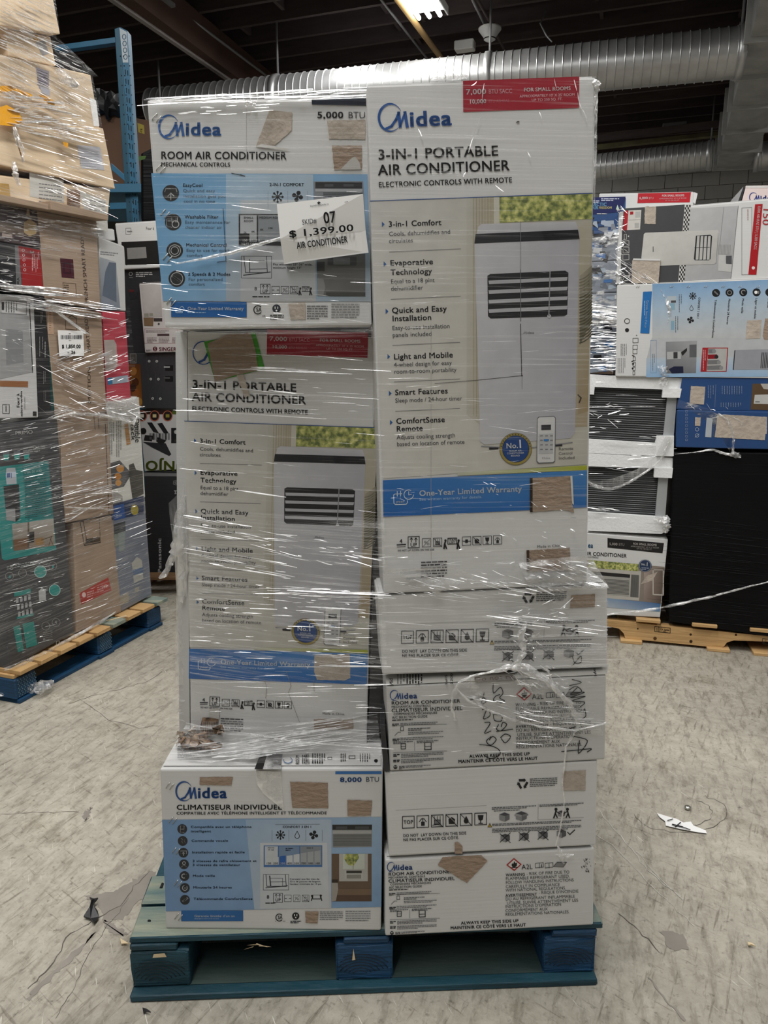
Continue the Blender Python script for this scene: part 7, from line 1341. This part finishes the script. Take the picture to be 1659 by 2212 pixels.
for a, b_, w in (((690, 1438), (845, 1440), 4), ((765, 1480), (845, 1478), 4), ((620, 1275), (845, 1286), 4), ((500, 838), (560, 843), 3), ((580, 843), (640, 850), 3), ((440, 888), (705, 905), 2.4), ((508, 1058), (618, 1074), 3), ((555, 800), (705, 805), 3), ((660, 1310), (790, 1318), 3.4), ((600, 1440), (780, 1441), 2), ((740, 1318), (838, 1285), 1.4)): rg.ridge(PF, *a, *b_, w, .008)
F([(560, 1580), (700, 1565), (690, 1615), (470, 1640)], 70, -.13, (30, 170), (1.4, 4.2), 12, .02, 0, PK, .004)
F([(440, 1600), (600, 1590), (560, 1645), (420, 1645)], 40, -.12, (20, 110), (1.2, 3.4), 13, .02, 0, PK, .004)
F([(640, 1545), (810, 1540), (800, 1600), (660, 1620)], 26, -.14, (30, 160), (1.0, 2.8), 14, .015, 0, PK, .004)
rg.build(fm)
def film_line(pts, r, pl_=PF, off=.008, m='film_clump', name='film_strand', n=6): return crumple(name, [pl_.at(x, y, off) for x, y in pts], [r]*len(pts) if not isinstance(r, list) else r, m, fm, n, .3, 3)
film_line([(402, 1562), (450, 1572), (560, 1588), (640, 1602), (760, 1612), (850, 1618)], .0011, PF, .012)
# bunched film hanging from the left edge
LS = shifted(P_C2, .0)
film_line([(401, 1070), (392, 1095), (388, 1120), (388, 1150), (384, 1175), (376, 1198)], [.003, .007, .009, .010, .012, .010], LS, .0, 'film_clump', 'bunched_film', 10)
film_line([(384, 1178), (374, 1200), (364, 1222), (355, 1240), (344, 1249)], [.010, .007, .006, .006, .002], LS, .0, 'film_clump', 'film_tail', 8); film_line([(370, 1205), (368, 1218), (374, 1220)], .003, LS, .004)
film_line([(398, 1150), (396, 1185), (398, 1215), (394, 1260), (392, 1300)], [.008, .013, .012, .010, .005], LS, .0, 'film_veil', 'bunched_film', 10)
v = [LS.at(x, y, o_) for x, y, o_ in ((396, 1048, 0), (380, 1072, .01), (364, 1087, .015), (366, 1112, .02), (371, 1150, .012), (376, 1190, .01), (378, 1230, .01), (382, 1285, 0), (404, 1290, 0), (404, 1180, .012), (402, 1100, .01))]
c_ = sum(v, Vector())/len(v) + Vector((0, -.012, 0)); mesh('film_pocket', v + [c_], [(i, (i+1) % 11, 11) for i in range(11)], M['film_veil'], fm)
# film over the topmost carton of the left column
film_sheet('film_sheet', P_C3, [(318, 216), (796, 200), (803, 702), (356, 708)], 12, 24, 'film', fm, .001, .004)
film_sheet('film_sheet', P_C3, [(345, 212), (795, 184), (796, 214), (330, 226)], 16, 5, 'film_heavy', fm, .004, .006, 'film gathered over the top edge')
film_sheet('film_sheet', P_C3, [(352, 690), (803, 688), (806, 722), (375, 724)], 12, 4, 'film_heavy', fm, .003, .006)
rt = Ridges(); PT3 = P_C3
rt.field(PT3, [(360, 210), (790, 186), (790, 212), (360, 226)], 60, -.055, (30, 190), (1.0, 3.4), .012, 21, .02)
rt.field(PT3, [(370, 225), (600, 215), (560, 248), (380, 248)], 14, -.05, (20, 70), (.8, 1.6), .010, 22, .02)
rt.field(PT3, [(330, 560), (800, 560), (800, 700), (350, 700)], 24, .10, (15, 90), (.5, 1.0), .008, 23, .06)
rt.field(PT3, [(330, 400), (800, 400), (800, 560), (350, 560)], 8, .08, (15, 90), (.4, .8), .008, 24, .08)
rt.build(fm)
crumple('film_rope', [P_C3.at(300 + x/3.19, 150 + y/3.19, .012) for x, y in ((250, 1340), (380, 1318), (500, 1292), (640, 1262), (760, 1228), (860, 1196), (975, 1162))], [.0008, .0018, .0026, .003, .0035, .0030, .002], 'film_clump', fm, 8, .25, 3)
for p_ in ([(735, 258), (745, 228), (760, 215), (800, 225)], [(745, 228), (780, 240), (800, 250)]): crumple('film_knot', [P_C3.at(300 + x/3.19, 150 + y/3.19, .010) for x, y in p_], [.003]*len(p_), 'film_clump', fm, 7, .5, 3)
# film over the tall right carton
film_sheet('film_sheet', P_A, [(792, 184), (1287, 166), (1268, 1263), (828, 1283)], 14, 40, 'film', fm, .001, .005)
ra_ = Ridges(); r_ = random.Random(9)
for x, y, x1, y1, w in ((1020, 300, 1038, 252, 2.5), (1012, 330, 1022, 296, 2), (1046, 180, 1042, 225, 2), (1018, 185, 1030, 176, 1.6), (903, 278, 912, 302, 2), (1240, 172, 1246, 196, 2), (1248, 200, 1256, 235, 2.2), (1258, 236, 1268, 262, 2), (1140, 328, 1146, 340, 2), (1070, 400, 1088, 414, 1.6), (1000, 388, 1006, 372, 2), (1165, 242, 1170, 256, 1.6), (1198, 170, 1202, 190, 1.2)): ra_.ridge(P_A, x, y, x1, y1, w, .008, r_.uniform(-2, 2))
ra_.field(P_A, [(815, 560), (1270, 560), (1262, 1000), (825, 1000)], 44, -.04, (20, 110), (.3, .7), .008, 31, .06)
ra_.field(P_A, [(830, 1010), (1265, 1000), (1265, 1220), (835, 1230)], 30, .05, (10, 60), (.4, 1.0), .008, 32, .15)
ra_.field(P_A, [(1040, 1040), (1250, 1040), (1250, 1230), (1100, 1230)], 24, .5, (5, 16), (1.0, 2.4), .010, 33, .3)
ra_.build(fm)
crumple('film_knot', [P_A.at(930, 172, 0), P_A.at(955, 163, .0), P_A.at(985, 161, 0), P_A.at(1010, 168, .0)], [.002, .006, .007, .002], 'film_veil', fm, 10, .4, 4)
crumple('film_knot', [P_A.at(1283, 175, .002), P_A.at(1291, 185, 0), P_A.at(1288, 200, .0), P_A.at(1287, 250, .0), P_A.at(1285, 300, 0), P_A.at(1284, 440, .0)], [.004, .006, .003, .0025, .003, .001], 'film_clump', fm, 8, .5, 5)
# gathered film where the tall carton stands on the low ones
PG = plane3(P_A.at(835, 1235, .01), P_A.at(1268, 1212, .01), P_B1.at(1100, 1290, .012))
film_sheet('film_sheet', PG, [(835, 1232), (1272, 1200), (1314, 1266), (824, 1296)], 22, 10, 'film_wave', fm, .006, .004, 'bunched film at the seam')
film_sheet('film_sheet', PG, [(1120, 1216), (1275, 1198), (1316, 1270), (1150, 1284)], 14, 8, 'film_clump', fm, .008, .008)
film_sheet('film_sheet', P_B1, [(824, 1290), (1314, 1264), (1312, 1441), (828, 1458)], 16, 16, 'film_heavy', fm, .0025, .012)
film_sheet('film_sheet', P_B2, [(834, 1458), (1310, 1441), (1308, 1600), (840, 1620)], 14, 12, 'film', fm, .002, .010)
film_sheet('film_sheet', P_B2, [(985, 1470), (1250, 1450), (1305, 1590), (1060, 1550)], 14, 10, 'film_wave', fm, .004, .014)
rb_ = Ridges(); FB = lambda q, n, s, l, w, sd, sp=.03, pl_=P_B1, off=.018: rb_.field(pl_, q, n, s, l, w, off, sd, sp)
FB([(1130, 1220), (1275, 1210), (1300, 1265), (1150, 1285)], 70, .28, (8, 44), (1.2, 3.6), 41, .12, PG, .014)
FB([(860, 1250), (1150, 1230), (1150, 1285), (860, 1290)], 60, .22, (8, 60), (.8, 2.4), 42, .10, PG, .014)
FB([(830, 1290), (1310, 1270), (1310, 1440), (830, 1455)], 60, .06, (10, 110), (.4, 1.2), 43, .04)
FB([(1080, 1330), (1300, 1340), (1300, 1375), (1100, 1355)], 20, .12, (40, 150), (1.4, 3.2), 44, .02)
FB([(1100, 1310), (1240, 1290), (1240, 1340), (1110, 1350)], 26, -.5, (6, 30), (1.0, 2.4), 45, .4)
FB([(1110, 1370), (1170, 1360), (1170, 1430), (1100, 1440)], 30, .5, (5, 20), (1.2, 3.0), 46, .6)
FB([(840, 1470), (1310, 1450), (1300, 1620), (850, 1640)], 50, .04, (10, 80), (.4, 1.1), 47, .06, P_B2, .016)
FB([(1080, 1440), (1200, 1435), (1250, 1500), (1120, 1480)], 60, .5, (6, 30), (1.2, 3.2), 48, .4, P_B2, .018)
FB([(1120, 1530), (1310, 1560), (1310, 1570), (1120, 1550)], 12, .08, (40, 140), (1.4, 3.0), 49, .02, P_B2, .018)
FB([(1020, 1500), (1140, 1530), (1150, 1560), (1030, 1520)], 16, .25, (20, 70), (1.0, 2.4), 50, .05, P_B2, .018)
rb_.build(fm)
G = lambda pts, r, m_='film_clump', o_=.018, nm_='film_strand': crumple(nm_, [P_B2.at(x, y, o_) for x, y in pts], r if isinstance(r, list) else [r]*len(pts), m_, fm, 8, .45, 4)
G([(984, 1556), (976, 1530), (976, 1500), (990, 1474), (1020, 1460), (1060, 1452)], .0022); G([(985, 1488), (1010, 1512), (1050, 1532), (1110, 1556), (1170, 1570), (1240, 1578), (1310, 1562)], .002)
G([(1060, 1452), (1100, 1440), (1140, 1446), (1180, 1470), (1210, 1500), (1238, 1535), (1248, 1570)], [.003, .006, .008, .007, .005, .004, .003]); G([(1135, 1345), (1125, 1375), (1132, 1410), (1110, 1440)], [.003, .007, .006, .005], 'film_clump', .022, 'bunched_film')
G([(1248, 1570), (1236, 1590), (1222, 1612), (1220, 1645), (1214, 1690), (1220, 1730), (1210, 1790), (1200, 1828)], [.004, .003, .0018, .0016, .0016, .0015, .0014, .001]); G([(1205, 1828), (1212, 1845), (1218, 1866)], [.002, .006, .002], 'film_clump', .01); G([(1200, 1846), (1225, 1848), (1240, 1846)], [.001, .004, .001], 'film_clump', .01)
G([(1180, 1440), (1200, 1490), (1238, 1520)], .002)

# ================================================================== FILM OF THE LEFT STACK
fl_ = empty('stretch_film', GB.lerp(GE, .5), 'wrinkled clear stretch film wound around the left stack', 'stretch film')
for q, m_, a_ in (([(-40, -60), (112, -60), (130, 74), (-40, 60)], 'film_heavy', .004), ([(-40, 50), (118, 74), (213, 165), (-40, 200)], 'film_heavy', .006), ([(-40, 190), (200, 165), (222, 278), (-40, 270)], 'film_heavy', .005), ([(-40, 270), (224, 278), (250, 405), (-40, 400)], 'film', .004), ([(-40, 400), (238, 405), (215, 560), (-40, 560)], 'film_heavy', .004), ([(-40, 560), (215, 560), (220, 690), (-40, 690)], 'film', .003), ([(-40, 690), (280, 660), (300, 880), (-40, 900)], 'film', .003), ([(-40, 900), (300, 870), (326, 1286), (-40, 1470)], 'film_heavy', .003)):
    film_sheet('film_sheet', PL, q, 12, 14, m_, fl_, a_, .014)
rl = Ridges(); FL = lambda q, n, s, l, w, sd, sp=.03: rl.field(PL, q, n, s, l, w, .022, sd, sp)
FL([(0, 0), (110, 0), (125, 70), (0, 70)], 60, .42, (8, 60), (.8, 2.4), 61, .06); FL([(0, 70), (100, 80), (180, 150), (0, 190)], 80, .45, (10, 90), (.8, 3.0), 62, .06)
FL([(0, 150), (190, 190), (180, 240), (0, 200)], 60, .52, (10, 80), (.6, 2.0), 63, .05); FL([(20, 205), (150, 215), (200, 280), (40, 275)], 90, .14, (10, 70), (1.0, 4.0), 64, .06)
FL([(30, 265), (220, 280), (225, 310), (60, 290)], 50, .22, (10, 90), (.8, 2.6), 65, .05); FL([(40, 300), (240, 330), (240, 395), (60, 380)], 50, .28, (10, 80), (.5, 1.8), 66, .05)
FL([(110, 385), (235, 410), (235, 470), (120, 420)], 50, .42, (8, 60), (.6, 2.0), 67, .06); FL([(0, 440), (90, 455), (90, 540), (0, 520)], 70, .1, (6, 40), (.6, 2.2), 68, .06)
FL([(80, 470), (210, 485), (208, 505), (82, 490)], 24, .14, (10, 70), (.8, 2.4), 69, .03); FL([(60, 495), (140, 510), (120, 545), (60, 530)], 14, .16, (20, 50), (.7, 1.4), 70, .02)
FL([(0, 612), (130, 622), (150, 640), (0, 632)], 60, .10, (20, 120), (1.4, 4.6), 71, .03); FL([(30, 640), (220, 655), (222, 690), (60, 665)], 70, .14, (20, 110), (1.0, 3.4), 72, .03)
FL([(0, 560), (30, 565), (30, 620), (0, 620)], 20, .1, (8, 30), (1, 4), 73, .1); FL([(110, 760), (230, 745), (290, 800), (130, 800)], 50, -.32, (10, 50), (.8, 2.0), 74, .05)
FL([(115, 770), (150, 790), (240, 870), (120, 840)], 26, .45, (20, 80), (.7, 1.8), 75, .06); FL([(215, 690), (280, 680), (285, 860), (225, 870)], 40, -.3, (8, 40), (.8, 2.2), 76, .08)
FL([(120, 870), (290, 862), (305, 900), (130, 910)], 110, .1, (6, 60), (.8, 2.8), 77, .25); FL([(0, 690), (80, 700), (85, 890), (0, 890)], 30, .1, (8, 60), (.3, .9), 78, .4)
FL([(0, 905), (125, 905), (150, 1360), (30, 1430)], 170, -.24, (5, 44), (.5, 1.6), 79, .05); FL([(125, 910), (235, 900), (255, 1110), (145, 1120)], 80, -.28, (6, 60), (.6, 2.0), 80, .05)
FL([(140, 1050), (245, 1030), (250, 1100), (140, 1120)], 40, -.22, (15, 90), (.8, 2.4), 81, .06); FL([(160, 1120), (300, 1090), (325, 1280), (170, 1370)], 60, -.36, (8, 60), (.4, 1.3), 82, .05)
rl.build(fl_)
crumple('film_rope', [PL.at(x, y, .02) for x, y in ((10, 1446), (60, 1428), (110, 1405), (160, 1376), (215, 1345), (250, 1322))], [.006, .009, .007, .008, .006, .003], 'film_clump', fl_, 9, .4, 4)
crumple('film_rope', [PL.at(x, y, .03) for x, y in ((118, 902), (160, 893), (220, 897), (262, 906), (288, 914), (296, 900))], [.003, .006, .007, .006, .008, .004], 'film_clump', fl_, 9, .5, 4)
crumple('film_rope', [PL.at(x, y, .025) for x, y in ((140, 1095), (180, 1098), (238, 1100))], [.003, .004, .003], 'film_clump', fl_, 8, .4, 4)
crumple('film_rope', [PL.at(x, y, .025) for x, y in ((118, 1131), (150, 1124), (175, 1108), (200, 1092), (240, 1076))], [.001, .002, .003, .002, .002], 'film_clump', fl_, 8, .5, 4)
crumple('film_rope', [PL.at(x, y, .025) for x, y in ((122, 675), (150, 696), (180, 715), (196, 724))], [.003, .004, .004, .003], 'film_veil', fl_, 8, .4, 3)
for (x0, y0), (x1, y1), r0_ in (((30, 275), (52, 330), .010), ((30, 350), (42, 400), .012), ((52, 330), (50, 350), .006), ((120, 150), (165, 185), .02)):
    crumple('film_rope', [PL.at(x0, y0, .02), PL.at((x0+x1)/2 - 3, (y0+y1)/2, .025), PL.at(x1, y1, .02)], [r0_*.5, r0_, r0_*.5], 'film_clump', fl_, 9, .5, 4)
# milky film over the corner of the double basket carton
film_sheet('film_sheet', PL, [(225, 860), (300, 858), (304, 905), (235, 912)], 8, 6, 'film_clump', fl_, .008, .02)
a = on_z(20, 1508, .02); o = crumple('film_scrap', [on_z(-5, 1500, .03), on_z(30, 1494, .035), on_z(62, 1490, .03), on_z(90, 1482, .045), on_z(112, 1478, .03)], [.01, .015, .014, .028, .014], 'film_clump', None, 12, .35, 5, origin=a); tagged(o, 'crumpled whitish film caught under the corner of the left pallet', 'film scrap')

# ================================================================== FILM OF THE RIGHT STACK
fr_ = empty('stretch_film', rpp(.3, 0, .13), 'torn clear stretch film hanging off the right stack', 'stretch film')
rr_ = Ridges(); FR = lambda q, n, s, l, w, sd, sp=.04, off=.01: rr_.field(PR, q, n, s, l, w, off, sd, sp)
FR([(1272, 655), (1335, 660), (1335, 700), (1272, 695)], 50, .1, (20, 60), (1.6, 5), 91, .06); FR([(1272, 695), (1336, 700), (1335, 800), (1272, 800)], 110, -.02, (10, 50), (.7, 2.4), 92, .06)
FR([(1340, 560), (1400, 590), (1440, 640), (1340, 612)], 40, .62, (10, 60), (.5, 1.8), 93, .12); FR([(1332, 450), (1350, 450), (1346, 616), (1328, 616)], 50, .2, (4, 16), (1.2, 3), 94, .6)
FR([(1272, 820), (1450, 830), (1440, 1140), (1272, 1130)], 26, .05, (20, 100), (.4, 1.2), 95, .08); FR([(1275, 870), (1350, 870), (1350, 930), (1275, 930)], 14, .1, (10, 30), (1, 2.6), 96, .3); FR([(1272, 1090), (1330, 1100), (1330, 1110), (1272, 1098)], 8, .15, (20, 50), (1.4, 3), 97, .05)
FR([(1480, 870), (1590, 880), (1590, 980), (1520, 960)], 50, .8, (6, 30), (.6, 1.8), 98, .4)
rr_.build(fr_)
film_sheet('film_sheet', PR, [(1262, 500), (1337, 496), (1337, 700), (1256, 700)], 8, 10, 'film_wave', fr_, .005, .004)
T6 = lambda pts: [PR.at(1300 + x/4.621, 600 + y/4.621, .012) for x, y in pts]; T7_ = lambda pts, o_=.02: [PR.at(1260 + x/4.158, 800 + y/4.158, o_) for x, y in pts]
def strip(name, La, Lb, m_, par): n_ = len(La); return mesh(name, La + Lb, [(i, i+1, n_+i+1, n_+i) for i in range(n_-1)], M[m_], par, smooth=True)
strip('loose_film', T6([(505, 60), (520, 200), (560, 380), (555, 520), (520, 700), (530, 850), (580, 960)]), T6([(560, 60), (640, 170), (680, 330), (650, 520), (640, 700), (640, 860), (690, 940)]), 'film_clump', fr_)
crumple('film_rope', T6([(500, 50), (580, 110), (640, 210), (675, 330), (672, 400), (645, 480)]), [.003, .004, .006, .008, .006, .004], 'film_clump', fr_, 8, .4, 4)
crumple('film_tail', T6([(560, 900), (620, 920), (640, 960), (600, 1010), (625, 1050), (640, 1085)]), [.014, .02, .02, .012, .016, .004], 'film_clump', fr_, 10, .5, 4)
strip('loose_film', T7_([(40, 980), (130, 1000), (300, 960), (480, 890), (640, 780), (700, 660), (740, 590)]), T7_([(60, 1045), (180, 1075), (350, 1040), (500, 960), (640, 870), (740, 760), (815, 600)]), 'film_veil', fr_)
crumple('film_rope', T7_([(40, 1000), (110, 1040), (220, 1068), (340, 1040), (470, 970), (600, 885), (690, 810), (730, 730), (770, 640)]), [.006, .008, .007, .006, .006, .005, .005, .004, .003], 'film_clump', fr_, 8, .3, 4)
strip('loose_film', T7_([(840, 260), (980, 300), (1120, 340), (1220, 400), (1300, 480), (1330, 620)]), T7_([(840, 330), (960, 360), (1060, 420), (1180, 520), (1240, 600), (1320, 740)]), 'film_wave', fr_)
crumple('film_rope', T7_([(1210, 390), (1290, 440), (1330, 520), (1352, 620), (1345, 700), (1340, 755)]), [.004, .006, .007, .005, .005, .006], 'film_clump', fr_, 8, .5, 4)
crumple('film_tail', T7_([(1320, 745), (1360, 755), (1395, 770), (1415, 785)]), [.01, .014, .010, .003], 'film_clump', fr_, 9, .4, 3)
crumple('film_rope', T7_([(820, 752), (950, 742), (1050, 728), (1160, 712), (1230, 735), (1330, 765)]), [.001, .002, .003, .005, .006, .006], 'film_clump', fr_, 8, .4, 4); crumple('film_rope', T7_([(1160, 430), (1270, 400), (1360, 430), (1425, 470), (1425, 500)]), [.002, .003, .003, .003, .002], 'film_clump', fr_, 7, .4, 3)
crumple('film_rope', [PR.at(*T8(*p_), .03) for p_ in ((250, 1842), (400, 1820), (640, 1792), (820, 1752), (1000, 1712), (1200, 1660), (1440, 1598), (1650, 1540))], [.006, .006, .005, .006, .005, .004, .004, .004], 'film_clump', fr_, 8, .4, 4)
crumple('film_scrap_on_foam', [PR.at(*T8(*p_), .015) for p_ in ((610, 1150), (650, 1140), (690, 1150), (705, 1190), (690, 1240))], [.006, .014, .018, .016, .010], 'film_clump', fr_, 10, .5, 4)

# ================================================================== LOOSE THINGS ON THE FLOOR
def scrap(name, label, pts, m_, th=.003, up=.004, cat='scrap'):
    P_ = [on_z(x, y, .003) + Vector((0, 0, rnd.uniform(0, up))) for x, y in pts]; c0 = sum(P_, Vector())/len(P_); n_ = len(P_)
    vs = P_ + [p_ + Vector((0, 0, th)) for p_ in P_]; fs = [tuple(range(n_)), tuple(range(n_, 2*n_))[::-1]] + [(i, (i+1) % n_, n_ + (i+1) % n_, n_ + i) for i in range(n_)]
    return tagged(mesh(name, vs, fs, m_, None, origin=Vector((c0.x, c0.y, .001))), label, cat)
scrap('torn_plastic_scrap', 'crumpled black plastic scrap on the floor left of the front pallet', [(194, 1945), (203, 1947), (213, 1953), (205, 1957), (203, 1970), (212, 1976), (214, 1985), (203, 2001), (196, 1988), (181, 1984), (195, 1968), (198, 1956)], M['blackplastic'], .004, .02)
ps2 = scrap('torn_paper_scrap', 'torn white paper scrap with black strokes on the floor right of the pallet', [(1419, 1757), (1428, 1760), (1446, 1766), (1462, 1770), (1476, 1778), (1492, 1776), (1498, 1784), (1524, 1794), (1527, 1801), (1500, 1798), (1470, 1792), (1438, 1784), (1437, 1775), (1425, 1766)], M['paper'], .001, .002)
k = Ink(Plane((0, 0, .0075), (0, 0, 1)), ps2, (1200, 1280, 2.3725)); k.part('black_strokes').line([(600, 1188), (650, 1200)], 6, K).line([(640, 1178), (615, 1200)], 5, K).line([(575, 1168), (600, 1160)], 4, K).line([(650, 1200), (690, 1215)], 4, K).line([(740, 1232), (770, 1236)], 3, K); k.flush()
for i, (x, y, nm_, lb_) in enumerate([(268, 2037, 'wood_splinter', 'pale wood splinter on the floor beside the left corner of the front pallet'), (1622, 2042, 'wood_splinter', 'pale wood splinter on the floor near the right edge of the frame'), (316, 2186, 'dark_splinter', 'small dark splinter on the floor below the front pallet')]):
    scrap(nm_, lb_, [(x - 8, y - 5), (x + 2, y - 1), (x + 10, y + 5), (x + 1, y + 3), (x - 6, y + 4)], M['splinter'] if i < 2 else M['blackplastic'])
p_ = on_z(1485, 1746, .004); o = tube('steel_anchor', [p_, p_ + Vector((0, 0, .006))], .009, M['steel'], None, 10, origin=p_); tagged(o, 'small metal anchor set in the floor above the white paper scrap', 'floor anchor')

# things of one kind that stand together share a group
for o in list(bpy.data.objects):
    if o.parent is None and o.get('category'):
        g = {'pallet': 'pallets under the stacks', 'stretch film': 'stretch film around the stacks', 'pipe': 'pipes and conduits under the ceiling', 'duct': 'metal ducts under the ceiling', 'corner board': 'black corner boards between the columns'}.get(o['category'])
        if g and not o.get('group'): o['group'] = g
    if '_o' in o: del o['_o']
    if '_s' in o: del o['_s']
